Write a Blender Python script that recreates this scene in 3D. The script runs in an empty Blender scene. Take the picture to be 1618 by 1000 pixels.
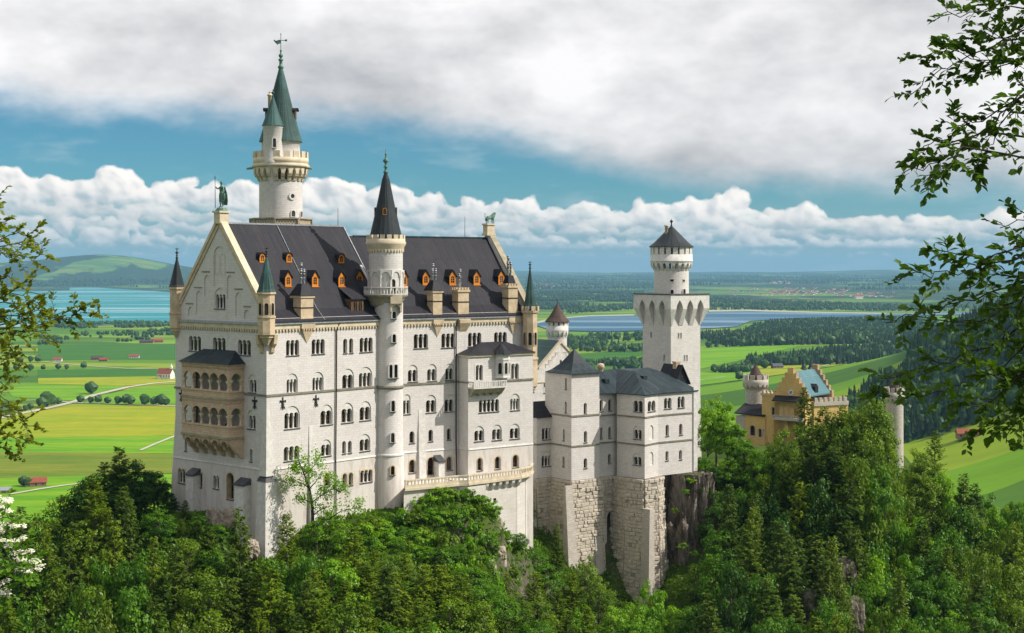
import bpy, bmesh, math, random
import numpy as np
from mathutils import Vector, Matrix, geometry
random.seed(7)
RNG = np.random.default_rng(11)
SC = bpy.context.scene
HAZE = 3.6e-5
COL = SC.collection

# ------------------------------------------------------------------ camera, sun, sky, exposure
FPX, CX, CY, CZ = 2300.0, 809.0, 420.0, 190.0       # focal length in photo pixels, eye level row, eye height
cam_d = bpy.data.cameras.new('camera')
cam_d.sensor_width = 36.0
cam_d.lens = FPX / 1618.0 * 36.0
cam_d.shift_y = -(500.0 - CY) / 1618.0
cam_d.clip_start = 0.5
cam_d.clip_end = 120000.0
cam = bpy.data.objects.new('camera', cam_d)
COL.objects.link(cam)
cam.location = (0, 0, CZ)
cam.rotation_euler = (math.radians(90), 0, 0)
SC.camera = cam
SC.view_settings.view_transform = 'Standard'
SC.view_settings.look = 'None'
SC.view_settings.gamma = 1.0
SC.view_settings.use_curve_mapping = False
SC.view_settings.exposure = 0.35
SC.cycles.max_bounces = 6
SC.cycles.diffuse_bounces = 2
SC.cycles.glossy_bounces = 2
SC.cycles.transmission_bounces = 4
SC.cycles.volume_bounces = 0
SC.cycles.transparent_max_bounces = 8
SC.cycles.use_denoising = True

SUN = Vector((9.0, -1.2, 8.5)).normalized()
sl = bpy.data.lights.new('sun', 'SUN')
sl.energy = 4.0
sl.angle = math.radians(0.5)
sl.color = (1.0, 0.935, 0.85)
so = bpy.data.objects.new('sun', sl)
COL.objects.link(so)
so.rotation_euler = SUN.to_track_quat('Z', 'Y').to_euler()
so.location = (300, -40, 480)


class NT:
    """small helper that strings shader nodes together"""
    def __init__(self, tree):
        self.t = tree
        self.t.nodes.clear()

    def n(self, typ, **kw):
        nd = self.t.nodes.new(typ)
        for k, v in kw.items():
            setattr(nd, k, v)
        return nd

    def put(self, sock, v):
        if hasattr(v, 'links') or isinstance(v, bpy.types.NodeSocket):
            self.t.links.new(v, sock)
        elif isinstance(v, (tuple, list)):
            if sock.type == 'RGBA' and len(v) == 3:
                v = (*v, 1.0)
            sock.default_value = v
        else:
            sock.default_value = v

    def m(self, op, a, b=None, c=None, clamp=False):
        nd = self.n('ShaderNodeMath', operation=op, use_clamp=clamp)
        for i, v in enumerate((a, b, c)):
            if v is not None:
                self.put(nd.inputs[i], v)
        return nd.outputs[0]

    def step(self, v, lo, hi, to0=0.0, to1=1.0, smooth=True):
        nd = self.n('ShaderNodeMapRange', interpolation_type='SMOOTHSTEP' if smooth else 'LINEAR')
        nd.clamp = True
        self.put(nd.inputs[0], v)
        self.put(nd.inputs[1], lo); self.put(nd.inputs[2], hi)
        self.put(nd.inputs[3], to0); self.put(nd.inputs[4], to1)
        return nd.outputs[0]

    def xyz(self, x, y, z=0.0):
        nd = self.n('ShaderNodeCombineXYZ')
        self.put(nd.inputs[0], x); self.put(nd.inputs[1], y); self.put(nd.inputs[2], z)
        return nd.outputs[0]

    def sep(self, v):
        nd = self.n('ShaderNodeSeparateXYZ')
        self.put(nd.inputs[0], v)
        return nd.outputs

    def noise(self, vec, scale, detail=4, rough=0.5, dist=0.0):
        nd = self.n('ShaderNodeTexNoise')
        if vec is not None:
            self.put(nd.inputs['Vector'], vec)
        self.put(nd.inputs['Scale'], scale)
        nd.inputs['Detail'].default_value = detail
        nd.inputs['Roughness'].default_value = rough
        nd.inputs['Distortion'].default_value = dist
        return nd.outputs[0]

    def voro(self, vec, scale, feature='F1', smooth=None, rnd=1.0, out='Distance'):
        nd = self.n('ShaderNodeTexVoronoi', feature=feature)
        if vec is not None:
            self.put(nd.inputs['Vector'], vec)
        nd.inputs['Scale'].default_value = scale
        nd.inputs['Randomness'].default_value = rnd
        if smooth is not None and 'Smoothness' in nd.inputs:
            nd.inputs['Smoothness'].default_value = smooth
        return nd.outputs[out]

    def mix(self, f, a, b, blend='MIX'):
        nd = self.n('ShaderNodeMix', data_type='RGBA', blend_type=blend)
        self.put(nd.inputs[0], f); self.put(nd.inputs[6], a); self.put(nd.inputs[7], b)
        return nd.outputs[2]

    def ramp(self, f, stops, interp='LINEAR'):
        nd = self.n('ShaderNodeValToRGB')
        cr = nd.color_ramp
        cr.interpolation = interp
        while len(cr.elements) < len(stops):
            cr.elements.new(0.5)
        for e, (p, c) in zip(cr.elements, stops):
            e.position = p
            e.color = (*c, 1.0)
        self.put(nd.inputs[0], f)
        return nd.outputs[0]



# ------------------------------------------------------------------ numpy noise
def _hash2(ix, iy, seed):
    h = (ix.astype(np.int64) * 374761393 + iy.astype(np.int64) * 668265263 + seed * 974634541) & 0x7fffffff
    h = ((h ^ (h >> 13)) * 1274126177) & 0x7fffffff
    return (h ^ (h >> 16)) & 0x7fffffff


def perlin(x, y, seed=0):
    ix = np.floor(x); iy = np.floor(y)
    fx = x - ix; fy = y - iy
    out = 0
    ux = fx * fx * fx * (fx * (fx * 6 - 15) + 10); uy = fy * fy * fy * (fy * (fy * 6 - 15) + 10)
    vals = []
    for oy in (0, 1):
        for ox in (0, 1):
            a = _hash2(ix + ox, iy + oy, seed) * (2 * math.pi / 0x7fffffff)
            vals.append(np.cos(a) * (fx - ox) + np.sin(a) * (fy - oy))
    a = vals[0] + (vals[1] - vals[0]) * ux
    b = vals[2] + (vals[3] - vals[2]) * ux
    return (a + (b - a) * uy) * 1.4


def fbm(x, y, octv=5, rough=0.5, seed=0):
    s = 0; a = 1.0; n = 0
    for o in range(octv):
        s = s + perlin(x * 2 ** o + 17.3 * o, y * 2 ** o - 9.1 * o, seed + o) * a
        n += a; a *= rough
    return s / n


def sstep(x, lo, hi):
    t = np.clip((x - lo) / (hi - lo), 0, 1)
    return t * t * (3 - 2 * t)


# ------------------------------------------------------------------ sky: Nishita daylight behind computed clouds
AZ, EL0, EL1, SW, SH = 0.45, -0.012, 0.232, 1700, 500


def sky_clouds():
    rs = np.random.default_rng(5)
    az = np.linspace(-AZ, AZ, SW)[None, :].repeat(SH, 0)
    el = np.linspace(EL0, EL1, SH)[:, None].repeat(SW, 1)
    step = 2 * AZ / SW
    rgb = np.zeros((SH, SW, 3)); alp = np.zeros((SH, SW))
    FULL = (az, el)
    HC = int(SH * 0.40)

    def over(col, a):
        n = a.shape[0]
        al = alp[:n]
        na = a + al * (1 - a)
        k = np.where(na > 1e-5, a / np.maximum(na, 1e-5), 0)[..., None]
        rgb[:n] = rgb[:n] * (1 - k) + np.asarray(col) * k
        alp[:n] = na

    # low haze
    hz = (0.80 * (1 - sstep(el, 0.0, 0.06)))
    over((0.235, 0.345, 0.425), hz)
    # wisps high in the gap
    wn = fbm(az * 11, el * 42, 5, 0.6, 3)
    over((0.36, 0.47, 0.53), sstep(wn, 0.10, 0.55) * 0.38)

    def row(top, base, size, count, seed, hi, lo, squash=0.85, alpha=1.0, soft=0.10):
        r = np.random.default_rng(seed)
        az, el = FULL[0][:HC], FULL[1][:HC]
        hgt = np.full((HC, SW), -9.0)
        wx = fbm(az / size * 0.7, el / size * 0.9, 5, 0.65, seed) * size * 0.62
        wy = fbm(az / size * 0.7 + 31, el / size * 0.9 + 7, 5, 0.65, seed + 40) * size * 0.55
        ax, ey = az + wx, el + wy
        puffs = []
        x = -AZ - 0.02
        while x < AZ + 0.02:
            t = top(x) * (1 + r.uniform(-0.16, 0.10)); b = base(x)
            wd = size * r.uniform(0.8, 2.6); hh = (t - b) * r.uniform(0.40, 1.05)
            for k in range(count):
                u = r.uniform(-1, 1); v = r.uniform(0, 1) ** 1.2 * (1 - abs(u) ** 2.2)
                rad = size * r.uniform(0.12, 0.40) * (1.0 - 0.35 * v)
                puffs.append((x + u * wd, b + v * max(hh - rad * 0.5, 0.001), rad, r.uniform(-0.3, 0.6) * size - 0.4 * v * size))
            x += wd * r.uniform(0.5, 1.5)
        for (cx, cy, rad, dep) in puffs:
            i0 = int((cx - rad * 1.9 + AZ) / step); i1 = int((cx + rad * 1.9 + AZ) / step) + 1
            j0 = int((cy - rad * 1.7 - EL0) / (EL1 - EL0) * SH); j1 = int((cy + rad * 1.7 - EL0) / (EL1 - EL0) * SH) + 1
            i0, i1, j0, j1 = max(i0, 0), min(i1, SW), max(j0, 0), min(j1, HC)
            if i1 <= i0 or j1 <= j0:
                continue
            d2 = ((ax[j0:j1, i0:i1] - cx) / rad) ** 2 + ((ey[j0:j1, i0:i1] - cy) / (rad * squash)) ** 2
            h = np.where(d2 < 1, dep + rad * np.sqrt(np.maximum(1 - d2, 0)), -9)
            hgt[j0:j1, i0:i1] = np.maximum(hgt[j0:j1, i0:i1], h)
        body = (hgt > -8).astype(float)

        def blur(a, n):
            for _ in range(3):
                for ax_ in (0, 1):
                    cs = np.cumsum(np.pad(a, [(n + 1, n) if q == ax_ else (0, 0) for q in (0, 1)], mode='edge'), axis=ax_)
                    if ax_ == 0:
                        a = (cs[2 * n + 1:] - cs[:-2 * n - 1]) / (2 * n + 1)
                    else:
                        a = (cs[:, 2 * n + 1:] - cs[:, :-2 * n - 1]) / (2 * n + 1)
            return a
        hs = np.where(body > 0, hgt, -size * 0.6)
        hs = blur(hs, 2) + fbm(az / size * 2.6, el / size * 2.6, 6, 0.66, seed + 9) * size * 0.26
        gy, gx = np.gradient(hs, step)
        nz = 1 / np.sqrt(1 + gx * gx + gy * gy)
        nx, ny = -gx * nz, -gy * nz
        lit = np.clip(0.44 * nx + 0.62 * ny + 0.36 * nz, -0.25, 1)
        lit = blur(lit, 1) * 0.50 + blur(lit, 4) * 0.40 + blur(lit, 10) * 0.30
        bl = blur(body, 10)
        bx = np.interp(az[0], np.linspace(-AZ, AZ, 50), [base(q) for q in np.linspace(-AZ, AZ, 50)])[None, :]
        tx = np.interp(az[0], np.linspace(-AZ, AZ, 50), [top(q) for q in np.linspace(-AZ, AZ, 50)])[None, :]
        g = np.clip((el - bx) / (tx - bx), 0, 1)
        lum = np.clip(0.22 + 0.75 * lit + 0.50 * (g - 0.45), 0, 1)
        a = blur(body, 1)
        a = sstep(blur(body, 4) + fbm(az / size * 4, el / size * 4, 6, 0.68, seed + 3) * 0.45, 0.14, 0.75) * sstep(a, 0.02, 0.5)
        a = a * sstep(el - bx + fbm(az / size * 1.2, el / size * 3, 4, 0.6, seed + 5) * size * 0.35, -0.1 * size, 0.45 * size) * alpha
        over(np.asarray(lo) + (np.asarray(hi) - np.asarray(lo)) * lum[..., None], a)

    row(lambda a: 0.013 - 0.003 * a, lambda a: 0.005, 0.010, 10, 21, (0.66, 0.66, 0.65), (0.27, 0.36, 0.43), 0.5, 0.7)
    row(lambda a: 0.022 - 0.012 * a, lambda a: 0.011, 0.016, 20, 22, (0.80, 0.78, 0.75), (0.28, 0.365, 0.43), 0.55, 0.85)
    row(lambda a: 0.028 - 0.018 * a, lambda a: 0.012 - 0.004 * a, 0.018, 24, 29, (0.84, 0.80, 0.77), (0.28, 0.36, 0.425), 0.55, 0.85)
    row(lambda a: 0.034 - 0.026 * a, lambda a: 0.018 - 0.006 * a, 0.024, 34, 23, (0.86, 0.81, 0.77), (0.28, 0.36, 0.42), 0.65, 0.9)
    row(lambda a: 0.047 - 0.038 * a, lambda a: 0.022 - 0.014 * a, 0.031, 44, 24, (0.84, 0.785, 0.73), (0.29, 0.36, 0.42), 0.8, 0.9)
    row(lambda a: 0.0585 - 0.048 * a, lambda a: 0.026 - 0.022 * a, 0.038, 48, 25, (0.93, 0.875, 0.82), (0.31, 0.375, 0.43), 0.9, 1.0)
    # cloud deck
    n1 = fbm(az * 7, el * 13, 6, 0.52, 61)
    n2 = fbm(az * 26, el * 46, 4, 0.6, 71)
    edge = 0.0765 - 0.088 * np.sin(az) + 0.008 * np.exp(-((az + 0.05) / 0.16) ** 2) - 0.012 * np.exp(-((az - 0.14) / 0.10) ** 2)
    ab = el - edge + n1 * 0.016 + n2 * 0.008
    a = sstep(ab, -0.012, 0.022)
    n3 = fbm(az * 4.2 + n1 * 0.25, el * 9 + n1 * 0.25, 5, 0.48, 81)
    n4 = fbm(az * 13 + n3 * 0.5, el * 26 + n3 * 0.5, 5, 0.55, 91)
    tone = 0.74 + 0.66 * n3 + 0.38 * n4 + 0.22 * n2 + 0.22 * (sstep(ab, 0.0, 0.12) - 0.5) + 0.12 * np.exp(-(ab / 0.016) ** 2)
    tone = tone - 0.42 * np.exp(-((az - 0.32) / 0.12) ** 2 - ((el - 0.054) / 0.020) ** 2) - 0.22 * np.exp(-((az - 0.10) / 0.16) ** 2 - ((el - 0.068) / 0.022) ** 2)
    tone = np.clip(tone, 0, 1)[..., None]
    c0, c1, c2 = np.array((0.30, 0.315, 0.34)), np.array((0.545, 0.545, 0.555)), np.array((0.80, 0.79, 0.795))
    col = np.where(tone < 0.5, c0 + (c1 - c0) * tone * 2, c1 + (c2 - c1) * (tone * 2 - 1))
    over(col, a)
    px = np.concatenate([rgb, alp[..., None]], -1).astype(np.float32)
    return px


img = bpy.data.images.new('cloud_field', SW, SH, alpha=True, float_buffer=True)
img.colorspace_settings.name = 'Non-Color'
img.alpha_mode = 'CHANNEL_PACKED'
img.pixels.foreach_set(sky_clouds().ravel())
img.update()
img.pack()

world = bpy.data.worlds.new('World')
SC.world = world
world.use_nodes = True
world.cycles.sampling_method = 'MANUAL'
world.cycles.sample_map_resolution = 512
w = NT(world.node_tree)
tc = w.n('ShaderNodeTexCoord')
dx_, dy_, dz_ = w.sep(tc.outputs['Generated'])
az = w.m('ARCTAN2', dx_, dy_)
hyp = w.m('SQRT', w.m('ADD', w.m('MULTIPLY', dx_, dx_), w.m('MULTIPLY', dy_, dy_)))
el = w.m('DIVIDE', dz_, w.m('MAXIMUM', hyp, 0.02))
tex = w.n('ShaderNodeTexImage', interpolation='Linear', extension='MIRROR')
tex.image = img
vv = w.m('MINIMUM', w.m('MAXIMUM', w.m('DIVIDE', w.m('SUBTRACT', el, EL0), EL1 - EL0), 0.001), 1.9)
w.put(tex.inputs[0], w.xyz(w.m('DIVIDE', w.m('ADD', az, AZ), 2 * AZ), w.m('MINIMUM', vv, 0.999)))
sky = w.n('ShaderNodeTexSky', sky_type='NISHITA')
sky.sun_disc = False
sky.sun_elevation = math.asin(SUN.z)
sky.sun_rotation = math.atan2(SUN.x, SUN.y)
sky.altitude = 900
sky.air_density = 1.0
sky.dust_density = 0.3
sky.ozone_density = 2.0
skyc = w.mix(1.0, sky.outputs[0], (0.024, 0.051, 0.062), 'MULTIPLY')     # daylight sky at a strength of about 0.05, clear of yellow haze
c = w.mix(tex.outputs[1], skyc, tex.outputs[0])
# unseen sky behind the viewpoint and to the west, dimmed to deepen wall shade
c = w.mix(1.0, c, w.mix(w.step(w.m('SUBTRACT', w.m('MULTIPLY', dx_, -0.75), w.m('MULTIPLY', dy_, 0.66)), -0.35, 0.35), (1, 1, 1), (0.66, 0.67, 0.70)), 'MULTIPLY')
bg = w.n('ShaderNodeBackground')
w.put(bg.inputs[0], c)
bg.inputs[1].default_value = 1.0
wo = w.n('ShaderNodeOutputWorld')
w.t.links.new(bg.outputs[0], wo.inputs[0])

# ------------------------------------------------------------------ materials
def new_mat(name):
    m_ = bpy.data.materials.new(name)
    m_.use_nodes = True
    t = NT(m_.node_tree)
    out = t.n('ShaderNodeOutputMaterial')
    b = t.n('ShaderNodeBsdfPrincipled')
    b.inputs['Specular IOR Level'].default_value = 0.3
    t.t.links.new(b.outputs[0], out.inputs[0])
    return m_, t, b


def bump(t, b, h, strength=0.4, dist=0.05):
    nd = t.n('ShaderNodeBump')
    nd.inputs['Strength'].default_value = strength
    nd.inputs['Distance'].default_value = dist
    t.put(nd.inputs['Height'], h)
    t.t.links.new(nd.outputs[0], b.inputs['Normal'])


def uvs(t):
    return t.n('ShaderNodeUVMap').outputs[0]


def objco(t):
    return t.n('ShaderNodeTexCoord').outputs['Object']


def stone_mat(name, c1, c2, mortar, bw=1.0, bh=0.38, ms=0.018, stain=0.22, stain_col=(0.30, 0.28, 0.25), bmp=0.35, rough=0.85):
    m_, t, b = new_mat(name)
    uv = uvs(t)
    br = t.n('ShaderNodeTexBrick')
    t.put(br.inputs['Vector'], uv)
    t.put(br.inputs['Color1'], c1); t.put(br.inputs['Color2'], c2); t.put(br.inputs['Mortar'], mortar)
    br.inputs['Scale'].default_value = 1.0
    br.inputs['Mortar Size'].default_value = ms
    br.inputs['Mortar Smooth'].default_value = 0.3
    br.inputs['Bias'].default_value = -0.1
    br.inputs['Brick Width'].default_value = bw
    br.inputs['Row Height'].default_value = bh
    oc = objco(t)
    n1 = t.noise(oc, 0.22, 5, 0.6)
    x, y, z = t.sep(oc)
    streak = t.noise(t.xyz(t.m('MULTIPLY', x, 1.3), t.m('MULTIPLY', y, 1.3), t.m('MULTIPLY', z, 0.10)), 1.0, 4, 0.6)
    dirt = t.m('MULTIPLY', t.step(n1, 0.48, 0.80), stain)
    dirt = t.m('ADD', dirt, t.m('MULTIPLY', t.step(streak, 0.54, 0.80), stain * 0.9))
    col = t.mix(dirt, br.outputs[0], stain_col)
    n2 = t.noise(oc, 3.0, 3, 0.6)
    col = t.mix(0.5, col, t.ramp(n2, [(0.2, (0.35, 0.35, 0.35)), (0.8, (0.65, 0.65, 0.65))]), 'OVERLAY')
    t.put(b.inputs['Base Color'], col)
    b.inputs['Roughness'].default_value = rough
    h = t.m('ADD', t.m('MULTIPLY', br.outputs[1], -1.0), t.m('MULTIPLY', n2, 0.4))
    bump(t, b, h, bmp, 0.04)
    return m_


def palace_mat(m_):
    t = NT.__new__(NT); t.t = m_.node_tree
    b = [n for n in t.t.nodes if n.type == 'BSDF_PRINCIPLED'][0]
    src = b.inputs['Base Color'].links[0].from_socket
    oc = objco(t)
    x, y, z = t.sep(oc)
    n1 = t.noise(oc, 0.28, 5, 0.65)
    low = t.step(t.m('ADD', z, t.m('MULTIPLY', t.m('SUBTRACT', n1, 0.5), 2.0)), 159.0, 158.6)
    n3 = t.noise(t.xyz(t.m('MULTIPLY', x, 0.9), t.m('MULTIPLY', y, 0.9), t.m('MULTIPLY', z, 0.22)), 1.0, 5, 0.65)
    warm = t.ramp(n3, [(0.28, (0.44, 0.37, 0.32)), (0.5, (0.62, 0.575, 0.52)), (0.72, (0.68, 0.64, 0.575))])
    col = t.mix(t.m('MULTIPLY', low, 0.78), src, warm)
    # soot and rain streaks of their own shape
    n4 = t.noise(t.xyz(t.m('MULTIPLY', x, 2.2), t.m('MULTIPLY', y, 2.2), t.m('MULTIPLY', z, 0.09)), 1.0, 4, 0.6)
    col = t.mix(t.m('MULTIPLY', t.step(n4, 0.58, 0.78), 0.34), col, (0.36, 0.34, 0.31))
    t.put(b.inputs['Base Color'], col)


def noisy_mat(name, c1, c2, scale=2.0, rough=0.8, metal=0.0, bmp=0.0, lo=0.35, hi=0.65):
    m_, t, b = new_mat(name)
    n = t.noise(objco(t), scale, 5, 0.6)
    t.put(b.inputs['Base Color'], t.mix(t.step(n, lo, hi), c1, c2))
    b.inputs['Roughness'].default_value = rough
    b.inputs['Metallic'].default_value = metal
    if bmp:
        bump(t, b, n, bmp, 0.08)
    return m_


def seam_mat(name, c1, c2, c3, pitch=0.62, streak=0.4, rough=0.5, seam_col=None, patch=(0.5, 0.72)):
    """standing-seam sheet metal: seams run up the slope, stains run down it"""
    m_, t, b = new_mat(name)
    u, v, _ = t.sep(uvs(t))
    oc = objco(t)
    n1 = t.noise(oc, 0.16, 5, 0.6)
    n2 = t.noise(t.xyz(t.m('MULTIPLY', u, 1.5), t.m('MULTIPLY', v, 0.10)), 1.0, 5, 0.65)
    col = t.mix(t.step(n1, patch[0], patch[1]), c1, c2)
    col = t.mix(t.m('MULTIPLY', t.step(n2, 0.52, 0.80), streak), col, c3)
    fr = t.m('FRACT', t.m('DIVIDE', u, pitch))
    line = t.step(t.m('ABSOLUTE', t.m('SUBTRACT', fr, 0.5)), 0.40, 0.47)
    cross = t.m('FRACT', t.m('DIVIDE', v, 4.1))
    cl = t.step(t.m('ABSOLUTE', t.m('SUBTRACT', cross, 0.5)), 0.485, 0.497)
    cell = t.n('ShaderNodeTexWhiteNoise', noise_dimensions='2D')
    t.put(cell.inputs[0], t.xyz(t.m('FLOOR', t.m('DIVIDE', u, pitch)), t.m('FLOOR', t.m('DIVIDE', v, 4.1))))
    col = t.mix(t.m('MULTIPLY', cell.outputs[0], 0.16), col, c3)
    col = t.mix(t.m('MULTIPLY', t.m('MAXIMUM', line, cl), 0.55), col, seam_col or tuple(x * 1.9 for x in c1))
    t.put(b.inputs['Base Color'], col)
    b.inputs['Roughness'].default_value = rough
    b.inputs['Specular IOR Level'].default_value = 0.18
    bump(t, b, t.m('MAXIMUM', line, cl), 0.6, 0.06)
    return m_


M = {}
M['lime'] = stone_mat('pale_limestone', (0.655, 0.62, 0.585), (0.585, 0.555, 0.525), (0.45, 0.425, 0.40))
M['lime_palace'] = stone_mat('weathered_palace_limestone', (0.655, 0.62, 0.59), (0.60, 0.568, 0.54), (0.49, 0.46, 0.435))
palace_mat(M['lime_palace'])
M['lime_plain'] = noisy_mat('dressed_limestone', (0.68, 0.66, 0.62), (0.56, 0.54, 0.50), 1.5, 0.85, bmp=0.15)
M['plinth'] = stone_mat('weathered_plinth_stone', (0.66, 0.62, 0.565), (0.60, 0.56, 0.51), (0.50, 0.47, 0.42), 1.6, 0.62, 0.012, 0.30, (0.44, 0.36, 0.30))
M['tan'] = noisy_mat('ochre_sandstone', (0.62, 0.49, 0.33), (0.46, 0.36, 0.24), 0.8, 0.85, bmp=0.2)
M['tan_wall'] = stone_mat('ochre_sandstone_blocks', (0.62, 0.455, 0.315), (0.51, 0.37, 0.25), (0.36, 0.27, 0.18), 0.9, 0.36, 0.018, 0.3, (0.28, 0.20, 0.13))
M['cream'] = noisy_mat('cream_sandstone', (0.66, 0.57, 0.42), (0.55, 0.46, 0.33), 0.9, 0.85, bmp=0.2)
M['mould'] = noisy_mat('mossy_stone_moulding', (0.28, 0.255, 0.18), (0.40, 0.35, 0.25), 0.9, 0.9)
M['string'] = noisy_mat('dark_string_course', (0.16, 0.15, 0.12), (0.24, 0.22, 0.17), 0.7, 0.85)
M['slate'] = seam_mat('dark_sheet_roof', (0.013, 0.014, 0.021), (0.026, 0.024, 0.029), (0.070, 0.058, 0.055), 0.62, 0.40, 0.60, (0.045, 0.043, 0.050))
M['copper'] = seam_mat('green_copper_roof', (0.026, 0.060, 0.056), (0.055, 0.125, 0.120), (0.045, 0.046, 0.036), 0.55, 0.75, 0.6, (0.10, 0.19, 0.18), (0.42, 0.62))
M['copper_dark'] = seam_mat('dark_patinated_copper', (0.013, 0.017, 0.024), (0.024, 0.036, 0.044), (0.09, 0.18, 0.18), 0.55, 0.55, 0.55, (0.055, 0.075, 0.085), (0.5, 0.75))
M['copper_teal'] = seam_mat('bright_teal_copper', (0.075, 0.170, 0.200), (0.105, 0.215, 0.240), (0.045, 0.09, 0.105), 0.6, 0.4, 0.6, (0.20, 0.36, 0.39))
M['spire'] = seam_mat('slate_grey_spire', (0.020, 0.026, 0.032), (0.034, 0.042, 0.046), (0.060, 0.066, 0.062), 0.6, 0.4, 0.55, (0.055, 0.064, 0.068))
M['bronze'] = noisy_mat('verdigris_bronze', (0.055, 0.12, 0.095), (0.15, 0.27, 0.21), 2.5, 0.6, 0.2)
M['iron'] = noisy_mat('dark_iron', (0.022, 0.02, 0.018), (0.045, 0.038, 0.032), 2.0, 0.6, 0.3)
M['zinc'] = noisy_mat('grey_zinc', (0.42, 0.43, 0.45), (0.28, 0.29, 0.31), 3.0, 0.45, 0.4)
M['dormer'] = noisy_mat('orange_painted_wood', (0.66, 0.235, 0.016), (0.50, 0.165, 0.012), 2.0, 0.6)
M['wood'] = noisy_mat('brown_timber', (0.12, 0.065, 0.035), (0.18, 0.10, 0.05), 2.0, 0.7)
M['slab'] = noisy_mat('dark_slate_slab', (0.05, 0.052, 0.055), (0.09, 0.092, 0.095), 1.5, 0.6)
M['gable_stone'] = stone_mat('weathered_gable_stone', (0.46, 0.33, 0.20), (0.38, 0.27, 0.165), (0.25, 0.18, 0.11), 0.7, 0.35, 0.02, 0.5, (0.14, 0.10, 0.07))
M['yellow'] = stone_mat('yellow_brick', (0.74, 0.50, 0.19), (0.64, 0.42, 0.145), (0.50, 0.33, 0.14), 0.5, 0.2, 0.02, 0.45, (0.32, 0.18, 0.08))
M['greystone'] = stone_mat('grey_stone_blocks', (0.52, 0.475, 0.41), (0.44, 0.40, 0.345), (0.30, 0.27, 0.23), 0.9, 0.4, 0.02, 0.35)
M['rustic'] = noisy_mat('rock_faced_limestone', (0.56, 0.50, 0.41), (0.44, 0.39, 0.315), 0.9, 0.9, bmp=0.5)
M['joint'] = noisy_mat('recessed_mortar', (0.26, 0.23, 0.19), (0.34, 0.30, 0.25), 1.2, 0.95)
M['white'] = noisy_mat('white_plaster', (0.78, 0.77, 0.74), (0.70, 0.69, 0.66), 0.6, 0.85)
M['red_tile'] = noisy_mat('red_roof_tile', (0.30, 0.075, 0.04), (0.22, 0.06, 0.035), 0.6, 0.8)
M['brown_tile'] = noisy_mat('brown_roof_tile', (0.060, 0.040, 0.034), (0.095, 0.062, 0.05), 0.6, 0.8)
M['face'] = noisy_mat('clock_enamel', (0.75, 0.77, 0.78), (0.70, 0.72, 0.74), 1.0, 0.5)

m_, t, b = new_mat('window_glass')
n = t.noise(objco(t), 0.7, 2, 0.5)
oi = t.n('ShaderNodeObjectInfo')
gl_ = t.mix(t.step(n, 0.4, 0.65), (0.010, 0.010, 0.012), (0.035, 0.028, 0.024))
gl_ = t.mix(t.step(oi.outputs['Random'], 0.70, 0.95, 0.0, 0.8), gl_, (0.10, 0.095, 0.09))  # random paler panes: reflections and curtains put into the colour
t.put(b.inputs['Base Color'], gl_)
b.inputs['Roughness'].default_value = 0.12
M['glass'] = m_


# ------------------------------------------------------------------ mesh building
class MB:
    def __init__(self):
        self.v = []; self.f = []; self.mi = []; self.sm = []

    def add(self, vs, fs, mat=0, smooth=False):
        k = len(self.v)
        self.v.extend(tuple(p) for p in vs)
        for f in fs:
            self.f.append(tuple(i + k for i in f)); self.mi.append(mat); self.sm.append(smooth)

    def box8(self, p, mat=0):
        self.add(p, [(0, 3, 2, 1), (4, 5, 6, 7), (0, 1, 5, 4), (1, 2, 6, 5), (2, 3, 7, 6), (3, 0, 4, 7)], mat)

    def tube(self, pts, rad, n=6, mat=0, cap=True, smooth=True):
        pts = [Vector(p) for p in pts]
        if not hasattr(rad, '__len__'):
            rad = [rad] * len(pts)
        vs = []
        for i, p in enumerate(pts):
            d = (pts[min(i + 1, len(pts) - 1)] - pts[max(i - 1, 0)]).normalized()
            a = d.cross(Vector((0, 0, 1)) if abs(d.z) < 0.9 else Vector((1, 0, 0))).normalized()
            c_ = d.cross(a)
            for k in range(n):
                an = 2 * math.pi * k / n
                vs.append(p + (a * math.cos(an) + c_ * math.sin(an)) * rad[i])
        fs = []
        for i in range(len(pts) - 1):
            for k in range(n):
                fs.append((i * n + k, i * n + (k + 1) % n, (i + 1) * n + (k + 1) % n, (i + 1) * n + k))
        self.add(vs, fs, mat, smooth)
        if cap:
            self.add(vs[:n], [tuple(range(n))[::-1]], mat)
            self.add(vs[-n:], [tuple(range(n))], mat)

    def lathe(self, cx, cy, prof, n=24, mat=0, rot=0.0, smooth=True, a0=0.0, a1=2 * math.pi, caps=True):
        full = abs(a1 - a0 - 2 * math.pi) < 1e-6
        k = n if full else n + 1
        vs = []
        for r, z in prof:
            for i in range(k):
                a = rot + a0 + (a1 - a0) * i / n
                vs.append((cx + r * math.cos(a), cy + r * math.sin(a), z))
        fs = []
        for j in range(len(prof) - 1):
            for i in range(n):
                i2 = (i + 1) % k if full else i + 1
                fs.append((j * k + i, j * k + i2, (j + 1) * k + i2, (j + 1) * k + i))
        self.add(vs, fs, mat, smooth)
        if caps and full:
            if prof[0][0] > 0.01:
                self.add(vs[:k], [tuple(range(k))[::-1]], mat)
            if prof[-1][0] > 0.01:
                self.add(vs[-k:], [tuple(range(k))], mat)


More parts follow.
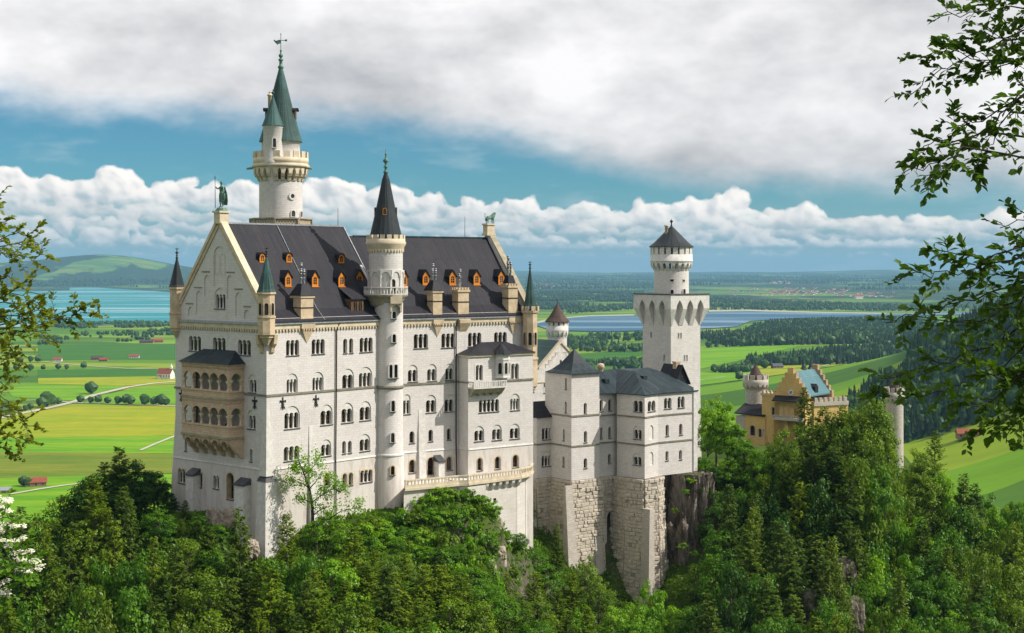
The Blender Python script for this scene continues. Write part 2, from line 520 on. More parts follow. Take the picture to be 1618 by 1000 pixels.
class Frame:
    """a vertical plane: s runs right along it seen from outside, d is how far in front of it, z up"""
    def __init__(self, ox, oy, dx, dy):
        l = math.hypot(dx, dy)
        self.ox, self.oy, self.dx, self.dy = ox, oy, dx / l, dy / l
        self.nx, self.ny = self.dy, -self.dx

    def P(self, s, d, z):
        return (self.ox + self.dx * s + self.nx * d, self.oy + self.dy * s + self.ny * d, z)

    def s(self, px, d=0.0):
        k = (px - CX) / FPX
        ox, oy = self.ox + self.nx * d, self.oy + self.ny * d
        return (k * oy - ox) / (self.dx - k * self.dy)

    def z(self, px, py, d=0.0):
        s = self.s(px, d)
        return CZ - (py - CY) / FPX * self.P(s, d, 0)[1]

    def box(self, mb, s0, s1, d0, d1, z0, z1, mat=0):
        p = [self.P(s0, d0, z0), self.P(s0, d1, z0), self.P(s1, d1, z0), self.P(s1, d0, z0)]
        p += [(x, y, z1) for x, y, _ in p]
        mb.box8(p, mat)

    def frustum(self, mb, s0, s1, d0, d1, z0, z1, in_s, in_d0, in_d1, mat=0):
        p = [self.P(s0, d0, z0), self.P(s0, d1, z0), self.P(s1, d1, z0), self.P(s1, d0, z0)]
        p += [self.P(s0 + in_s, d0 + in_d0, z1), self.P(s0 + in_s, d1 - in_d1, z1), self.P(s1 - in_s, d1 - in_d1, z1), self.P(s1 - in_s, d0 + in_d0, z1)]
        mb.box8(p, mat)

    def prism(self, mb, poly, d0, d1, mat=0, back=True):
        n = len(poly)
        fr = [self.P(s, d1, z) for s, z in poly]
        bk = [self.P(s, d0, z) for s, z in poly]
        fs = [tuple(range(n))]
        if back:
            fs.append(tuple(range(2 * n - 1, n - 1, -1)))
        for i in range(n):
            j = (i + 1) % n
            fs.append((i, n + i, n + j, j))
        mb.add(fr + bk, fs, mat)


def inpoly(p, poly):
    x, y = p; c_ = False
    for i in range(len(poly)):
        (x1, y1), (x2, y2) = poly[i], poly[i - 1]
        if (y1 > y) != (y2 > y) and x < (x2 - x1) * (y - y1) / (y2 - y1) + x1:
            c_ = not c_
    return c_


def holed(mb, fr, outline, holes, d=0.0, mat=0):
    vs = [Vector(p) for p in outline]; n0 = len(vs)
    es = [(i, (i + 1) % n0) for i in range(n0)]
    for h in holes:
        k = len(vs)
        vs += [Vector(p) for p in h]
        es += [(k + i, k + (i + 1) % len(h)) for i in range(len(h))]
    r = geometry.delaunay_2d_cdt(vs, es, [], 0, 1e-4)
    v2, tri = r[0], r[2]
    keep = []
    for f in tri:
        c_ = (sum(v2[i].x for i in f) / 3, sum(v2[i].y for i in f) / 3)
        if inpoly(c_, outline) and not any(inpoly(c_, h) for h in holes):
            a, b_, c2 = (v2[i] for i in f)
            if (b_ - a).cross(c2 - a) < 0:
                f = f[::-1]
            keep.append(f)
    mb.add([fr.P(p.x, d, p.y) for p in v2], keep, mat)


def build(mb, name, mats, parent=None, local=False, flat=None):
    me = bpy.data.meshes.new(name)
    me.from_pydata(mb.v, [], mb.f)
    if not isinstance(mats, (list, tuple)):
        mats = [mats]
    for x in mats:
        me.materials.append(M[x] if isinstance(x, str) else x)
    me.polygons.foreach_set('material_index', mb.mi)
    me.polygons.foreach_set('use_smooth', mb.sm)
    me.update()
    # UVs in metres: u along the horizontal of each face, v up it
    nl = len(me.loops)
    if nl:
        co = np.empty(len(me.vertices) * 3); me.vertices.foreach_get('co', co); co = co.reshape(-1, 3)
        vi = np.empty(nl, int); me.loops.foreach_get('vertex_index', vi)
        pn = np.empty(len(me.polygons) * 3); me.polygons.foreach_get('normal', pn); pn = pn.reshape(-1, 3)
        tot = np.empty(len(me.polygons), int); me.polygons.foreach_get('loop_total', tot)
        ln = np.repeat(pn, tot, axis=0)
        tx = np.stack([-ln[:, 1], ln[:, 0], np.zeros(nl)], 1)
        l = np.linalg.norm(tx, axis=1, keepdims=True)
        tx = np.where(l > 0.05, tx / np.maximum(l, 1e-6), np.array([[1.0, 0, 0]]))
        ty = np.cross(ln, tx)
        p = co[vi]
        uv = np.stack([(p * tx).sum(1), (p * ty).sum(1)], 1)
        ul = me.uv_layers.new(name='UVMap')
        ul.data.foreach_set('uv', uv.ravel())
    o = bpy.data.objects.new(name, me)
    COL.objects.link(o)
    if parent is not None:
        o.parent = parent
        if parent.type == 'EMPTY' and not local:
            o.location = -parent.location
    return o


def tag(o, label=None, cat=None, group=None, kind=None):
    if label: o['label'] = label
    if cat: o['category'] = cat
    if group: o['group'] = group
    if kind: o['kind'] = kind
    return o


def thing(name, label, cat, loc, group=None):
    o = bpy.data.objects.new(name, None)
    o.empty_display_size = 1.0
    COL.objects.link(o)
    o.location = loc
    return tag(o, label, cat, group)


def px2(px, py, y):
    """the point at depth y that the photo shows at px, py"""
    return Vector(((px - CX) / FPX * y, y, CZ - (py - CY) / FPX * y))


# ------------------------------------------------------------------ arches and windows
def arch(s, w_, z0, z1, n=8):
    """outline of a round-headed opening, anticlockwise from the lower left... z1 is its crown"""
    r = w_ / 2
    zs = z1 - r
    pts = [(s - r, z0), (s + r, z0)]
    for i in range(n + 1):
        a = math.pi * i / n
        pts.append((s + r * math.cos(a), zs + r * math.sin(a)))
    return pts


def scallop(s, w_, z0, z1, n, k=6):
    lw = w_ / n; r = lw / 2; zs = z1 - r
    pts = [(s - w_ / 2, z0), (s + w_ / 2, z0)]
    for j in range(n - 1, -1, -1):
        c_ = s - w_ / 2 + (j + 0.5) * lw
        for i in range(k + 1):
            a = math.pi * i / k
            p = (c_ + r * math.cos(a), zs + r * math.sin(a))
            if abs(p[0] - pts[-1][0]) + abs(p[1] - pts[-1][1]) > 1e-4:
                pts.append(p)
    return pts


def reveal(mb, fr, pts, d0, d1, mat=0):
    """side faces of an opening, seen from inside it"""
    n = len(pts)
    vs = [fr.P(s, d1, z) for s, z in pts] + [fr.P(s, d0, z) for s, z in pts]
    mb.add(vs, [(i, (i + 1) % n, n + (i + 1) % n, n + i) for i in range(n)], mat)


def add_window(par, fr, s, z0, w_, h, n=1, hood=False, surround=None, mat='lime_plain', sill='slab', depth=0.55, name='window', glow=None):
    """window with its pane and sill; returns the outline to cut from the wall"""
    mb = MB()
    z1 = z0 + h
    r0 = -0.0
    if hood:
        hole = arch(s, w_, z0, z1, 10)
        reveal(mb, fr, hole, -0.14, 0.0)
        iw = w_ * 0.90; ih = h * 0.70
        inner = scallop(s, iw, z0 + 0.01, z0 + ih, n)
        holed(mb, fr, hole, [inner], -0.14)
        base = -0.14; lw = iw / n
        top_spring = z0 + ih - lw / 2
    else:
        iw = w_
        hole = scallop(s, iw, z0, z1, n)
        inner = hole; base = 0.0; lw = iw / n
        top_spring = z1 - lw / 2
    reveal(mb, fr, inner, base - depth, base)
    # columns with base and capital between the lights
    for j in range(1, n):
        sj = s - iw / 2 + j * lw
        p = fr.P(sj, base - 0.20, 0)
        rc = min(0.115, lw * 0.17)
        mb.lathe(p[0], p[1], [(rc * 1.7, z0), (rc * 1.7, z0 + 0.12), (rc, z0 + 0.2), (rc * 0.92, top_spring - 0.30), (rc * 1.1, top_spring - 0.26),
                              (rc * 1.9, top_spring - 0.06), (rc * 1.9, top_spring + 0.02)], 8)
        fr.box(mb, sj - rc * 1.3, sj + rc * 1.3, base - depth, base - 0.02, top_spring + 0.02, top_spring + 0.16)
    if surround:
        hole2 = [(a, b_) for a, b_ in hole]
        ring = arch(s, w_ + 0.34, z0 - 0.10, z1 + 0.20, 10) if n == 1 else [(s - w_ / 2 - 0.18, z0 - 0.10), (s + w_ / 2 + 0.18, z0 - 0.10), (s + w_ / 2 + 0.18, z1 + 0.16), (s - w_ / 2 - 0.18, z1 + 0.16)]
        holed(mb, fr, ring, [hole2], 0.05, 1)
        n_ = len(ring)
        vs = [fr.P(a, 0.05, b_) for a, b_ in ring] + [fr.P(a, -0.01, b_) for a, b_ in ring]
        mb.add(vs, [(i, n_ + i, n_ + (i + 1) % n_, (i + 1) % n_) for i in range(n_)], 1)
        reveal(mb, fr, hole2, 0.0, 0.05, 1)
    o = build(mb, name, [mat, surround or mat], par)
    pm = MB()
    pn = [fr.P(a, base - depth + 0.01, b_) for a, b_ in inner]
    pm.add(pn, [tuple(range(len(pn)))], 0)
    for j in range(n):                       # glazing bars
        c_ = s - iw / 2 + (j + 0.5) * lw
        fr.box(pm, c_ - 0.03, c_ + 0.03, base - depth, base - depth + 0.06, z0, top_spring + lw * 0.4, 1)
        for q in (0.35, 0.7):
            fr.box(pm, c_ - lw * 0.42, c_ + lw * 0.42, base - depth, base - depth + 0.05, z0 + (top_spring - z0) * q - 0.025, z0 + (top_spring - z0) * q + 0.025, 1)
    build(pm, 'pane', ['glass', 'wood'], o)
    if sill:
        sm = MB()
        fr.box(sm, s - w_ / 2 - 0.06, s + w_ / 2 + 0.06, -0.10, 0.13, z0 - 0.14, z0 - 0.004)
        build(sm, 'sill', sill, o)
    return hole


def frieze(mb, fr, s0, s1, z, d=0.0, pitch=0.62, h=0.55, mat=0, band=0.5, proj=0.28):
    """corbel table: a projecting band on a row of little rounded brackets"""
    fr.box(mb, s0, s1, d - 0.1, d + proj, z, z + band, mat)
    n = max(1, int(round((s1 - s0) / pitch)))
    p = (s1 - s0) / n
    for i in range(n + 1):
        c_ = s0 + i * p
        fr.prism(mb, [(c_ - p * 0.20, z - h * 0.55), (c_, z - h), (c_ + p * 0.20, z - h * 0.55), (c_ + p * 0.24, z - h * 0.35), (c_ + p * 0.42, z + 0.0), (c_ - p * 0.42, z + 0.0), (c_ - p * 0.24, z - h * 0.35)], d - 0.05, d + proj * 0.85, mat)


def crenels(mb, cx, cy, r, z0, z1, n, mat=0, wid=0.55, thick=0.35, rot=0.0, point=False):
    for i in range(n):
        a = rot + 2 * math.pi * (i + 0.5) / n
        ha = math.pi / n * wid
        p = []
        for zz in (z0, z1):
            for rr, aa in ((r - thick, a - ha), (r - thick, a + ha), (r, a + ha), (r, a - ha)):
                p.append((cx + rr * math.cos(aa), cy + rr * math.sin(aa), zz))
        mb.box8(p, mat)
        if point:
            zt = z1 + point
            q = p[4:] + [(cx + (r - thick) * math.cos(a), cy + (r - thick) * math.sin(a), zt), (cx + r * math.cos(a), cy + r * math.sin(a), zt)]
            mb.add(q, [(0, 1, 4), (3, 5, 2), (0, 4, 5, 3), (1, 2, 5, 4)], mat)


def finial(mb, x, y, z, h, r, mat=0):
    mb.lathe(x, y, [(r * 0.9, z - 0.1), (r * 1.1, z), (r * 0.55, z + h * 0.08), (r * 0.45, z + h * 0.20), (r * 1.05, z + h * 0.22), (r * 0.5, z + h * 0.27),
                    (r * 0.4, z + h * 0.38), (r * 1.15, z + h * 0.46), (r * 1.1, z + h * 0.52), (r * 0.35, z + h * 0.60), (r * 0.25, z + h * 0.72),
                    (r * 0.5, z + h * 0.76), (r * 0.2, z + h * 0.80), (0.02, z + h)], 10, mat)

# ------------------------------------------------------------------ the palace
W = Frame(-54.4, 235.3, 0.749, -0.663)
WL = 23.1
S1 = Frame(-37.1, 220.0, 0.665, 0.747)
S2 = Frame(-20.3, 238.9, 0.806, 0.592)
ZO = {'a': (240, 280, 4), 'b': (240, 500, 4), 'c': (240, 680, 4), 'd': (540, 330, 4), 'e': (540, 500, 4), 'f': (600, 680, 4),
      'g': (800, 480, 4.4444), 'h': (800, 660, 2.9417), 'i': (1140, 540, 4.1656), 'p': (0, 0, 1)}


def zo(k, x, y):
    ox, oy, f_ = ZO[k]
    return ox + x / f_, oy + y / f_


def win(par, fr, k, xl, xr, yt, yb, n=1, d=0.0, **kw):
    x0, y0 = zo(k, xl, yt); x1, y1 = zo(k, xr, yb)
    s0, s1 = fr.s(x0, d), fr.s(x1, d)
    xm = (x0 + x1) / 2
    za, zb = fr.z(xm, y1, d), fr.z(xm, y0, d)
    return add_window(par, fr, (s0 + s1) / 2, za, s1 - s0, zb - za, n, **kw)


def sweep(mb, fr, s0, s1, prof, mat=0, smooth=False):
    """extrude a cross-section of (d, z) along the frame from s0 to s1"""
    n = len(prof)
    a = [fr.P(s0, d, z) for d, z in prof]; b_ = [fr.P(s1, d, z) for d, z in prof]
    mb.add(a + b_, [(i, (i + 1) % n, n + (i + 1) % n, n + i) for i in range(n)], mat, smooth)
    mb.add(a, [tuple(range(n))[::-1]], mat); mb.add(b_, [tuple(range(n))], mat)


EAVE, STR, BASE = 181.3, 170.4, 159.2
pal = thing('palace_building', 'long white limestone palace with steep dark roofs, gabled end and tan double-storey loggia', 'palace', (-25, 238, 148))

# west gable wall
holes = []
for a in ((233, 310, 123, 218, 3), (385, 465, 133, 228, 3), (543, 625, 148, 244, 3)):
    holes.append(win(pal, W, 'b', *a))
for a in ((610, 660, 365, 481, 2), (605, 655, 590, 711, 2)):
    holes.append(win(pal, W, 'b', *a, hood=True))
for a in ((617, 635, 837, 917, 1), (207, 222, 790, 850, 1)):
    holes.append(win(pal, W, 'b', *a))
for a in ((167, 211, 243, 332, 2), (275, 318, 265, 358, 2)):
    holes.append(win(pal, W, 'c', *a, surround='tan'))
holes.append(win(pal, W, 'c', 388, 425, 285, 368, 2, surround='lime_plain'))
holes.append(win(pal, W, 'c', 474, 518, 268, 436, 1, surround='tan', mat='tan', depth=0.9))
holes.append(win(pal, W, 'a', 396, 464, 700, 830, 3, hood=True))
blind = []
for xl, xr, yt, yb in ((330, 370, 617, 755), (474, 513, 620, 768), (279, 318, 717, 870), (527, 566, 727, 880), (229, 262, 817, 880), (582, 618, 838, 895)):
    x0, y0 = zo('a', xl, yt); x1, y1 = zo('a', xr, yb)
    s0, s1 = W.s(x0), W.s(x1); xm = (x0 + x1) / 2
    blind.append(arch((s0 + s1) / 2, s1 - s0, W.z(xm, y1), W.z(xm, y0), 8))
x0, y0 = zo('a', 376, 436); x1, y1 = zo('a', 464, 690)
sg = WL / 2
blind.append(arch(sg, 3.0, W.z(345, y1), W.z(345, y0), 10))
mb = MB()
out = [(-1.9, 140), (WL, 140), (WL, 182.4), (sg, 197.0), (0, 182.4), (0, 166), (-1.7, 149)]
holed(mb, W, out, holes + blind)
for bl in blind:
    reveal(mb, W, bl, -0.16, 0)
    pts = [W.P(a, -0.16, z) for a, z in bl]
    mb.add(pts, [tuple(range(len(pts)))])
W.prism(mb, [(WL, 140), (-1.9, 140), (-1.7, 149), (0, 166), (0, 182.4), (sg, 197.0), (WL, 182.4)][::-1], -1.2, -1.0)
# two small arches in the big blind arch, and the stepped string lines
for q in (-0.72, 0.72):
    a_ = arch(sg + q, 1.05, 188.7, 191.9, 8)
    reveal(mb, W, a_, -0.16, -0.10)
build(mb, 'west_wall', ['lime_palace'], pal)
for xl, xr, y in ((318, 368, 596), (470, 522, 599), (268, 318, 695), (523, 575, 705), (216, 262, 797), (580, 626, 815)):
    x0, yy = zo('a', xl, y); x1, _ = zo('a', xr, y)
    mb = MB()
    W.box(mb, W.s(x0), W.s(x1), -0.02, 0.10, W.z(x0, yy) - 0.10, W.z(x0, yy) + 0.06)
    build(mb, 'gable_ledge', 'string', pal)
# gable coping
mb = MB()
for sgn in (-1, 1):
    s_e, s_a = (sg + sgn * (sg + 0.2), sg)
    pl = [(s_e, 182.2), (s_a, 197.1), (s_a, 197.9), (s_e, 183.0)]
    if sgn > 0: pl = pl[::-1]
    W.prism(mb, pl, -0.9, 0.35, 0)
    pl = [(s_e - sgn * 0.5, 182.1), (s_a, 196.2), (s_a, 197.1), (s_e, 182.2)]
    if sgn > 0: pl = pl[::-1]
    W.prism(mb, pl, -0.3, 0.18, 1)
build(mb, 'gable_coping', ['cream', 'tan'], pal)
mb = MB()
W.box(mb, sg - 0.75, sg + 0.75, -1.2, 0.5, 196.6, 198.3)
W.box(mb, sg - 0.95, sg + 0.95, -1.4, 0.7, 198.3, 198.6)
build(mb, 'pedestal', 'cream', pal)

# south wall of the west block
holes = []
for a in ((848, 930, 148, 246, 3), (1010, 1092, 143, 237, 3), (1313, 1395, 133, 224, 3)):
    holes.append(win(pal, S1, 'b', *a))
for a in ((1209, 1234, 140, 232, 1), (1247, 1272, 138, 230, 1)):
    holes.append(win(pal, S1, 'b', *a))
for a in ((852, 922, 360, 482, 3), (1015, 1085, 350, 468, 3), (1203, 1277, 330, 454, 2), (1308, 1393, 318, 444, 3),
          (836, 935, 565, 708, 3), (1065, 1142, 556, 684, 2), (1198, 1273, 545, 670, 2), (1313, 1385, 535, 656, 2),
          (1070, 1133, 777, 882, 2), (1313, 1380, 743, 850, 2)):
    holes.append(win(pal, S1, 'b', *a, hood=True))
for a in ((833, 932, 820, 910, 3), (1203, 1226, 787, 866, 1), (1240, 1263, 785, 862, 1)):
    holes.append(win(pal, S1, 'b', *a))
for a in ((1205, 1231, 272, 350, 1), (1244, 1270, 266, 346, 1), (1088, 1126, 270, 352, 1)):
    holes.append(win(pal, S1, 'c', *a, surround='tan'))
holes.append(win(pal, S1, 'c', 1316, 1392, 250, 328, 3, surround='tan'))
for a in ((1097, 1114, 427, 447, 1), (1234, 1258, 518, 532, 1)):
    holes.append(win(pal, S1, 'c', *a, sill=None))
L1 = 25.6
mb = MB()
holed(mb, S1, [(0, 140), (L1, 140), (L1, 182), (0, 182)], holes)
sweep(mb, S1, 0.0, L1, [(-1.0, 140), (-1.2, 140), (-1.2, 181), (-1.0, 181)])
build(mb, 'south_wall', ['lime_palace'], pal)
# rear and east walls of the west block
mb = MB()
S1.box(mb, 1.0, L1, -23.1, -22.0, 140, 182)
p_ = [(0, 182), (-23.1, 182), (-11.55, 196.6)]
sweep(mb, S1, L1 - 0.6, L1 - 0.02, [(-0.3, 150), (-0.3, 182), (-11.55, 196.4), (-22.8, 182), (-22.8, 150)])
build(mb, 'north_wall', ['lime_palace'], pal)

# south wall of the east block, the bay in front of it
LS2 = 29.0
SB0, SB1, DB = 13.9, 27.6, 2.9
BY = Frame(*S2.P(SB0, DB, 0)[:2], S2.dx, S2.dy)
holes = []
for a in ((455, 545, 110, 200, 3), (630, 715, 107, 196, 3), (798, 882, 102, 188, 3), (963, 1043, 98, 184, 3)):
    holes.append(win(pal, S2, 'e', *a))
for a in ((418, 480, 305, 412, 2), (540, 600, 300, 407, 2), (655, 708, 297, 400, 2), (388, 435, 492, 617, 2), (532, 597, 495, 606, 2), (650, 710, 492, 601, 2)):
    holes.append(win(pal, S2, 'e', *a, hood=True))
for a in ((428, 460, 725, 800, 1), (548, 577, 715, 789, 1), (665, 690, 708, 780, 1)):
    holes.append(win(pal, S2, 'e', *a))
for a in ((425, 467, 905, 988, 1), (661, 700, 885, 972, 1)):
    holes.append(win(pal, S2, 'e', *a, surround='tan'))
holes.append(win(pal, S2, 'e', 541, 594, 888, 1003, 1, surround='tan', mat='tan', depth=1.0, sill=None, name='terrace_door'))
mb = MB()
holed(mb, S2, [(-0.3, 140), (LS2, 140), (LS2, 182), (-0.3, 182)], holes)
sweep(mb, S2, -0.3, LS2, [(-1.3, 140), (-1.5, 140), (-1.5, 181), (-1.3, 181)])
S2.box(mb, -4, LS2, -23, -22, 140, 182)
build(mb, 'south_wall', ['lime_palace'], pal)
# east gable
E = Frame(*S2.P(LS2, 0, 0)[:2], *(-S2.nx, -S2.ny))
mb = MB()
E.prism(mb, [(0, 140), (23, 140), (23, 182.3), (11.5, 196.2), (0, 182.3)], -1.0, 0.0)
build(mb, 'east_gable', ['lime_palace'], pal)
mb = MB()
for sgn in (-1, 1):
    s_e, s_a = (11.5 + sgn * 11.8, 11.5)
    pl = [(s_e, 182.2), (s_a, 195.5), (s_a, 196.4), (s_e, 183.1)]
    if sgn > 0: pl = pl[::-1]
    E.prism(mb, pl, -0.9, 0.3, 0)
build(mb, 'gable_coping', ['mould'], pal)
mb = MB()
E.box(mb, 10.8, 12.2, -1.4, 0.2, 195.6, 197.4)
E.box(mb, 10.65, 12.35, -1.55, 0.35, 197.4, 197.7)
E.box(mb, 10.65, 12.35, -1.55, 0.35, 195.5, 195.9)
build(mb, 'pedestal', 'cream', pal)
# bay
holes = []
bt = 175.0
holes.append(win(pal, BY, 'e', 847, 890, 306, 403, 2, surround='lime_plain', sill=None))
holes.append(win(pal, BY, 'e', 1070, 1118, 297, 395, 2, surround='lime_plain', sill=None))
holes.append(win(pal, BY, 'e', 867, 993, 525, 603, 5))
for a in ((1065, 1125, 487, 592, 3), (838, 900, 692, 787, 2), (950, 1012, 683, 780, 2), (1062, 1125, 677, 772, 2)):
    holes.append(win(pal, BY, 'e', *a, hood=True))
for a in ((856, 890, 893, 973, 1), (968, 1004, 884, 963, 1), (1080, 1118, 874, 953, 1)):
    holes.append(win(pal, BY, 'e', *a, surround='tan'))
BL = SB1 - SB0
mb = MB()
holed(mb, BY, [(0, 140), (BL, 140), (BL, bt), (0, bt)], holes)
BYL = Frame(*S2.P(SB0, 0, 0)[:2], S2.nx, S2.ny)
BYR = Frame(*S2.P(SB1, DB, 0)[:2], -S2.nx, -S2.ny)
holed(mb, BYL, [(0, 140), (DB, 140), (DB, bt), (0, bt)], [])
holed(mb, BYR, [(0, 140), (DB, 140), (DB, bt), (0, bt)], [])
S2.box(mb, SB0 + 0.7, SB1 - 0.7, 0.1, DB - 0.9, 150, 174.8)
build(mb, 'bay_wall', ['lime_palace'], pal)
mb = MB()      # low hipped roof over the bay, with its little peak over the oriel
e0, e1 = -0.45, BL + 0.45
q = [BY.P(e0, 0.45, bt), BY.P(e1, 0.45, bt), BY.P(e1, -DB, bt), BY.P(e0, -DB, bt), BY.P(4.5, -DB + 0.1, bt + 1.9), BY.P(BL - 4.0, -DB + 0.1, bt + 1.9)]
mb.add(q, [(0, 1, 5, 4), (1, 2, 5), (3, 0, 4), (0, 3, 2, 1), (2, 3, 4, 5)])
cO = BY.P(6.9, 0.0, 0)
mb.lathe(cO[0], cO[1], [(2.05, bt + 0.02), (1.1, bt + 0.8), (0.25, bt + 1.65), (0.0, bt + 1.7)], 8, rot=0.3, smooth=False)
BY.box(mb, e0 + 0.2, e1 - 0.2, -DB, 0.25, bt - 0.35, bt - 0.01, 1)
build(mb, 'bay_roof', ['slate', 'cream'], pal)
# oriel with balcony on the bay
ori = MB()
an0 = math.atan2(S2.ny, S2.nx)
ca = cO
ori.lathe(ca[0], ca[1], [(1.45, 171.0), (1.45, bt)], 8, 0, an0 + math.pi / 8, smooth=False)
for zz in (170.9, 173.9, 174.6):
    ori.lathe(ca[0], ca[1], [(1.45, zz), (1.56, zz + 0.02), (1.56, zz + 0.2), (1.45, zz + 0.22)], 8, 0, an0 + math.pi / 8, smooth=False, caps=False)
oo = build(ori, 'oriel', ['lime_plain'], pal)
for k in range(-2, 2):
    a = an0 + math.pi / 8 * (2 * k + 1) - math.pi / 8 + math.pi / 8
    a = an0 + math.pi / 4 * (k + 0.5) + math.pi / 8 * 0
for k in (-1, 0, 1):
    a = an0 + math.pi / 4 * k
    ap = 1.45 * math.cos(math.pi / 8)
    fc = Frame(ca[0] + ap * math.cos(a), ca[1] + ap * math.sin(a), -math.sin(a), math.cos(a))
    wm = MB()
    pl = arch(0, 0.62, 171.6, 173.5, 8)
    wm.add([fc.P(s, 0.012, z) for s, z in pl], [tuple(range(len(pl)))], 0)
    ring = arch(0, 0.86, 171.5, 173.65, 8)
    holed(wm, fc, ring, [pl], 0.05, 1)
    reveal(wm, fc, pl, 0.0, 0.05, 1)
    build(wm, 'window', ['glass', 'lime_plain'], oo)
mb = MB()
b0, b1 = BY.s(zo('e', 832, 0)[0], 1.5), BY.s(zo('e', 1040, 0)[0], 1.5)
BY.box(mb, b0, b1, 0, 1.7, 169.35, 169.6)
BY.box(mb, b0, b1, 1.56, 1.7, 170.45, 170.6); BY.box(mb, b0, b0 + 0.14, 0, 1.56, 170.45, 170.6); BY.box(mb, b1 - 0.14, b1, 0, 1.56, 170.45, 170.6)
for i in range(19):
    c_ = b0 + 0.1 + (b1 - b0 - 0.2) * i / 18
    wd = 0.13 if i % 6 == 0 else 0.07
    BY.box(mb, c_ - wd, c_ + wd, 1.57, 1.69, 169.6, 170.45)
for i in range(4):
    for bb in (b0 + 0.07, b1 - 0.07):
        BY.box(mb, bb - 0.06, bb + 0.06, 0.25 + i * 0.38, 0.4 + i * 0.38, 169.6, 170.45)
for i in range(5):
    c_ = b0 + 0.5 + (b1 - b0 - 1.0) * i / 4
    pf = [(0, 168.0), (0.5, 168.25), (1.1, 168.8), (1.6, 169.35), (0, 169.35)]
    a_ = [BY.P(c_ - 0.28, d, z) for d, z in pf]; bq = [BY.P(c_ + 0.28, d, z) for d, z in pf]
    mb.add(a_ + bq, [(0, 1, 2, 3, 4), (9, 8, 7, 6, 5)] + [(i_, 5 + i_, 5 + (i_ + 1) % 5, (i_ + 1) % 5) for i_ in range(5)], 1)
BY.frustum(mb, b0 + 0.4, b1 - 0.4, 0, 0.9, 168.5, 169.35, -0.3, 0, -0.6, 1)
build(mb, 'balcony', ['lime_plain', 'mould'], pal)

# cornices, string courses and base course
mb = MB()
frieze(mb, W, 0.5, WL - 1.0, 180.35, band=0.75)
frieze(mb, S1, 1.3, L1 - 2.0, 180.35, band=0.75)
frieze(mb, S2, 2.0, LS2 - 1.6, 180.35, band=0.75)
build(mb, 'cornice', ['cream'], pal)
mb = MB()
for fr, a, b_ in ((W, -0.3, WL), (S1, 0, L1), (S2, 0.2, LS2)):
    fr.box(mb, a, b_, 0.28, 0.55, 181.05, 181.22)
    fr.box(mb, a, b_, -0.2, 0.30, 181.1, 181.42)
build(mb, 'gutter', ['zinc'], pal)
for fr, a, b_ in ((W, 17.9, WL + 0.10), (W, -0.2, 5.6), (S1, -0.12, L1 - 2), (S2, 1.8, SB0), (BYL, 0, DB + 0.1), (BY, 0, b0 - 0.05), (BY, b1 + 0.05, BL)):
    mb = MB()
    fr.box(mb, a, b_, -0.02, 0.16 if fr is not BYL else 0.12, STR - 0.2, STR + (0.12 if fr is not BYL else 0.05))
    build(mb, 'string_course', ['string'], pal)
mb = MB()
for fr, a, b_ in ((W, -0.5, WL + 0.22), (S1, -0.22, L1 - 1.8), (S2, 1.8, SB0), (BYL, 0, DB + 0.2), (BY, 0, BL)):
    fr.frustum(mb, a, b_, -0.05, 0.13, 159.0, 159.26, 0, 0, 0.10)
    if fr in (W, S1):
        fr.frustum(mb, a + 0.22 if fr is W else a + 0.2, b_, -0.05, 0.12, 140, 158.95, 0, 0, 0.0, 1) if False else None
build(mb, 'base_course', ['lime_plain'], pal)

# buttresses
def butt(fr, k, xl, xr, yt, dp, flare, zb=141.0, cap=True, d_top=None, par=None, mats=('lime_plain', 'slab')):
    mb = MB()
    x0, y0 = zo(k, xl, yt); x1, _ = zo(k, xr, yt)
    s0, s1 = fr.s(x0, dp), fr.s(x1, dp)
    zt = fr.z((x0 + x1) / 2, y0, dp)
    d_t = d_top if d_top is not None else dp
    p = [fr.P(s0 - flare * 0.3, -0.1, zb), fr.P(s0 - flare * 0.3, dp + flare, zb), fr.P(s1 + flare * 0.3, dp + flare, zb), fr.P(s1 + flare * 0.3, -0.1, zb),
         fr.P(s0, -0.1, zt), fr.P(s0, d_t, zt), fr.P(s1, d_t, zt), fr.P(s1, -0.1, zt)]
    mb.box8(p, 0)
    if cap:
        p = [fr.P(s0 - 0.15, -0.05, zt + 0.02), fr.P(s0 - 0.15, d_t + 0.25, zt - 0.1), fr.P(s1 + 0.15, d_t + 0.25, zt - 0.1), fr.P(s1 + 0.15, -0.05, zt + 0.02),
             fr.P(s0 - 0.15, -0.05, zt + 1.0), fr.P(s0 - 0.15, d_t + 0.25, zt + 0.12), fr.P(s1 + 0.15, d_t + 0.25, zt + 0.12), fr.P(s1 + 0.15, -0.05, zt + 1.0)]
        mb.box8(p, 1)
    build(mb, 'buttress', list(mats), par or pal)
butt(W, 'c', 216, 262, 282, 1.3, 0.7)
butt(W, 'c', 524, 580, 345, 1.3, 0.7)
butt(S1, 'b', 998, 1038, 690, 0.25, 0.7, cap=False, d_top=0.05)
butt(S2, 'e', 488, 524, 585, 0.15, 0.6, zb=150, cap=False, d_top=0.03)
butt(S2, 'e', 613, 649, 917, 1.4, 0.2, zb=148)
mb = MB()       # corner pier where west and south walls meet
c0 = Vector((-37.1, 220.0, 0))
def pier(z, dw, ds, ext):
    return [W.P(WL - 1.5 - ext, dw, z), (c0.x + W.nx * dw + S1.nx * ds, c0.y + W.ny * dw + S1.ny * ds, z), S1.P(1.5 + ext, ds, z), (c0.x - W.nx * 1.2 - S1.nx * 1.2, c0.y - W.ny * 1.2 - S1.ny * 1.2, z)]
mb.box8(pier(141, 1.1, 1.0, 0.3) + pier(157.4, 0.55, 0.5, 0.0), 0)
mb.box8(pier(157.4, 0.65, 0.6, 0.05) + pier(158.2, 0.08, 0.08, 0.0), 1)
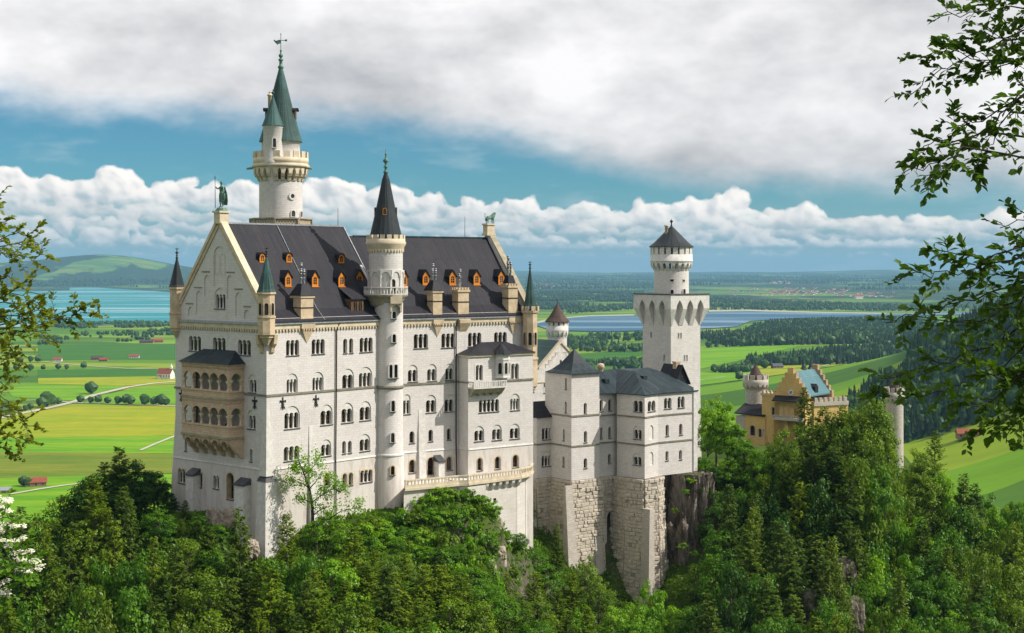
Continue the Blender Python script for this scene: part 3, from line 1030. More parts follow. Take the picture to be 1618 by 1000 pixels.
for (z0, z1, a, b_) in ((158.2, 168.3, 0.42, 0.03),):
    mb.box8(pier(z0, a, a, -0.3) + pier(z1, b_, b_, -0.9), 0)
build(mb, 'corner_pier', ['lime_plain', 'slab'], pal)

# iron wall anchors, drainpipes
def anchor(fr, x, y):
    px, py = zo('b', x, y)
    s, z = fr.s(px), fr.z(px, py)
    mb = MB()
    fr.box(mb, s - 0.06, s + 0.06, 0.03, 0.16, z - 0.95, z + 0.95)
    for sg_ in (-1, 1):
        pts = [fr.P(s + sg_ * 0.05, 0.1, z - 0.1), fr.P(s + sg_ * 0.25, 0.1, z + 0.35), fr.P(s + sg_ * 0.5, 0.1, z + 0.42), fr.P(s + sg_ * 0.55, 0.1, z + 0.12)]
        mb.tube(pts, [0.08, 0.10, 0.10, 0.07], 5)
        pts = [fr.P(s + sg_ * 0.05, 0.1, z - 0.35), fr.P(s + sg_ * 0.3, 0.1, z - 0.6), fr.P(s + sg_ * 0.4, 0.1, z - 0.9)]
        mb.tube(pts, [0.07, 0.07, 0.05], 5)
    fr.box(mb, s - 0.25, s + 0.25, 0.03, 0.14, z - 0.28, z - 0.12)
    build(mb, 'wall_anchor', 'iron', pal)
for fr, x, y in ((S1, 826, 548), (S1, 1036, 533), (W, 652, 545), (W, 189, 500)):
    anchor(fr, x, y)
def pipe(fr, pts, r=0.11):
    mb = MB()
    P3 = []
    for px, py, d in pts:
        P3.append(fr.P(fr.s(px, d), d, fr.z(px, py, d)))
    mb.tube(P3, r, 6)
    build(mb, 'drainpipe', 'iron', pal)
pipe(S1, [(537, 511, 0.45), (532, 519, 0.2), (531.5, 620, 0.2), (530.5, 720, 0.2), (531, 825, 0.25)])
pipe(S2, [(723, 506, 0.45), (720.8, 516, 0.2), (720.8, 600, 0.2), (720.8, 700, 0.2), (722, 752, 0.25)])

# roofs
def roof_prof(zr, half, ze=181.35):
    return [(0.55, ze), (0.55, ze + 0.12), (-1.6, ze + 1.95), (-half, zr), (-2 * half + 1.6, ze + 1.95), (-2 * half - 0.55, ze + 0.12), (-2 * half - 0.55, ze)]
mb = MB()
sweep(mb, S1, 0.55, L1 + 0.1, roof_prof(196.75, 11.55))
roof1 = build(mb, 'roof', ['slate'], pal)
mb = MB()
sweep(mb, S2, -3.0, LS2 - 0.55, roof_prof(195.1, 11.5))
roof2 = build(mb, 'roof', ['slate'], pal)
mb = MB()
S1.box(mb, 0.6, L1 + 0.15, -11.75, -11.35, 196.6, 196.86)
for q in (L1 + 0.05,):
    a_ = [S1.P(q - 0.15, 0.5, 181.55), S1.P(q + 0.15, 0.5, 181.55), S1.P(q + 0.15, -1.6, 183.42), S1.P(q - 0.15, -1.6, 183.42)]
    mb.tube([S1.P(q, 0.5, 181.6), S1.P(q, -1.6, 183.4), S1.P(q, -11.55, 196.8)], 0.13, 5)
mb.tube([S1.P(11.2, -11.3, 196.6), S1.P(11.2, -1.6, 183.4), S1.P(11.2, 0.5, 181.55)], 0.07, 4)
build(mb, 'ridge_cap', ['zinc'], pal)
mb = MB()
S2.box(mb, 0, LS2 - 0.4, -11.7, -11.3, 194.95, 195.22)
build(mb, 'ridge_cap', ['copper_dark'], pal)


def on_roof(fr, px, py, zr, half, ze=181.35):
    """(s, t) on the front slope seen at px, py"""
    lo, hi = 0.0, half
    for _ in range(40):
        t = (lo + hi) / 2
        z = ze + 1.95 + (t - 1.6) * (zr - ze - 1.95) / (half - 1.6)
        if fr.z(px, py, -t) > z: lo = t
        else: hi = t
    return fr.s(px, -t), t, z


def dormer(fr, k, x, yb, wpx, hpx, zr, half, arched=False, wide=False):
    px, py = zo(k, x, yb)
    f_ = ZO[k][2]
    s, t, z = on_roof(fr, px, py, zr, half)
    Y = fr.P(s, -t, 0)[1]
    wd = fr.s(px + wpx / f_ / 2, -t) - fr.s(px - wpx / f_ / 2, -t)
    h = hpx / f_ * Y / FPX
    slope = (zr - 183.3) / (half - 1.6)
    mb = MB()
    hw = wd / 2
    bk = h / slope + 0.3
    z -= 0.05
    if arched:
        pts = [(s - hw * 0.85, z), (s + hw * 0.85, z)] + [(s + hw * 0.85 * math.cos(a), z + h - hw * 0.85 + hw * 0.85 * math.sin(a)) for a in np.linspace(0, math.pi, 7)]
        fr.prism(mb, pts, -t - bk, -t + 0.02, 0)
        ro = [(s + hw * 1.05 * math.cos(a), z + h - hw * 0.85 + hw * 1.15 * math.sin(a)) for a in np.linspace(0, math.pi, 7)]
        ri = [(s + hw * 0.86 * math.cos(a), z + h - hw * 0.85 + hw * 0.88 * math.sin(a)) for a in np.linspace(math.pi, 0, 7)]
        for i in range(6):
            fr.prism(mb, [ro[i], ro[i + 1], ri[5 - i], ri[6 - i]], -t - bk, -t + 0.22, 0)
        wl = arch(s, hw * 1.0, z + h * 0.18, z + h * 0.80, 6)
    else:
        zs = z + h * 0.62
        fr.prism(mb, [(s - hw * 0.85, z - 0.2), (s + hw * 0.85, z - 0.2), (s + hw * 0.85, zs), (s, z + h * 0.95), (s - hw * 0.85, zs)], -t - bk, -t + 0.02, 0)
        for sg_ in (-1, 1):
            pl = [(s + sg_ * hw * 1.15, zs - 0.25), (s, z + h), (s, z + h + 0.16), (s + sg_ * hw * 1.15, zs - 0.07)]
            fr.prism(mb, pl if sg_ < 0 else pl[::-1], -t - bk, -t + 0.28, 0)
        wl = arch(s, hw * 0.95, z + h * 0.16, z + h * 0.62, 6)
    o = build(mb, 'dormer', ['slate'], pal)
    fm = MB()
    if arched:
        ol = pts
    else:
        ol = [(s - hw * 0.85, z - 0.02), (s + hw * 0.85, z - 0.02), (s + hw * 0.85, zs), (s, z + h * 0.94), (s - hw * 0.85, zs)]
    holed(fm, fr, ol, [wl], -t + 0.09, 0)
    vs = [fr.P(a, -t + 0.09, b_) for a, b_ in ol] + [fr.P(a, -t, b_) for a, b_ in ol]
    n_ = len(ol)
    fm.add(vs, [(i, n_ + i, n_ + (i + 1) % n_, (i + 1) % n_) for i in range(n_)], 0)
    reveal(fm, fr, wl, -t + 0.03, -t + 0.09, 0)
    if not arched:
        fr.box(fm, s - hw * 0.95, s + hw * 0.95, -t + 0.05, -t + 0.2, z - 0.06, z + 0.08, 0)
    build(fm, 'window_frame', ['dormer'], o)
    pm = MB()
    pm.add([fr.P(a, -t + 0.03, b_) for a, b_ in wl], [tuple(range(len(wl)))], 0)
    fr.box(pm, s - 0.03, s + 0.03, -t + 0.03, -t + 0.06, wl[0][1], wl[0][1] + h * 0.45, 1)
    for q in (0.3, 0.6):
        fr.box(pm, s - hw * 0.45, s + hw * 0.45, -t + 0.03, -t + 0.055, wl[0][1] + h * 0.46 * q, wl[0][1] + h * 0.46 * q + 0.05, 1)
    build(pm, 'pane', ['glass', 'dormer'], o)


for x, y in ((697, 537), (866, 537), (1196, 542)):
    dormer(S1, 'a', x, y, 42, 58, 196.75, 11.55, arched=True)
for x, y in ((860, 690), (1030, 690), (1197, 690)):
    dormer(S1, 'a', x, y, 46, 100, 196.75, 11.55)
for x, y in ((530, 480), (699, 480), (852, 480), (1008, 478)):
    dormer(S2, 'd', x, y, 46, 94, 195.1, 11.5)
for px, py in ((568, 452), (638, 452)):
    dormer(S2, 'p', px, py, 12, 26, 195.1, 11.5)
# wide timber dormer beside the stair tower
s, t, z = on_roof(S1, *zo('a', 1300, 855), 196.75, 11.55)
mb = MB()
S1.prism(mb, [(s - 1.35, z - 0.3), (s + 1.35, z - 0.3), (s + 1.35, z + 2.2), (s - 1.35, z + 2.2)], -t - 2.4, -t, 0)
p = [S1.P(s - 1.6, -t + 0.35, z + 2.1), S1.P(s + 1.6, -t + 0.35, z + 2.1), S1.P(s + 1.6, -t - 3.4, z + 4.2), S1.P(s - 1.6, -t - 3.4, z + 4.2)]
mb.box8([Vector(q) for q in (p[0], p[3], p[2], p[1])] + [Vector(q) + Vector((0, 0, 0.15)) for q in (p[0], p[3], p[2], p[1])], 1)
o = build(mb, 'dormer', ['wood', 'slate'], pal)
pm = MB()
for q in (-0.55, 0.55):
    wl = arch(s + q, 0.75, z + 0.25, z + 1.85, 6)
    pm.add([S1.P(a, -t + 0.02, b_) for a, b_ in wl], [tuple(range(len(wl)))], 0)
    S1.box(pm, s + q - 0.03, s + q + 0.03, -t + 0.01, -t + 0.06, z + 0.25, z + 1.8, 1)
    ring = arch(s + q, 0.95, z + 0.15, z + 1.97, 6)
    holed(pm, S1, ring, [wl], -t + 0.07, 1)
build(pm, 'pane', ['glass', 'wood'], o)


def chimney(fr, k, xl, xr, y_base, y_body, y_cap, y_top, flues, style):
    x0, yb = zo(k, xl, y_base); x1, _ = zo(k, xr, y_base)
    _, yt = zo(k, xl, y_body); _, yc = zo(k, xl, y_cap); _, yf = zo(k, xl, y_top)
    d = 0.15
    s0, s1 = fr.s(x0 + 6.0, d), fr.s(x1, d)
    xm = (x0 + x1) / 2
    z0, z1, z2, z3 = (fr.z(xm, q, d) for q in (yb, yt, yc, yf))
    sc = (s0 + s1) / 2; hw = (s1 - s0) / 2
    mb = MB()
    fr.box(mb, s0, s1, -1.7, d, 180.8, z1, 0)
    fr.box(mb, s0 - 0.08, s1 + 0.08, -2.2, d + 0.08, z0 - 0.1 + (z1 - z0) * 0.5, z0 + 0.06 + (z1 - z0) * 0.5, 2)
    fr.box(mb, s0 - 0.18, s1 + 0.18, -2.3, d + 0.18, z1 - 0.35, z1 - 0.02, 0)
    # corbel below the cornice, tapering to the wall
    zc = 180.3
    fr.box(mb, s0 - 0.1, s1 + 0.1, 0, 0.55, zc, 181.0, 0)
    if style != 'box':
        p = [fr.P(s0, 0, zc), fr.P(s0, 0.5, zc), fr.P(s1, 0.5, zc), fr.P(s1, 0, zc), fr.P(sc, 0.02, zc - 2.3), fr.P(sc, 0.05, zc - 2.3)]
        mb.add(p, [(0, 3, 2, 1), (1, 2, 5), (0, 1, 5, 4), (2, 3, 4, 5)], 0)
        for i in range(5):
            c_ = s0 + (s1 - s0) * (i + 0.5) / 5
            fr.box(mb, c_ - 0.12, c_ + 0.12, 0.3, 0.62, zc - 0.25, zc + 0.05, 0)
    else:
        p = [fr.P(s0, 0, zc), fr.P(s0, 0.8, zc), fr.P(s1, 0.8, zc), fr.P(s1, 0, zc), fr.P(s0 + 0.4, 0, zc - 1.5), fr.P(s1 - 0.4, 0, zc - 1.5)]
        mb.add(p, [(0, 3, 2, 1), (1, 2, 5, 4), (0, 1, 4), (2, 3, 5)], 0)
        fr.box(mb, s0, s1, 0, 0.8, zc, 180.9, 0)
    # cap
    if style == 'roof':
        q = [fr.P(s0 - 0.3, d + 0.3, z1), fr.P(s1 + 0.3, d + 0.3, z1), fr.P(s1 + 0.3, -2.4, z1), fr.P(s0 - 0.3, -2.4, z1),
             fr.P(sc - hw * 0.45, -0.5, z2), fr.P(sc + hw * 0.45, -0.5, z2), fr.P(sc + hw * 0.45, -1.5, z2), fr.P(sc - hw * 0.45, -1.5, z2)]
        mb.box8([q[0], q[3], q[2], q[1], q[4], q[7], q[6], q[5]], 1)
    else:
        for i in range(4):
            c_ = s0 - 0.1 + (s1 - s0 + 0.2) * (i + 0.5) / 4
            fr.box(mb, c_ - 0.16, c_ + 0.16, d - 0.2, d + 0.18, z1 - 0.02, z1 + 0.4, 0)
            fr.box(mb, c_ - 0.16, c_ + 0.16, -2.3, -1.95, z1 - 0.02, z1 + 0.4, 0)
        for i in range(3):
            dd = -1.6 + i * 0.6
            for ss in (s0 + 0.05, s1 - 0.05):
                fr.box(mb, ss - 0.2, ss + 0.2, dd - 0.15, dd + 0.15, z1 - 0.02, z1 + 0.4, 0)
        if style == 'both':
            q = [fr.P(s0 + 0.1, d - 0.2, z1), fr.P(s1 - 0.1, d - 0.2, z1), fr.P(s1 - 0.1, -1.9, z1), fr.P(s0 + 0.1, -1.9, z1),
                 fr.P(sc - hw * 0.5, -0.5, z2), fr.P(sc + hw * 0.5, -0.5, z2), fr.P(sc + hw * 0.5, -1.5, z2), fr.P(sc - hw * 0.5, -1.5, z2)]
            mb.box8([q[0], q[3], q[2], q[1], q[4], q[7], q[6], q[5]], 1)
    o = build(mb, 'chimney', ['tan' if style != 'roof' else 'tan', 'slate', 'iron'], pal)
    fx = 0.30
    zb = z2 if style != 'box' else z1 - 0.3
    spots = [(-fx, 0, 0.72), (fx, 0, 0.70), (0, -0.3, 1.0)] if flues == 3 else [(-0.15, 0, 0.8), (0.2, -0.2, 1.0)]
    for sx, dd, fh in spots:
        p = fr.P(sc + sx, -1.0 + dd, 0)
        fm = MB()
        zt = zb + (z3 - zb) * fh
        fm.lathe(p[0], p[1], [(0.17, zb - 0.2), (0.17, zt - 0.5), (0.26, zt - 0.48), (0.26, zt - 0.32), (0.18, zt - 0.3), (0.18, zt - 0.16), (0.28, zt - 0.14), (0.22, zt), (0, zt)], 8)
        for q in (0.35, 0.62):
            zz = zb + (zt - zb) * q
            fm.lathe(p[0], p[1], [(0.17, zz), (0.22, zz + 0.03), (0.22, zz + 0.12), (0.17, zz + 0.15)], 8, caps=False)
        build(fm, 'flue', ['zinc'], o)


chimney(S1, 'a', 918, 1020, 900, 748, 672, 540, 3, 'roof')
chimney(S2, 'd', 553, 635, 650, 516, 450, 345, 3, 'roof')
chimney(S2, 'd', 712, 803, 662, 512, 480, 380, 2, 'box')
chimney(S2, 'd', 1030, 1112, 640, 486, 420, 295, 3, 'both')


# corner turrets
def corner_turret(x, y, r, z_cor, z_body, z_sp, z_tip, z_fin, roof_m, n=8, rot=0.4, legs=False, body='tan', cren=False, zwin=None):
    mb = MB()
    mb.lathe(x, y, [(r * 0.25, z_cor - 1.6), (r * 0.7, z_cor - 0.5), (r * 0.8, z_cor - 0.45), (r * 0.8, z_cor - 0.2), (r, z_cor), (r, z_body), (r * 1.1, z_body + 0.05), (r * 1.1, z_body + 0.3), (r * 0.96, z_body + 0.35),
                    (r * 0.96, z_sp - 0.5), (r * 1.12, z_sp - 0.35), (r * 1.12, z_sp)], n, 0, rot, smooth=False)
    if cren:
        crenels(mb, x, y, r * 1.14, z_sp - 0.02, z_sp + 0.75, 8, 0, 0.6, 0.3)
    o = build(mb, 'corner_turret', [body], pal)
    sm = MB()
    rs = r * (0.98 if cren else 1.16)
    sm.lathe(x, y, [(rs, z_sp + 0.01), (rs * 0.85, z_sp + (z_tip - z_sp) * 0.07), (0.10, z_tip)], n, 0, rot, smooth=False)
    build(sm, 'spire', [roof_m], o)
    fm = MB()
    finial(fm, x, y, z_tip - 0.1, z_fin - z_tip, 0.24)
    fm.tube([(x - 0.3, y, z_fin - 0.35), (x + 0.3, y, z_fin - 0.35)], 0.05, 5)
    build(fm, 'finial', ['iron'], o)
    if zwin:
        for dx_a in zwin[2]:
            ap = r * 0.965 * math.cos(math.pi / n)
            fc = Frame(x + ap * math.cos(dx_a), y + ap * math.sin(dx_a), -math.sin(dx_a), math.cos(dx_a))
            wm = MB()
            pl = arch(0, 0.6, zwin[0], zwin[1], 8)
            wm.add([fc.P(s_, 0.03, z_) for s_, z_ in pl], [tuple(range(len(pl)))], 0)
            ring = arch(0, 0.9, zwin[0] - 0.1, zwin[1] + 0.15, 8)
            holed(wm, fc, ring, [pl], 0.10, 1)
            reveal(wm, fc, pl, 0.02, 0.10, 1)
            build(wm, 'window', ['glass', body], o)


tow_a = math.atan2(-220.0, 37.0)
p = px2(421, 500, 219.9)
corner_turret(p.x, p.y, 1.38, 179.6, 182.1, 186.1, 191.6, 193.0, 'copper', 8, tow_a + math.pi / 8, zwin=(182.6, 184.4, [tow_a, tow_a + math.pi / 4, tow_a - math.pi / 4]))
p = px2(279.5, 500, 235.0)
corner_turret(p.x, p.y, 1.15, 180.0, 182.2, 186.6, 191.4, 193.1, 'spire', 8, 0.2)
p = px2(837.5, 500, 254.8)
tow_b = math.atan2(-254.8, -3.0)
corner_turret(p.x, p.y, 1.42, 169.0, 173.6, 182.2, 189.7, 191.0, 'copper', 8, tow_b + math.pi / 8, cren=True, zwin=(176.2, 178.4, [tow_b, tow_b - math.pi / 4, tow_b + math.pi / 4]))
mb = MB()           # two brackets carrying the south-west turret
p = px2(421, 500, 219.9)
for fr, s_ in ((S1, 0.95), (W, WL - 0.95)):
    pf = [(0.0, 176.6), (0.35, 176.9), (0.5, 177.6), (1.0, 178.2), (1.2, 179.6), (0, 179.6)]
    a_ = [fr.P(s_ - 0.3, d - 0.05, z) for d, z in pf]; bq = [fr.P(s_ + 0.3, d - 0.05, z) for d, z in pf]
    mb.add(a_ + bq, [(5, 4, 3, 2, 1, 0), (6, 7, 8, 9, 10, 11)] + [(i_, (i_ + 1) % 6, 6 + (i_ + 1) % 6, 6 + i_) for i_ in range(6)], 0)
build(mb, 'turret_bracket', ['tan'], pal)

# the loggia on the west front
LF = Frame(*W.P(5.6, 2.8, 0)[:2], W.dx, W.dy); LW = 12.0
LR = Frame(*W.P(5.6 + LW, 2.8, 0)[:2], -W.nx, -W.ny)
LLf = Frame(*W.P(5.6, 0, 0)[:2], W.nx, W.ny)
lm = MB()
def arcade(fr, wid, n, z0, z1, zb, zt):
    ed = 0.45; lw = (wid - 2 * ed) / n
    hs = [scallop(wid / 2, wid - 2 * ed, z0, z1, n, 8)]
    holed(lm, fr, [(0, zb), (wid, zb), (wid, zt), (0, zt)], hs, 0.0)
    for h in hs:
        reveal(lm, fr, h, -0.45, 0.0)
    holed(lm, fr, [(0.4, zb), (wid - 0.4, zb), (wid - 0.4, zt), (0.4, zt)], hs, -0.45)
    return [ed + lw * i for i in range(n + 1)], lw * 1.36
cols = []
for (zb, z0, z1, zt) in ((163.5, 165.5, 168.2, 169.6), (169.6, 170.9, 173.5, 175.0)):
    for fr, wid, n in ((LF, LW, 5), (LR, 2.8, 1), (LLf, 2.8, 1)):
        xs, lw = arcade(fr, wid, n, z0, z1, zb, zt)
        for x in xs:
            cols.append((fr, x, z0, z1 - lw * 0.37 - 0.16))
    LF.box(lm, 0.3, LW - 0.3, -2.78, -0.3, zb + 0.02, zb + 0.35, 0)
for fr, a, b_ in ((LF, 0, LW), (LR, 0, 2.8), (LLf, 0, 2.8)):
    fr.box(lm, a - (0.12 if fr is LF else 0), b_ + (0.12 if fr is LF else 0), 0, 0.14, 165.25, 165.5, 0)
    fr.box(lm, a - 0.1, b_ + 0.1, 0, 0.2, 163.5, 163.85, 1)
    fr.box(lm, a - 0.1, b_ + 0.1, 0, 0.16, 169.45, 169.75, 1)
    fr.box(lm, a - 0.1, b_ + 0.1, 0, 0.14, 170.65, 170.9, 0)
    fr.box(lm, a - 0.1, b_ + 0.1, 0, 0.2, 174.7, 175.0, 0)
    k = int((b_ - a) / 0.35)
    for i in range(k):
        c_ = a + (i + 0.5) * (b_ - a) / k
        fr.box(lm, c_ - 0.09, c_ + 0.09, 0, 0.12, 174.15, 174.4, 0)
        fr.box(lm, c_ - 0.09, c_ + 0.09, 0, 0.12, 168.95, 169.15, 0)
# dark sheet painting the loggia's inner shade on its back wall, then the corbel arches below
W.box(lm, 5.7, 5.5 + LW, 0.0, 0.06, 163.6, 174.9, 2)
nb = 6
for i in range(nb):
    c_ = 0.3 + (LW - 0.6) * i / (nb - 1)
    pf = [(-2.8, 160.3), (-2.2, 160.6), (-1.9, 161.2), (-1.2, 161.6), (-0.9, 162.3), (-0.3, 162.7), (0.0, 163.5), (-2.8, 163.5)]
    hw = 0.30
    a_ = [LF.P(c_ - hw, d, z) for d, z in pf]; bq = [LF.P(c_ + hw, d, z) for d, z in pf]
    m8 = len(pf)
    lm.add(a_ + bq, [tuple(range(m8))[::-1], tuple(range(m8, 2 * m8))] + [(i_, (i_ + 1) % m8, m8 + (i_ + 1) % m8, m8 + i_) for i_ in range(m8)], 0)
for i in range(nb - 1):
    c0_ = 0.3 + (LW - 0.6) * i / (nb - 1) + 0.3; c1_ = 0.3 + (LW - 0.6) * (i + 1) / (nb - 1) - 0.3
    mid = (c0_ + c1_) / 2; r_ = (c1_ - c0_) / 2
    pl = [(c0_, 163.5)] + [(mid - r_ * math.cos(a), 162.3 + r_ * math.sin(a)) for a in np.linspace(0, math.pi, 9)] + [(c1_, 163.5)]
    LF.prism(lm, pl[::-1], -2.8, -0.12, 0)
LR.prism(lm, [(0.0, 163.5), (0.3, 162.6), (1.2, 161.5), (2.8, 160.3), (2.8, 163.5)], -0.5, -0.02, 0)
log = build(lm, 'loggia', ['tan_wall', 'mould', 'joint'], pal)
tag(log, 'tan two-storey loggia of five arches on corbels')
for fr, x, z0, z1 in cols:
    p = fr.P(x, -0.2, 0)
    cm = MB()
    cm.lathe(p[0], p[1], [(0.27, z0), (0.27, z0 + 0.14), (0.17, z0 + 0.26), (0.155, z1 - 0.42), (0.18, z1 - 0.38), (0.30, z1 - 0.14), (0.30, z1)], 8)
    fr.box(cm, x - 0.30, x + 0.30, -0.5, 0.08, z1, z1 + 0.16)
    build(cm, 'column', ['cream'], log)
mb = MB()
q = [LF.P(-0.5, 0.5, 174.95), LF.P(LW + 0.5, 0.5, 174.95), LF.P(LW + 0.5, -2.8, 174.95), LF.P(-0.5, -2.8, 174.95), LF.P(2.0, -2.75, 176.9), LF.P(LW - 2.0, -2.75, 176.9)]
mb.add(q, [(0, 1, 5, 4), (1, 2, 5), (3, 0, 4), (0, 3, 2, 1), (2, 3, 4, 5)])
build(mb, 'loggia_roof', ['copper_dark'], log)
# lightning rods on the ridges
for fr, px, y0, y1, d in ((S1, 534, 358, 328, -11.55), (S2, 734.5, 376, 342, -11.5)):
    s = fr.s(px, d)
    mb = MB()
    mb.tube([fr.P(s, d, fr.z(px, y0, d) - 0.5), fr.P(s, d, fr.z(px, y1, d))], [0.06, 0.03], 5)
    build(mb, 'lightning_rod', ['iron'], pal)

# ------------------------------------------------------------------ round stair tower between the two blocks
st = thing('stair_tower', 'slim round white stair tower with balustraded gallery and dark conical spire at the long facade', 'tower', (-20.3, 238.9, 149))
def zt_(py, Y=238.9): return CZ - (py - CY) / FPX * Y
xs0, ys0 = -20.25, 238.9
xs1, ys1 = -20.75, 239.3
mb = MB()
mb.lathe(xs0, ys0, [(2.6, 142), (2.52, 159.0), (2.36, 159.4), (2.36, zt_(478))], 32)
mb.lathe(xs1, ys1, [(2.5, zt_(482)), (2.8, zt_(472)), (2.8, zt_(385))], 32)
body = build(mb, 'wall', ['lime_palace'], st)
mb = MB()
mb.lathe(xs0, ys0, [(2.55, 158.95), (2.62, 159.0), (2.5, 159.35), (2.36, 159.4)], 32, caps=False)
build(mb, 'base_course', ['lime_plain'], st)
mb = MB()
for a0, a1 in ((-2.6, -1.75), ):
    mb.lathe(xs0, ys0, [(2.36, 169.9), (2.54, 170.0), (2.54, 170.35), (2.36, 170.45)], 32, caps=False)
build(mb, 'string_course', ['string'], st)
mb = MB()          # corbelled gallery
mb.lathe(xs1, ys1, [(2.4, zt_(484)), (2.7, zt_(480)), (2.7, zt_(477)), (3.1, zt_(473)), (3.1, zt_(470)), (3.65, zt_(467.5)), (3.65, zt_(465.5))], 32, 1)
mb.lathe(xs1, ys1, [(3.4, zt_(465.4)), (3.62, zt_(465.3)), (3.62, zt_(464)), (3.4, zt_(464))], 32, 0, caps=False)
mb.lathe(xs1, ys1, [(3.38, zt_(454.6)), (3.66, zt_(454.6)), (3.66, zt_(453)), (3.38, zt_(453))], 32, 0, caps=False)
for i in range(44):
    a = 2 * math.pi * i / 44
    mb.lathe(xs1 + 3.52 * math.cos(a), ys1 + 3.52 * math.sin(a), [(0.11, zt_(464)), (0.14, zt_(461)), (0.08, zt_(457)), (0.11, zt_(454.6))], 6)
build(mb, 'gallery', ['lime_plain', 'mould'], st)
mb = MB()          # blind arcade on the drum
for i in range(10):
    a = -math.pi / 2 - 0.23 + i * 2 * math.pi / 10
    xx, yy = xs1 + 2.85 * math.cos(a), ys1 + 2.85 * math.sin(a)
    mb.lathe(xx, yy, [(0.22, zt_(464)), (0.15, zt_(462)), (0.14, zt_(440)), (0.28, zt_(437)), (0.28, zt_(435))], 8)
    a2 = a + math.pi / 10
    ch = 2 * 2.88 * math.sin(math.pi / 10)
    fc = Frame(xs1 + 2.86 * math.cos(a2) * 0.955 , ys1 + 2.86 * math.sin(a2) * 0.955, -math.sin(a2), math.cos(a2))
    zs = zt_(435.5); r_ = ch * 0.36
    pl = [(-ch / 2, zs), (-r_, zs)] + [(-r_ * math.cos(q), zs + r_ * math.sin(q)) for q in np.linspace(0, math.pi, 9)][1:-1] + [(r_, zs), (ch / 2, zs), (ch / 2, zs + r_ + 0.3), (-ch / 2, zs + r_ + 0.3)]
    fc.prism(mb, pl, -0.2, 0.19)
build(mb, 'arcade', ['lime_plain'], st)
mb = MB()
mb.lathe(xs1, ys1, [(2.82, zt_(397)), (3.0, zt_(394)), (3.05, zt_(390)), (3.3, zt_(386.5)), (3.35, zt_(383)), (3.2, zt_(381)), (3.2, zt_(377.5)), (2.9, zt_(377.5))], 32, 0, caps=False)
for i in range(34):
    a = 2 * math.pi * i / 34
    fc = Frame(xs1 + 2.8 * math.cos(a), ys1 + 2.8 * math.sin(a), -math.sin(a), math.cos(a))
    fc.prism(mb, [(-0.26, zt_(394)), (-0.1, zt_(398.5)), (0.1, zt_(398.5)), (0.26, zt_(394))], -0.05, 0.2)
crenels(mb, xs1, ys1, 3.2, zt_(377.6), zt_(371), 17, 0, 0.66, 0.35)
build(mb, 'parapet', ['cream'], st)
mb = MB()
zb = zt_(378)
mb.lathe(xs1, ys1, [(2.72, zb), (2.6, zt_(371)), (1.62, zt_(330)), (0.62, zt_(283)), (0.22, zt_(272)), (0.0, zt_(271))], 20, smooth=False)
sp = build(mb, 'spire', ['spire'], st)
for a in (-math.pi / 2, 0.0, math.pi):
    rr = 1.72
    fc = Frame(xs1 + rr * math.cos(a), ys1 + rr * math.sin(a), -math.sin(a), math.cos(a))
    dm = MB()
    z0 = zt_(340)
    fc.prism(dm, [(-0.42, z0), (0.42, z0), (0.42, z0 + 0.95), (0.2, z0 + 1.3), (-0.2, z0 + 1.3), (-0.42, z0 + 0.95)], -1.0, 0.12, 0)
    pl = arch(0, 0.5, z0 + 0.1, z0 + 1.05, 6)
    dm.add([fc.P(s_, 0.135, z_) for s_, z_ in pl], [tuple(range(len(pl)))], 1)
    ring = arch(0, 0.72, z0 + 0.0, z0 + 1.2, 6)
    holed(dm, fc, ring, [pl], 0.17, 2)
    build(dm, 'dormer', ['spire', 'glass', 'dormer'], sp)
mb = MB()
finial(mb, xs1, ys1, zt_(272), zt_(234.5) - zt_(272), 0.42)
build(mb, 'finial', ['bronze'], sp)
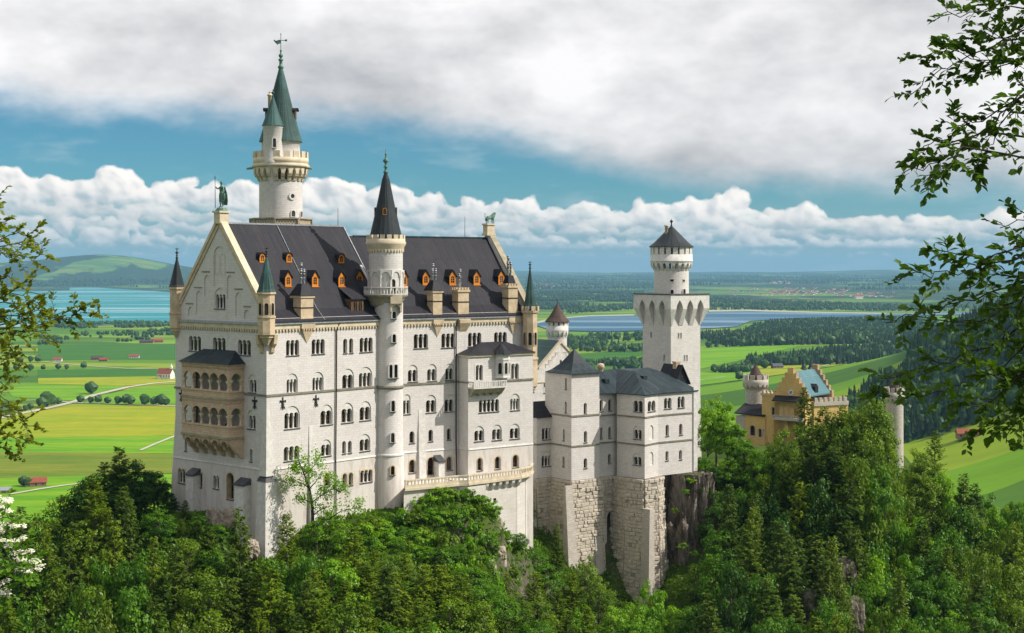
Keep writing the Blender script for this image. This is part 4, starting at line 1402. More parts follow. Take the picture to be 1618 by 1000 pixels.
# box of the loggia under the gallery, and the tower's windows
mb = MB()
FT = Frame(xs0 + 0.2, ys0 - 2.36, 0.97, 0.24)
s0, s1 = FT.s(617, 0.6), FT.s(635.5, 0.6)
FT.box(mb, s0, s1, -1.5, 0.75, zt_(479), zt_(466), 0)
for ss in (s0, s1 - 0.3):
    FT.prism(mb, [(ss, zt_(491)), (ss + 0.3, zt_(493)), (ss + 0.3, zt_(479)), (ss, zt_(479))], -1.2, 0.5, 0)
pl = [(s0, zt_(479))] + [((s0 + s1) / 2 - 0.7 * math.cos(a), zt_(489) + 0.8 * math.sin(a)) for a in np.linspace(0, math.pi, 9)] + [(s1, zt_(479))]
FT.prism(mb, pl[::-1], -1.2, 0.45, 0)
build(mb, 'oriel_box', ['cream'], st)
for px, y0, y1, wd, tanned in ((622.5, 503, 492, 0.65, 0), (622.5, 541, 528, 0.6, 0), (621.5, 597, 576, 0.55, 2), (621, 650, 633, 0.6, 0), (620.5, 699, 684, 0.6, 0), (620.5, 750, 736, 0.6, 1), (621, 463.5, 441, 0.75, 0)):
    up = y0 < 470
    r_, cx_, cy_ = (2.8, xs1, ys1) if up else (2.38, xs0, ys0)
    if y0 > 725: r_ = 2.56
    a = math.asin(max(-0.95, min(0.95, ((px - CX) / FPX * 237.0 - cx_) / r_)))
    a = -math.pi / 2 + a
    fc = Frame(cx_ + r_ * math.cos(a), cy_ + r_ * math.sin(a), -math.sin(a), math.cos(a))
    wm = MB()
    zz0, zz1 = zt_(y0, 236.6), zt_(y1, 236.6)
    for q in ((-0.5, 0.5) if tanned == 2 else (0,)):
        pl = arch(q * 0.85, wd, zz0, zz1, 8)
        wm.add([fc.P(s_, 0.0, z_) for s_, z_ in pl], [tuple(range(len(pl)))], 0)
        ring = arch(q * 0.85, wd + 0.3, zz0 - 0.1, zz1 + 0.16, 8)
        holed(wm, fc, ring, [pl], 0.16, 1)
        n_ = len(ring)
        vs = [fc.P(s_, 0.16, z_) for s_, z_ in ring] + [fc.P(s_, -0.2, z_) for s_, z_ in ring]
        wm.add(vs, [(i, n_ + i, n_ + (i + 1) % n_, (i + 1) % n_) for i in range(n_)], 1)
        reveal(wm, fc, pl, 0.0, 0.16, 1)
    fc.box(wm, -wd * (1.6 if tanned == 2 else 0.75), wd * (1.6 if tanned == 2 else 0.75), -0.1, 0.26, zz0 - 0.18, zz0 - 0.04, 2)
    build(wm, 'window', ['glass', 'tan' if tanned == 1 else 'lime_plain', 'slab'], st)

# ------------------------------------------------------------------ tall round north tower behind the palace
def cyl_win(par, cx_, cy_, r_, px, za, zb, wd, frame_m='lime_plain', sill=True, n=1, round_=False, tilt=None):
    """a window set into a round wall where the photo shows it at px"""
    Y = cy_ - r_ * 0.9
    a = -math.pi / 2 + math.asin(max(-0.97, min(0.97, ((px - CX) / FPX * Y - cx_) / r_))) if tilt is None else tilt
    fc = Frame(cx_ + r_ * math.cos(a), cy_ + r_ * math.sin(a), -math.sin(a), math.cos(a))
    wm = MB()
    for q in range(n):
        sx = (q - (n - 1) / 2) * wd * 1.6
        if round_:
            zc, rr = (za + zb) / 2, (zb - za) / 2
            pl = [(sx + rr * math.cos(t_), zc + rr * math.sin(t_)) for t_ in np.linspace(0, 2 * math.pi, 20)[:-1]]
            ring = [(sx + rr * 1.75 * math.cos(t_), zc + rr * 1.75 * math.sin(t_)) for t_ in np.linspace(0, 2 * math.pi, 20)[:-1]]
        else:
            pl = arch(sx, wd, za, zb, 8)
            ring = arch(sx, wd + 0.3, za - 0.1, zb + 0.15, 8)
        wm.add([fc.P(s_, 0.03, z_) for s_, z_ in pl], [tuple(range(len(pl)))], 0)
        holed(wm, fc, ring, [pl], 0.16, 1)
        m8 = len(ring)
        vs = [fc.P(s_, 0.16, z_) for s_, z_ in ring] + [fc.P(s_, -0.3, z_) for s_, z_ in ring]
        wm.add(vs, [(i, m8 + i, m8 + (i + 1) % m8, (i + 1) % m8) for i in range(m8)], 1)
        reveal(wm, fc, pl, 0.03, 0.16, 1)
    build(wm, 'window', ['glass', frame_m], par)


def corbels(mb, cx_, cy_, r0, r1, z0, z1, n, mat=0, wid=0.5, pointed=False, rot=0.0):
    """ring of brackets carrying round or pointed arches from radius r0 out to r1"""
    for i in range(n):
        a = rot + 2 * math.pi * i / n
        fc = Frame(cx_ + r0 * math.cos(a), cy_ + r0 * math.sin(a), -math.sin(a), math.cos(a))
        hw = math.pi / n * r1 * wid
        h = z1 - z0; d = r1 - r0
        pf = [(-0.1, z0), (d * 0.25, z0 + h * 0.06), (d * 0.45, z0 + h * 0.28), (d * 0.75, z0 + h * 0.36), (d, z0 + h * 0.6), (d, z1), (-0.1, z1)]
        k = len(pf)
        a_ = [fc.P(-hw, dd, z) for dd, z in pf]; b_ = [fc.P(hw, dd, z) for dd, z in pf]
        mb.add(a_ + b_, [tuple(range(k))[::-1], tuple(range(k, 2 * k))] + [(j, (j + 1) % k, k + (j + 1) % k, k + j) for j in range(k)], mat)
        a2 = a + math.pi / n
        fc = Frame(cx_ + r1 * math.cos(math.pi / n) * math.cos(a2), cy_ + r1 * math.cos(math.pi / n) * math.sin(a2), -math.sin(a2), math.cos(a2))
        ch = r1 * math.sin(math.pi / n); r_ = ch - hw * 0.9
        zs = z0 + h * 0.62
        if pointed:
            cv = [(-r_, zs - h * 0.1), (-r_ * 0.8, zs + h * 0.10), (0, z1 - h * 0.06), (r_ * 0.8, zs + h * 0.10), (r_, zs - h * 0.1)]
        else:
            cv = [(-r_ * math.cos(q), zs + min(r_, h * 0.32) * math.sin(q)) for q in np.linspace(0, math.pi, 7)]
        pl = [(-ch, cv[0][1])] + cv + [(ch, cv[-1][1]), (ch, z1), (-ch, z1)]
        fc.prism(mb, pl, -0.25, 0.0, mat)


tx, ty = -39.7, 250.0
def zn(py): return CZ - (py - CY) / FPX * ty
nt = thing('round_tower', 'tallest round white tower with green spire and weather vane, rising behind the dark palace roof', 'tower', (tx, ty, 150))
mb = MB()
mb.lathe(tx, ty, [(3.85, 150), (3.7, 197), (3.68, zn(285))], 36)
mb.lathe(tx, ty, [(4.5, zn(263)), (4.5, zn(258)), (3.25, zn(257.9)), (3.25, zn(224)), (3.4, zn(223.5)), (3.4, zn(222))], 36)
build(mb, 'wall', ['lime'], nt)
mb = MB()
oa = -math.pi / 2 + math.pi / 8 + 0.35
mb.lathe(tx, ty, [(4.6, 185), (5.3, zn(361)), (5.5, zn(358)), (5.5, zn(355.5)), (5.2, zn(355.4)), (5.2, zn(347.5)), (5.55, zn(347)), (5.55, zn(345)), (4.9, zn(345)), (4.9, zn(356))], 8, 0, oa, smooth=False)
for i in range(8):
    a = oa + 2 * math.pi * i / 8
    fc = Frame(tx + 5.25 * math.cos(a), ty + 5.25 * math.sin(a), -math.sin(a), math.cos(a))
    fc.box(mb, -0.2, 0.2, -0.2, 0.22, zn(355.4), zn(347.2))
    a2 = a + math.pi / 8
    ap = 5.2 * math.cos(math.pi / 8)
    fc = Frame(tx + ap * math.cos(a2), ty + ap * math.sin(a2), -math.sin(a2), math.cos(a2))
    for j in range(7):
        c_ = -1.5 + 0.5 * j
        for k in (-1, 1):
            fc.prism(mb, [(c_ - 0.22 * k - 0.05, zn(355)), (c_ - 0.22 * k + 0.05, zn(355)), (c_ + 0.22 * k + 0.05, zn(348)), (c_ + 0.22 * k - 0.05, zn(348))], 0.0, 0.08 + 0.01 * k, 1)
build(mb, 'parapet', ['mould', 'cream'], nt)
mb = MB()
corbels(mb, tx, ty, 3.66, 4.6, zn(288), zn(265.5), 22, 0, 0.5, True, 0.1)
mb.lathe(tx, ty, [(4.5, zn(266)), (4.85, zn(265)), (4.95, zn(262)), (4.65, zn(260)), (4.65, zn(258.5)), (4.72, zn(258)), (4.72, zn(250.5)), (4.35, zn(250.5)), (4.35, zn(258))], 36, 0, caps=False)
crenels(mb, tx, ty, 4.72, zn(250.6), zn(240.5), 17, 0, 0.62, 0.36, 0.1)
for sg_ in (-1, 1):
    mb.tube([(tx + sg_ * 4.6, ty - 1.2, zn(266)), (tx + sg_ * 5.6, ty - 1.5, zn(267.5))], [0.25, 0.18], 6, 1)
build(mb, 'battlement', ['cream', 'mould'], nt)
mb = MB()
mb.lathe(tx, ty, [(3.72, zn(224.5)), (3.66, zn(222)), (2.95, zn(200)), (1.98, zn(168)), (1.05, zn(133)), (0.34, zn(108)), (0.0, zn(107.5))], 22, smooth=False)
sp = build(mb, 'spire', ['copper'], nt)
mb = MB()
mb.lathe(tx, ty, [(0.36, zn(109)), (0.52, zn(107)), (0.50, zn(105)), (0.30, zn(103)), (0.26, zn(97)), (0.45, zn(95)), (0.45, zn(94)), (0.2, zn(92)), (0.2, zn(91)), (0.38, zn(89)), (0.38, zn(87)), (0.14, zn(84)), (0.14, zn(81)), (0.2, zn(80)), (0.07, zn(78)), (0.05, zn(55)), (0.12, zn(54)), (0, zn(52))], 12)
build(mb, 'finial', ['bronze'], sp)
mb = MB()          # weather vane: a beast-shaped blade balanced by an arrow
fv = Frame(tx, ty, 1, 0)
bl = [(-0.05, zn(63.5)), (-0.05, zn(68.5)), (-0.45, zn(69.5)), (-0.62, zn(70.8)), (-0.75, zn(69)), (-0.95, zn(67.5)), (-1.25, zn(64)), (-1.12, zn(62.5)), (-0.9, zn(64.4)), (-0.5, zn(63.6)), (-0.3, zn(62.6))]
fv.prism(mb, bl, -0.05, 0.05)
fv.box(mb, 0, 1.05, -0.03, 0.03, zn(64.2), zn(63.2))
fv.prism(mb, [(0.7, zn(65)), (1.1, zn(65.4)), (1.05, zn(63.7)), (1.1, zn(62)), (0.7, zn(62.4))], -0.03, 0.03)
build(mb, 'weather_vane', ['bronze'], sp)
ux, uy = tx - 0.85, ty - 3.1
mb = MB()
mb.lathe(ux, uy, [(0.1, zn(298)), (0.35, zn(296)), (0.75, zn(290)), (0.6, zn(289)), (0.95, zn(284)), (0.8, zn(282)), (1.15, zn(276)), (1.0, zn(274.5)), (1.35, zn(271)), (1.6, zn(262)), (1.72, zn(258)), (1.62, zn(256)), (1.62, zn(205)), (1.72, zn(204)), (1.72, zn(201.5))], 24)
tu = build(mb, 'stair_turret', ['lime'], nt)
cyl_win(tu, ux, uy, 1.62, 433.5, zn(236), zn(222), 0.55)
mb = MB()
mb.lathe(ux, uy, [(1.9, zn(202)), (1.82, zn(200)), (1.1, zn(183)), (0.55, zn(168)), (0.14, zn(156)), (0.1, zn(152)), (0.28, zn(150.8)), (0.28, zn(149)), (0.06, zn(147.6)), (0.03, zn(144))], 16, smooth=False)
build(mb, 'cone_roof', ['copper'], tu)
mb = MB()
p = px2(426.3, 170, 248.0)
mb.lathe(p.x, p.y, [(0.33, zn(200)), (0.33, zn(154)), (0.48, zn(153)), (0.40, zn(151)), (0.2, zn(151)), (0.18, zn(148)), (0.26, zn(147.5)), (0.0, zn(146.5))], 10)
build(mb, 'chimney', ['cream'], nt)
for a, px in ((math.pi + 0.12, 0), (-0.05, 0)):
    rr = 2.05
    fc = Frame(tx + rr * math.cos(a), ty + rr * math.sin(a), -math.sin(a), math.cos(a))
    dm = MB()
    fc.prism(dm, [(-0.55, zn(188)), (0.55, zn(188)), (0.55, zn(176)), (0.3, zn(173)), (-0.3, zn(173)), (-0.55, zn(176))], -1.2, 0.6, 0)
    fc.prism(dm, [(-0.75, zn(176)), (-0.35, zn(172)), (0.35, zn(172)), (0.75, zn(176)), (0.75, zn(175)), (0.35, zn(171)), (-0.35, zn(171)), (-0.75, zn(175))], -1.0, 0.95, 1)
    pl = arch(0, 0.6, zn(186), zn(176), 6)
    dm.add([fc.P(s_, 0.62, z_) for s_, z_ in pl], [tuple(range(len(pl)))], 2)
    build(dm, 'dormer', ['wood', 'slate', 'glass'], sp)
cyl_win(nt, tx, ty, 3.69, 461, zn(314.5), zn(307.5), 0.7, round_=True)
cyl_win(nt, tx, ty, 3.69, 462, zn(343), zn(333.5), 0.75)
cyl_win(nt, tx, ty, 3.69, 476, zn(343), zn(334), 0.7)

# ------------------------------------------------------------------ square tower with a round upper storey
sx, sy = 32.74, 300.0
side = 8.5
TL = Frame(sx - 0.61 * side, sy + 0.79 * side, 0.61, -0.79)
TR = Frame(sx, sy, 0.79, 0.61)
tcx, tcy = sx + side / 2 * (-0.61 + 0.79), sy + side / 2 * (0.79 + 0.61)
def zs_(py, Y=300.0): return CZ - (py - CY) / FPX * Y
sq = thing('square_tower', 'tall square white tower with pointed arch brackets and a round battlemented top', 'tower', (tcx, tcy, 149))
def twin(fr, px, y0, y1, n=2):
    w_ = 0.42
    s = fr.s(px)
    hs = []
    for q in range(n):
        c_ = s + (q - (n - 1) / 2) * 0.72
        z0, z1 = fr.z(px, y1), fr.z(px, y0)
        wm = MB()
        pl = [(c_ - w_ / 2, z0), (c_ + w_ / 2, z0), (c_ + w_ / 2, z1), (c_ - w_ / 2, z1)]
        hs.append(pl)
        reveal(wm, fr, pl, -0.4, 0.03)
        ring = [(c_ - w_ / 2 - 0.13, z0 - 0.13), (c_ + w_ / 2 + 0.13, z0 - 0.13), (c_ + w_ / 2 + 0.13, z1 + 0.13), (c_ - w_ / 2 - 0.13, z1 + 0.13)]
        holed(wm, fr, ring, [pl], 0.03)
        o = build(wm, 'window', ['lime_plain'], sq)
        pm = MB()
        pm.add([fr.P(a, -0.39, b_) for a, b_ in pl], [(0, 1, 2, 3)])
        build(pm, 'pane', ['glass'], o)
    return hs
hl = twin(TL, *[zo('g', 1017, 0)[0], zo('g', 0, 198)[1], zo('g', 0, 238)[1]], 1) + twin(TL, zo('g', 1108, 0)[0], zo('g', 0, 357)[1], zo('g', 0, 402)[1], 1)
hr = twin(TR, zo('g', 1218, 0)[0], zo('g', 0, 205)[1], zo('g', 0, 245)[1], 2) + twin(TR, zo('g', 1260, 0)[0], zo('g', 0, 360)[1], zo('g', 0, 402)[1], 2)
mb = MB()
holed(mb, TL, [(0, 140), (side, 140), (side, 183.6), (0, 183.6)], hl)
holed(mb, TR, [(0, 140), (side, 140), (side, 183.6), (0, 183.6)], hr)
TBk = Frame(*TR.P(side, 0, 0)[:2], -0.61, 0.79)
TBl = Frame(*TBk.P(side, 0, 0)[:2], -0.79, -0.61)
for fr in (TBk, TBl):
    holed(mb, fr, [(0, 140), (side, 140), (side, 183.6), (0, 183.6)], [])
TR.box(mb, 0.8, side - 0.8, -side + 0.8, -0.8, 145, 183.5)
TR.frustum(mb, side - 1.5, side + 0.5, -side, 0.12, 140, 162.3, 0.45, 0.1, 0.1)
build(mb, 'wall', ['lime'], sq)
mb = MB()
OV = 1.35
for q, fr in enumerate((TL, TR, TBk, TBl)):
    zt0 = 184.0 - q * 0.012
    e = OV - 0.004 * q
    zb = 181.1
    n = 3
    pit = (side + 2 * 0.25) / n
    pl = [(-e, zb), ]
    for i in range(n):
        c_ = -0.25 + pit * (i + 0.5); r_ = 0.92
        pl += [(c_ - r_, zb), (c_ - r_ * 0.93, zb + 0.5), (c_ - r_ * 0.62, zb + 1.15), (c_, zb + 1.85), (c_ + r_ * 0.62, zb + 1.15), (c_ + r_ * 0.93, zb + 0.5), (c_ + r_, zb)]
    pl += [(side + e, zb), (side + e, zt0), (-e, zt0)]
    fr.prism(mb, pl, 0.0, e)
    edges = [-e] + [v for i in range(n) for v in (-0.25 + pit * (i + 0.5) - 0.92, -0.25 + pit * (i + 0.5) + 0.92)] + [side + e]
    for i in range(0, len(edges), 2):
        a, b_ = edges[i], edges[i + 1]
        a2, b2 = max(a, 0.0), min(b_, side)
        p = [fr.P(a2, 0.02, 177.7), fr.P(a2, 0.10, 177.7), fr.P(b2, 0.10, 177.7), fr.P(b2, 0.02, 177.7),
             fr.P(a, 0.02, zb + 0.003), fr.P(a, e - 0.004, zb + 0.003), fr.P(b_, e - 0.004, zb + 0.003), fr.P(b_, 0.02, zb + 0.003)]
        mb.box8(p)
build(mb, 'bracket_storey', ['lime_plain'], sq)
mb = MB()
p = [TR.P(-1.5, 1.5, 184.01), TR.P(side + 1.5, 1.5, 184.01), TR.P(side + 1.5, -side - 1.5, 184.01), TR.P(-1.5, -side - 1.5, 184.01)]
mb.box8([p[0], p[3], p[2], p[1]] + [Vector(p[k]) + Vector((0, 0, 0.22)) for k in (0, 3, 2, 1)])
build(mb, 'platform', ['slab'], sq)
Yd = tcy
mb = MB()
mb.lathe(tcx, tcy, [(3.66, 183.9), (3.62, zs_(424, Yd))], 32)
dr = build(mb, 'round_storey', ['lime'], sq)
mb = MB()
corbels(mb, tcx, tcy, 3.6, 4.35, zs_(427.5, Yd), zs_(413.5, Yd), 20, 0, 0.48)
mb.lathe(tcx, tcy, [(4.3, zs_(414, Yd)), (4.5, zs_(413.2, Yd)), (4.5, zs_(412, Yd)), (4.42, zs_(411.5, Yd)), (4.42, zs_(402, Yd)), (3.9, zs_(402, Yd))], 32, 0, caps=False)
mb.lathe(tcx, tcy, [(4.0, zs_(404, Yd)), (4.0, zs_(389, Yd))], 32, 1)
crenels(mb, tcx, tcy, 4.42, zs_(402.1, Yd), zs_(390.2, Yd), 19, 0, 0.72, 0.4)
mb.lathe(tcx, tcy, [(4.0, zs_(391.4, Yd)), (4.44, zs_(391.4, Yd)), (4.44, zs_(389.6, Yd)), (4.0, zs_(389.6, Yd))], 32, 0, caps=False)
build(mb, 'battlement', ['lime_plain', 'glass'], sq)
mb = MB()
mb.lathe(tcx, tcy, [(4.75, zs_(390.5, Yd)), (4.72, zs_(389.5, Yd)), (3.6, zs_(383, Yd)), (1.9, zs_(370, Yd)), (0.3, zs_(358, Yd)), (0, zs_(357.8, Yd))], 20, smooth=False)
rf = build(mb, 'cone_roof', ['spire'], sq)
mb = MB()
mb.lathe(tcx, tcy, [(0.28, zs_(358.5, Yd)), (0.14, zs_(355, Yd)), (0.12, zs_(352, Yd)), (0.32, zs_(350.5, Yd)), (0.3, zs_(348.5, Yd)), (0.05, zs_(347.3, Yd)), (0.02, zs_(345, Yd))], 8)
build(mb, 'finial', ['iron'], rf)
mb = MB()
p = px2(1053, 370, tcy - 1.0)
mb.lathe(p.x, p.y, [(0.34, zs_(378, Yd)), (0.34, zs_(358.5, Yd)), (0.46, zs_(358, Yd)), (0.46, zs_(356, Yd)), (0.3, zs_(355.8, Yd))], 8)
build(mb, 'chimney', ['tan'], rf)
for px, y0, y1, wd in ((1061.5, 465, 457, 0.62), (1081, 465, 456, 0.7)):
    cyl_win(dr, tcx, tcy, 3.64, px, zs_(y0, Yd), zs_(y1, Yd), wd)
for px, y0, y1 in ((1061.5, 444.5, 441), (1081, 445, 441.5)):
    fc_a = -math.pi / 2 + math.asin(((px - CX) / FPX * (tcy - 3.4) - tcx) / 3.64)
    fc = Frame(tcx + 3.60 * math.cos(fc_a), tcy + 3.60 * math.sin(fc_a), -math.sin(fc_a), math.cos(fc_a))
    wm = MB()
    fc.box(wm, -0.35, 0.35, -0.2, 0.04, zs_(y0, Yd), zs_(y1, Yd), 0)
    fc.box(wm, -0.45, 0.45, -0.2, 0.10, zs_(y0, Yd) - 0.12, zs_(y0, Yd), 1)
    fc.box(wm, -0.45, 0.45, -0.2, 0.10, zs_(y1, Yd), zs_(y1, Yd) + 0.12, 1)
    build(wm, 'window', ['glass', 'lime_plain'], dr)

# ------------------------------------------------------------------ the bower: angular white building on a rock-faced base
bw = thing('bower_building', 'angular white building with dark hipped roofs on a high rock-faced stone base', 'building', (20, 276, 138))
A0 = (11.03, 270.0)
AF = Frame(*A0, 0.806, 0.592); AFL = 6.7
AL = Frame(A0[0] - 0.592 * 8.0, A0[1] + 0.806 * 8.0, 0.592, -0.806)
Lc = (4.63, 273.0)
L2 = Frame(*Lc, 0.806, 0.592)
L1f = Frame(1.69, 276.9, 2.94, -3.9)
RC = Frame(16.5 - 0.806 * 3, 275.3 - 0.592 * 3, 0.806, 0.592)
B1p, B2p, B3p, B4p = (19.9, 276.6), (24.8, 272.0), (27.7, 276.0), (35.7, 282.0)
BLf = Frame(*B1p, B2p[0] - B1p[0], B2p[1] - B1p[1]); BLn = math.dist(B1p, B2p)
BRf = Frame(*B2p, B3p[0] - B2p[0], B3p[1] - B2p[1]); BRn = math.dist(B2p, B3p)
LGf = Frame(*B3p, B4p[0] - B3p[0], B4p[1] - B3p[1]); LGn = math.dist(B3p, B4p)
ENf = Frame(*B4p, -0.592, 0.806)
ZE, Z1, Z2, ZB = 165.9, 161.65, 156.5, 150.35
def bwall(fr, ln, zt, hs, zb=ZB - 0.2):
    mb = MB()
    holed(mb, fr, [(0, zb), (ln, zb), (ln, zt), (0, zt)], hs)
    build(mb, 'wall', ['lime'], bw)
P_ = lambda *a, **k: win(bw, *a, **k)
bwall(AF, AFL, 169.95, [P_(AF, 'g', 544, 566, 695, 775, 1), P_(AF, 'g', 545, 568, 893, 973, 1), P_(AF, 'h', 360, 376, 188, 234, 1)])
bwall(AL, 8.0, 169.95, [P_(AL, 'g', 412, 425, 520, 600, 1), P_(AL, 'g', 411, 424, 685, 764, 1), P_(AL, 'g', 397, 410, 880, 960, 1), P_(AL, 'h', 261, 271, 180, 227, 1)])
bwall(L2, 5.2, 161.5, [P_(L2, 'e', 1265, 1335, 672, 777, 3, hood=True), P_(L2, 'f', 1023, 1090, 130, 226, 3, hood=True)])
bwall(L1f, math.hypot(2.94, 3.9), 161.5, [])
bwall(RC, 7.4, ZE, [P_(RC, 'g', 655, 678, 672, 755, 1), P_(RC, 'g', 716, 740, 670, 750, 1), P_(RC, 'g', 660, 675, 868, 946, 1), P_(RC, 'g', 717, 736, 865, 943, 1), P_(RC, 'h', 473, 487, 168, 212, 1)])
bwall(BLf, BLn, ZE, [P_(BLf, 'g', 893, 957, 680, 758, 2), P_(BLf, 'g', 892, 950, 857, 950, 2, hood=True), P_(BLf, 'h', 588, 628, 165, 220, 2, hood=True)])
bl1 = arch(BRf.s(zo('g', 1018, 0)[0]), 1.55, BRf.z(1028, zo('g', 0, 955)[1]), BRf.z(1028, zo('g', 0, 853)[1]), 8)
bl2 = arch(BRf.s(zo('g', 1018, 0)[0]), 1.55, BRf.z(1028, zo('h', 0, 221)[1]), BRf.z(1028, zo('h', 0, 160)[1]), 8)
bwall(BRf, BRn, ZE, [P_(BRf, 'g', 993, 1047, 680, 755, 2), bl1, bl2])
mb = MB()
for bl in (bl1, bl2):
    reveal(mb, BRf, bl, -0.18, 0)
    mb.add([BRf.P(a, -0.18, z) for a, z in bl], [tuple(range(len(bl)))])
build(mb, 'blind_arch', ['lime_plain'], bw)
bwall(LGf, LGn, ZE, [P_(LGf, 'g', 1108, 1160, 660, 736, 2), P_(LGf, 'g', 1203, 1252, 650, 730, 2), P_(LGf, 'g', 1119, 1142, 848, 928, 1), P_(LGf, 'g', 1214, 1237, 842, 920, 1),
                     P_(LGf, 'h', 740, 754, 155, 199, 1), P_(LGf, 'h', 803, 817, 150, 194, 1)])
bwall(ENf, 12.0, ZE, [])
for zz, segs in ((Z1, ((AF, 0, AFL), (AL, 0, 8), (RC, 3, 7.4), (BLf, 0, BLn), (BRf, 0, BRn), (LGf, 0, LGn + 0.1))), (Z2, ((L1f, 0, 4.9), (L2, 0, 5.0), (AF, 0, AFL), (AL, 0, 8), (RC, 3, 7.4), (BLf, 0, BLn), (BRf, 0, BRn), (LGf, 0, LGn + 0.1)))):
    for fr, a, b_ in segs:
        if zz == Z1 and fr in (AF, AL):
            zz_ = 162.1
        else:
            zz_ = zz
        mb = MB()
        fr.box(mb, a - 0.1, b_ + 0.05, -0.02, 0.15, zz_ - 0.16, zz_ + 0.12)
        build(mb, 'string_course', ['string'], bw)
LGf.box(mb := MB(), LGn - 0.9, LGn + 0.12, -0.05, 0.22, ZB, 166.6)
build(mb, 'corner_pier', ['lime_plain'], bw)
# roofs
def pyr(pts, zb, apexes, over=0.35, zflare=None):
    pass
mb = MB()
fcx, fcy = AF.P(AFL / 2, -3.4, 0)[:2]
hw = AFL / 2
prof = [(0.55, 169.85), (0.55, 169.98), (-0.35, 170.5), (-1.6, 171.75), (-2.6, 173.2)]
rings = []
for d, z in prof:
    rings.append([AF.P(-d, d, z), AF.P(AFL + d, d, z), AF.P(AFL + d, -AFL - d, z), AF.P(-d, -AFL - d, z)])
ap = AF.P(hw, -hw, 174.4)
vs = [v for r in rings for v in r] + [ap]
fs = [(3, 2, 1, 0)]
for j in range(len(rings) - 1):
    for i in range(4):
        fs.append((j * 4 + i, j * 4 + (i + 1) % 4, j * 4 + 4 + (i + 1) % 4, j * 4 + 4 + i))
L = (len(rings) - 1) * 4
fs += [(L + i, L + (i + 1) % 4, len(vs) - 1) for i in range(4)]
mb.add(vs, fs)
build(mb, 'roof', ['copper_dark'], bw)
mb = MB()
a0_, a1_, a2_ = L1f.P(-0.3, 0.4, 161.45), L2.P(-0.05, 0.45, 161.45), L2.P(5.2, 0.45, 161.45)
t0_, t1_ = L2.P(0.6, -2.6, 164.3), L2.P(5.2, -2.6, 164.3)
b0_ = L1f.P(-0.3, -4, 161.45)
mb.add([a0_, a1_, a2_, t1_, t0_, b0_], [(0, 1, 4), (1, 2, 3, 4), (0, 4, 5), (5, 4, 3), (0, 5, 3, 2, 1)])
build(mb, 'roof', ['slate'], bw)
mb = MB()
o_ = 0.4
E0 = RC.P(2.6, o_, ZE); E1 = (B1p[0] - 0.2, B1p[1] - 0.5, ZE); E2 = (B2p[0] + 0.05, B2p[1] - 0.6, ZE); E3 = (B3p[0] + 0.45, B3p[1] - 0.2, ZE); E4 = LGf.P(LGn + 0.3, o_, ZE)
R0 = (15.0, 281.5, 169.7); R1 = (20.5, 285.2, 169.8); RA = (23.6, 280.6, 169.7); R2 = (27.0, 288.0, 169.9); R3 = (31.0, 288.6, 168.6)
K4 = LGf.P(LGn + 0.3, -12, ZE); K0 = RC.P(2.6, -12, ZE)
vs = [E0, E1, E2, E3, E4, R0, R1, RA, R2, R3, K4, K0]
mb.add(vs, [(0, 1, 6, 5), (1, 7, 6), (1, 2, 7), (2, 3, 7), (7, 3, 8), (6, 7, 8), (3, 9, 8), (3, 4, 9), (4, 10, 9), (10, 11, 5, 6), (10, 6, 8, 9), (11, 0, 5)])
mb.add([(x, y, z - 0.14) for x, y, z in vs[:5]] + vs[:5], [(i, i + 1, 6 + i, 5 + i) for i in range(4)])
mb.add([(x, y, z - 0.14) for x, y, z in vs[:5]] + [(K4[0], K4[1], ZE - 0.14), (K0[0], K0[1], ZE - 0.14)], [(0, 6, 5, 4, 3, 2, 1)])
build(mb, 'roof', ['copper_dark'], bw)
mb = MB()       # steep little gable against the square tower
gf = Frame(32.0, 286.2, 0.806, 0.592)
gz = 166.0
gw = [(0, 164), (3.6, 164), (3.6, 167.0), (1.8, 170.2), (0, 167.0)]
gf.prism(mb, gw, -5.0, 0.0, 0)
for sg_ in (-1, 1):
    pl = [(1.8 + sg_ * 2.1, 166.5), (1.8, 170.2), (1.8, 170.5), (1.8 + sg_ * 2.1, 166.8)]
    gf.prism(mb, pl if sg_ < 0 else pl[::-1], -5.2, 0.4, 1)
gf.box(mb, 1.3, 2.4, -2.0, -1.0, 169.4, 171.0, 2)
gf.box(mb, 1.2, 2.5, -2.1, -0.9, 170.8, 171.1, 2)
build(mb, 'gable_dormer', ['slate', 'slate', 'tan'], bw)
mb = MB()
p = px2(949, 590, 283)
mb.lathe(p.x, p.y, [(0.5, 168.5), (0.5, 170.0), (0.75, 170.2), (0.75, 170.7), (0.55, 171.0), (0, 171.1)], 10)
build(mb, 'chimney', ['tan'], bw)
# small roof hatches
for px, py in ((958, 601), (1018, 596)):
    p = px2(px, py, 279.2)
    mb = MB()
    gf2 = Frame(p.x, p.y, 0.806, 0.592)
    gf2.prism(mb, [(-0.5, p.z - 0.5), (0.5, p.z - 0.5), (0.5, p.z + 0.3), (-0.5, p.z + 0.3)], -0.8, 0.3)
    build(mb, 'roof_hatch', ['copper_dark'], bw)

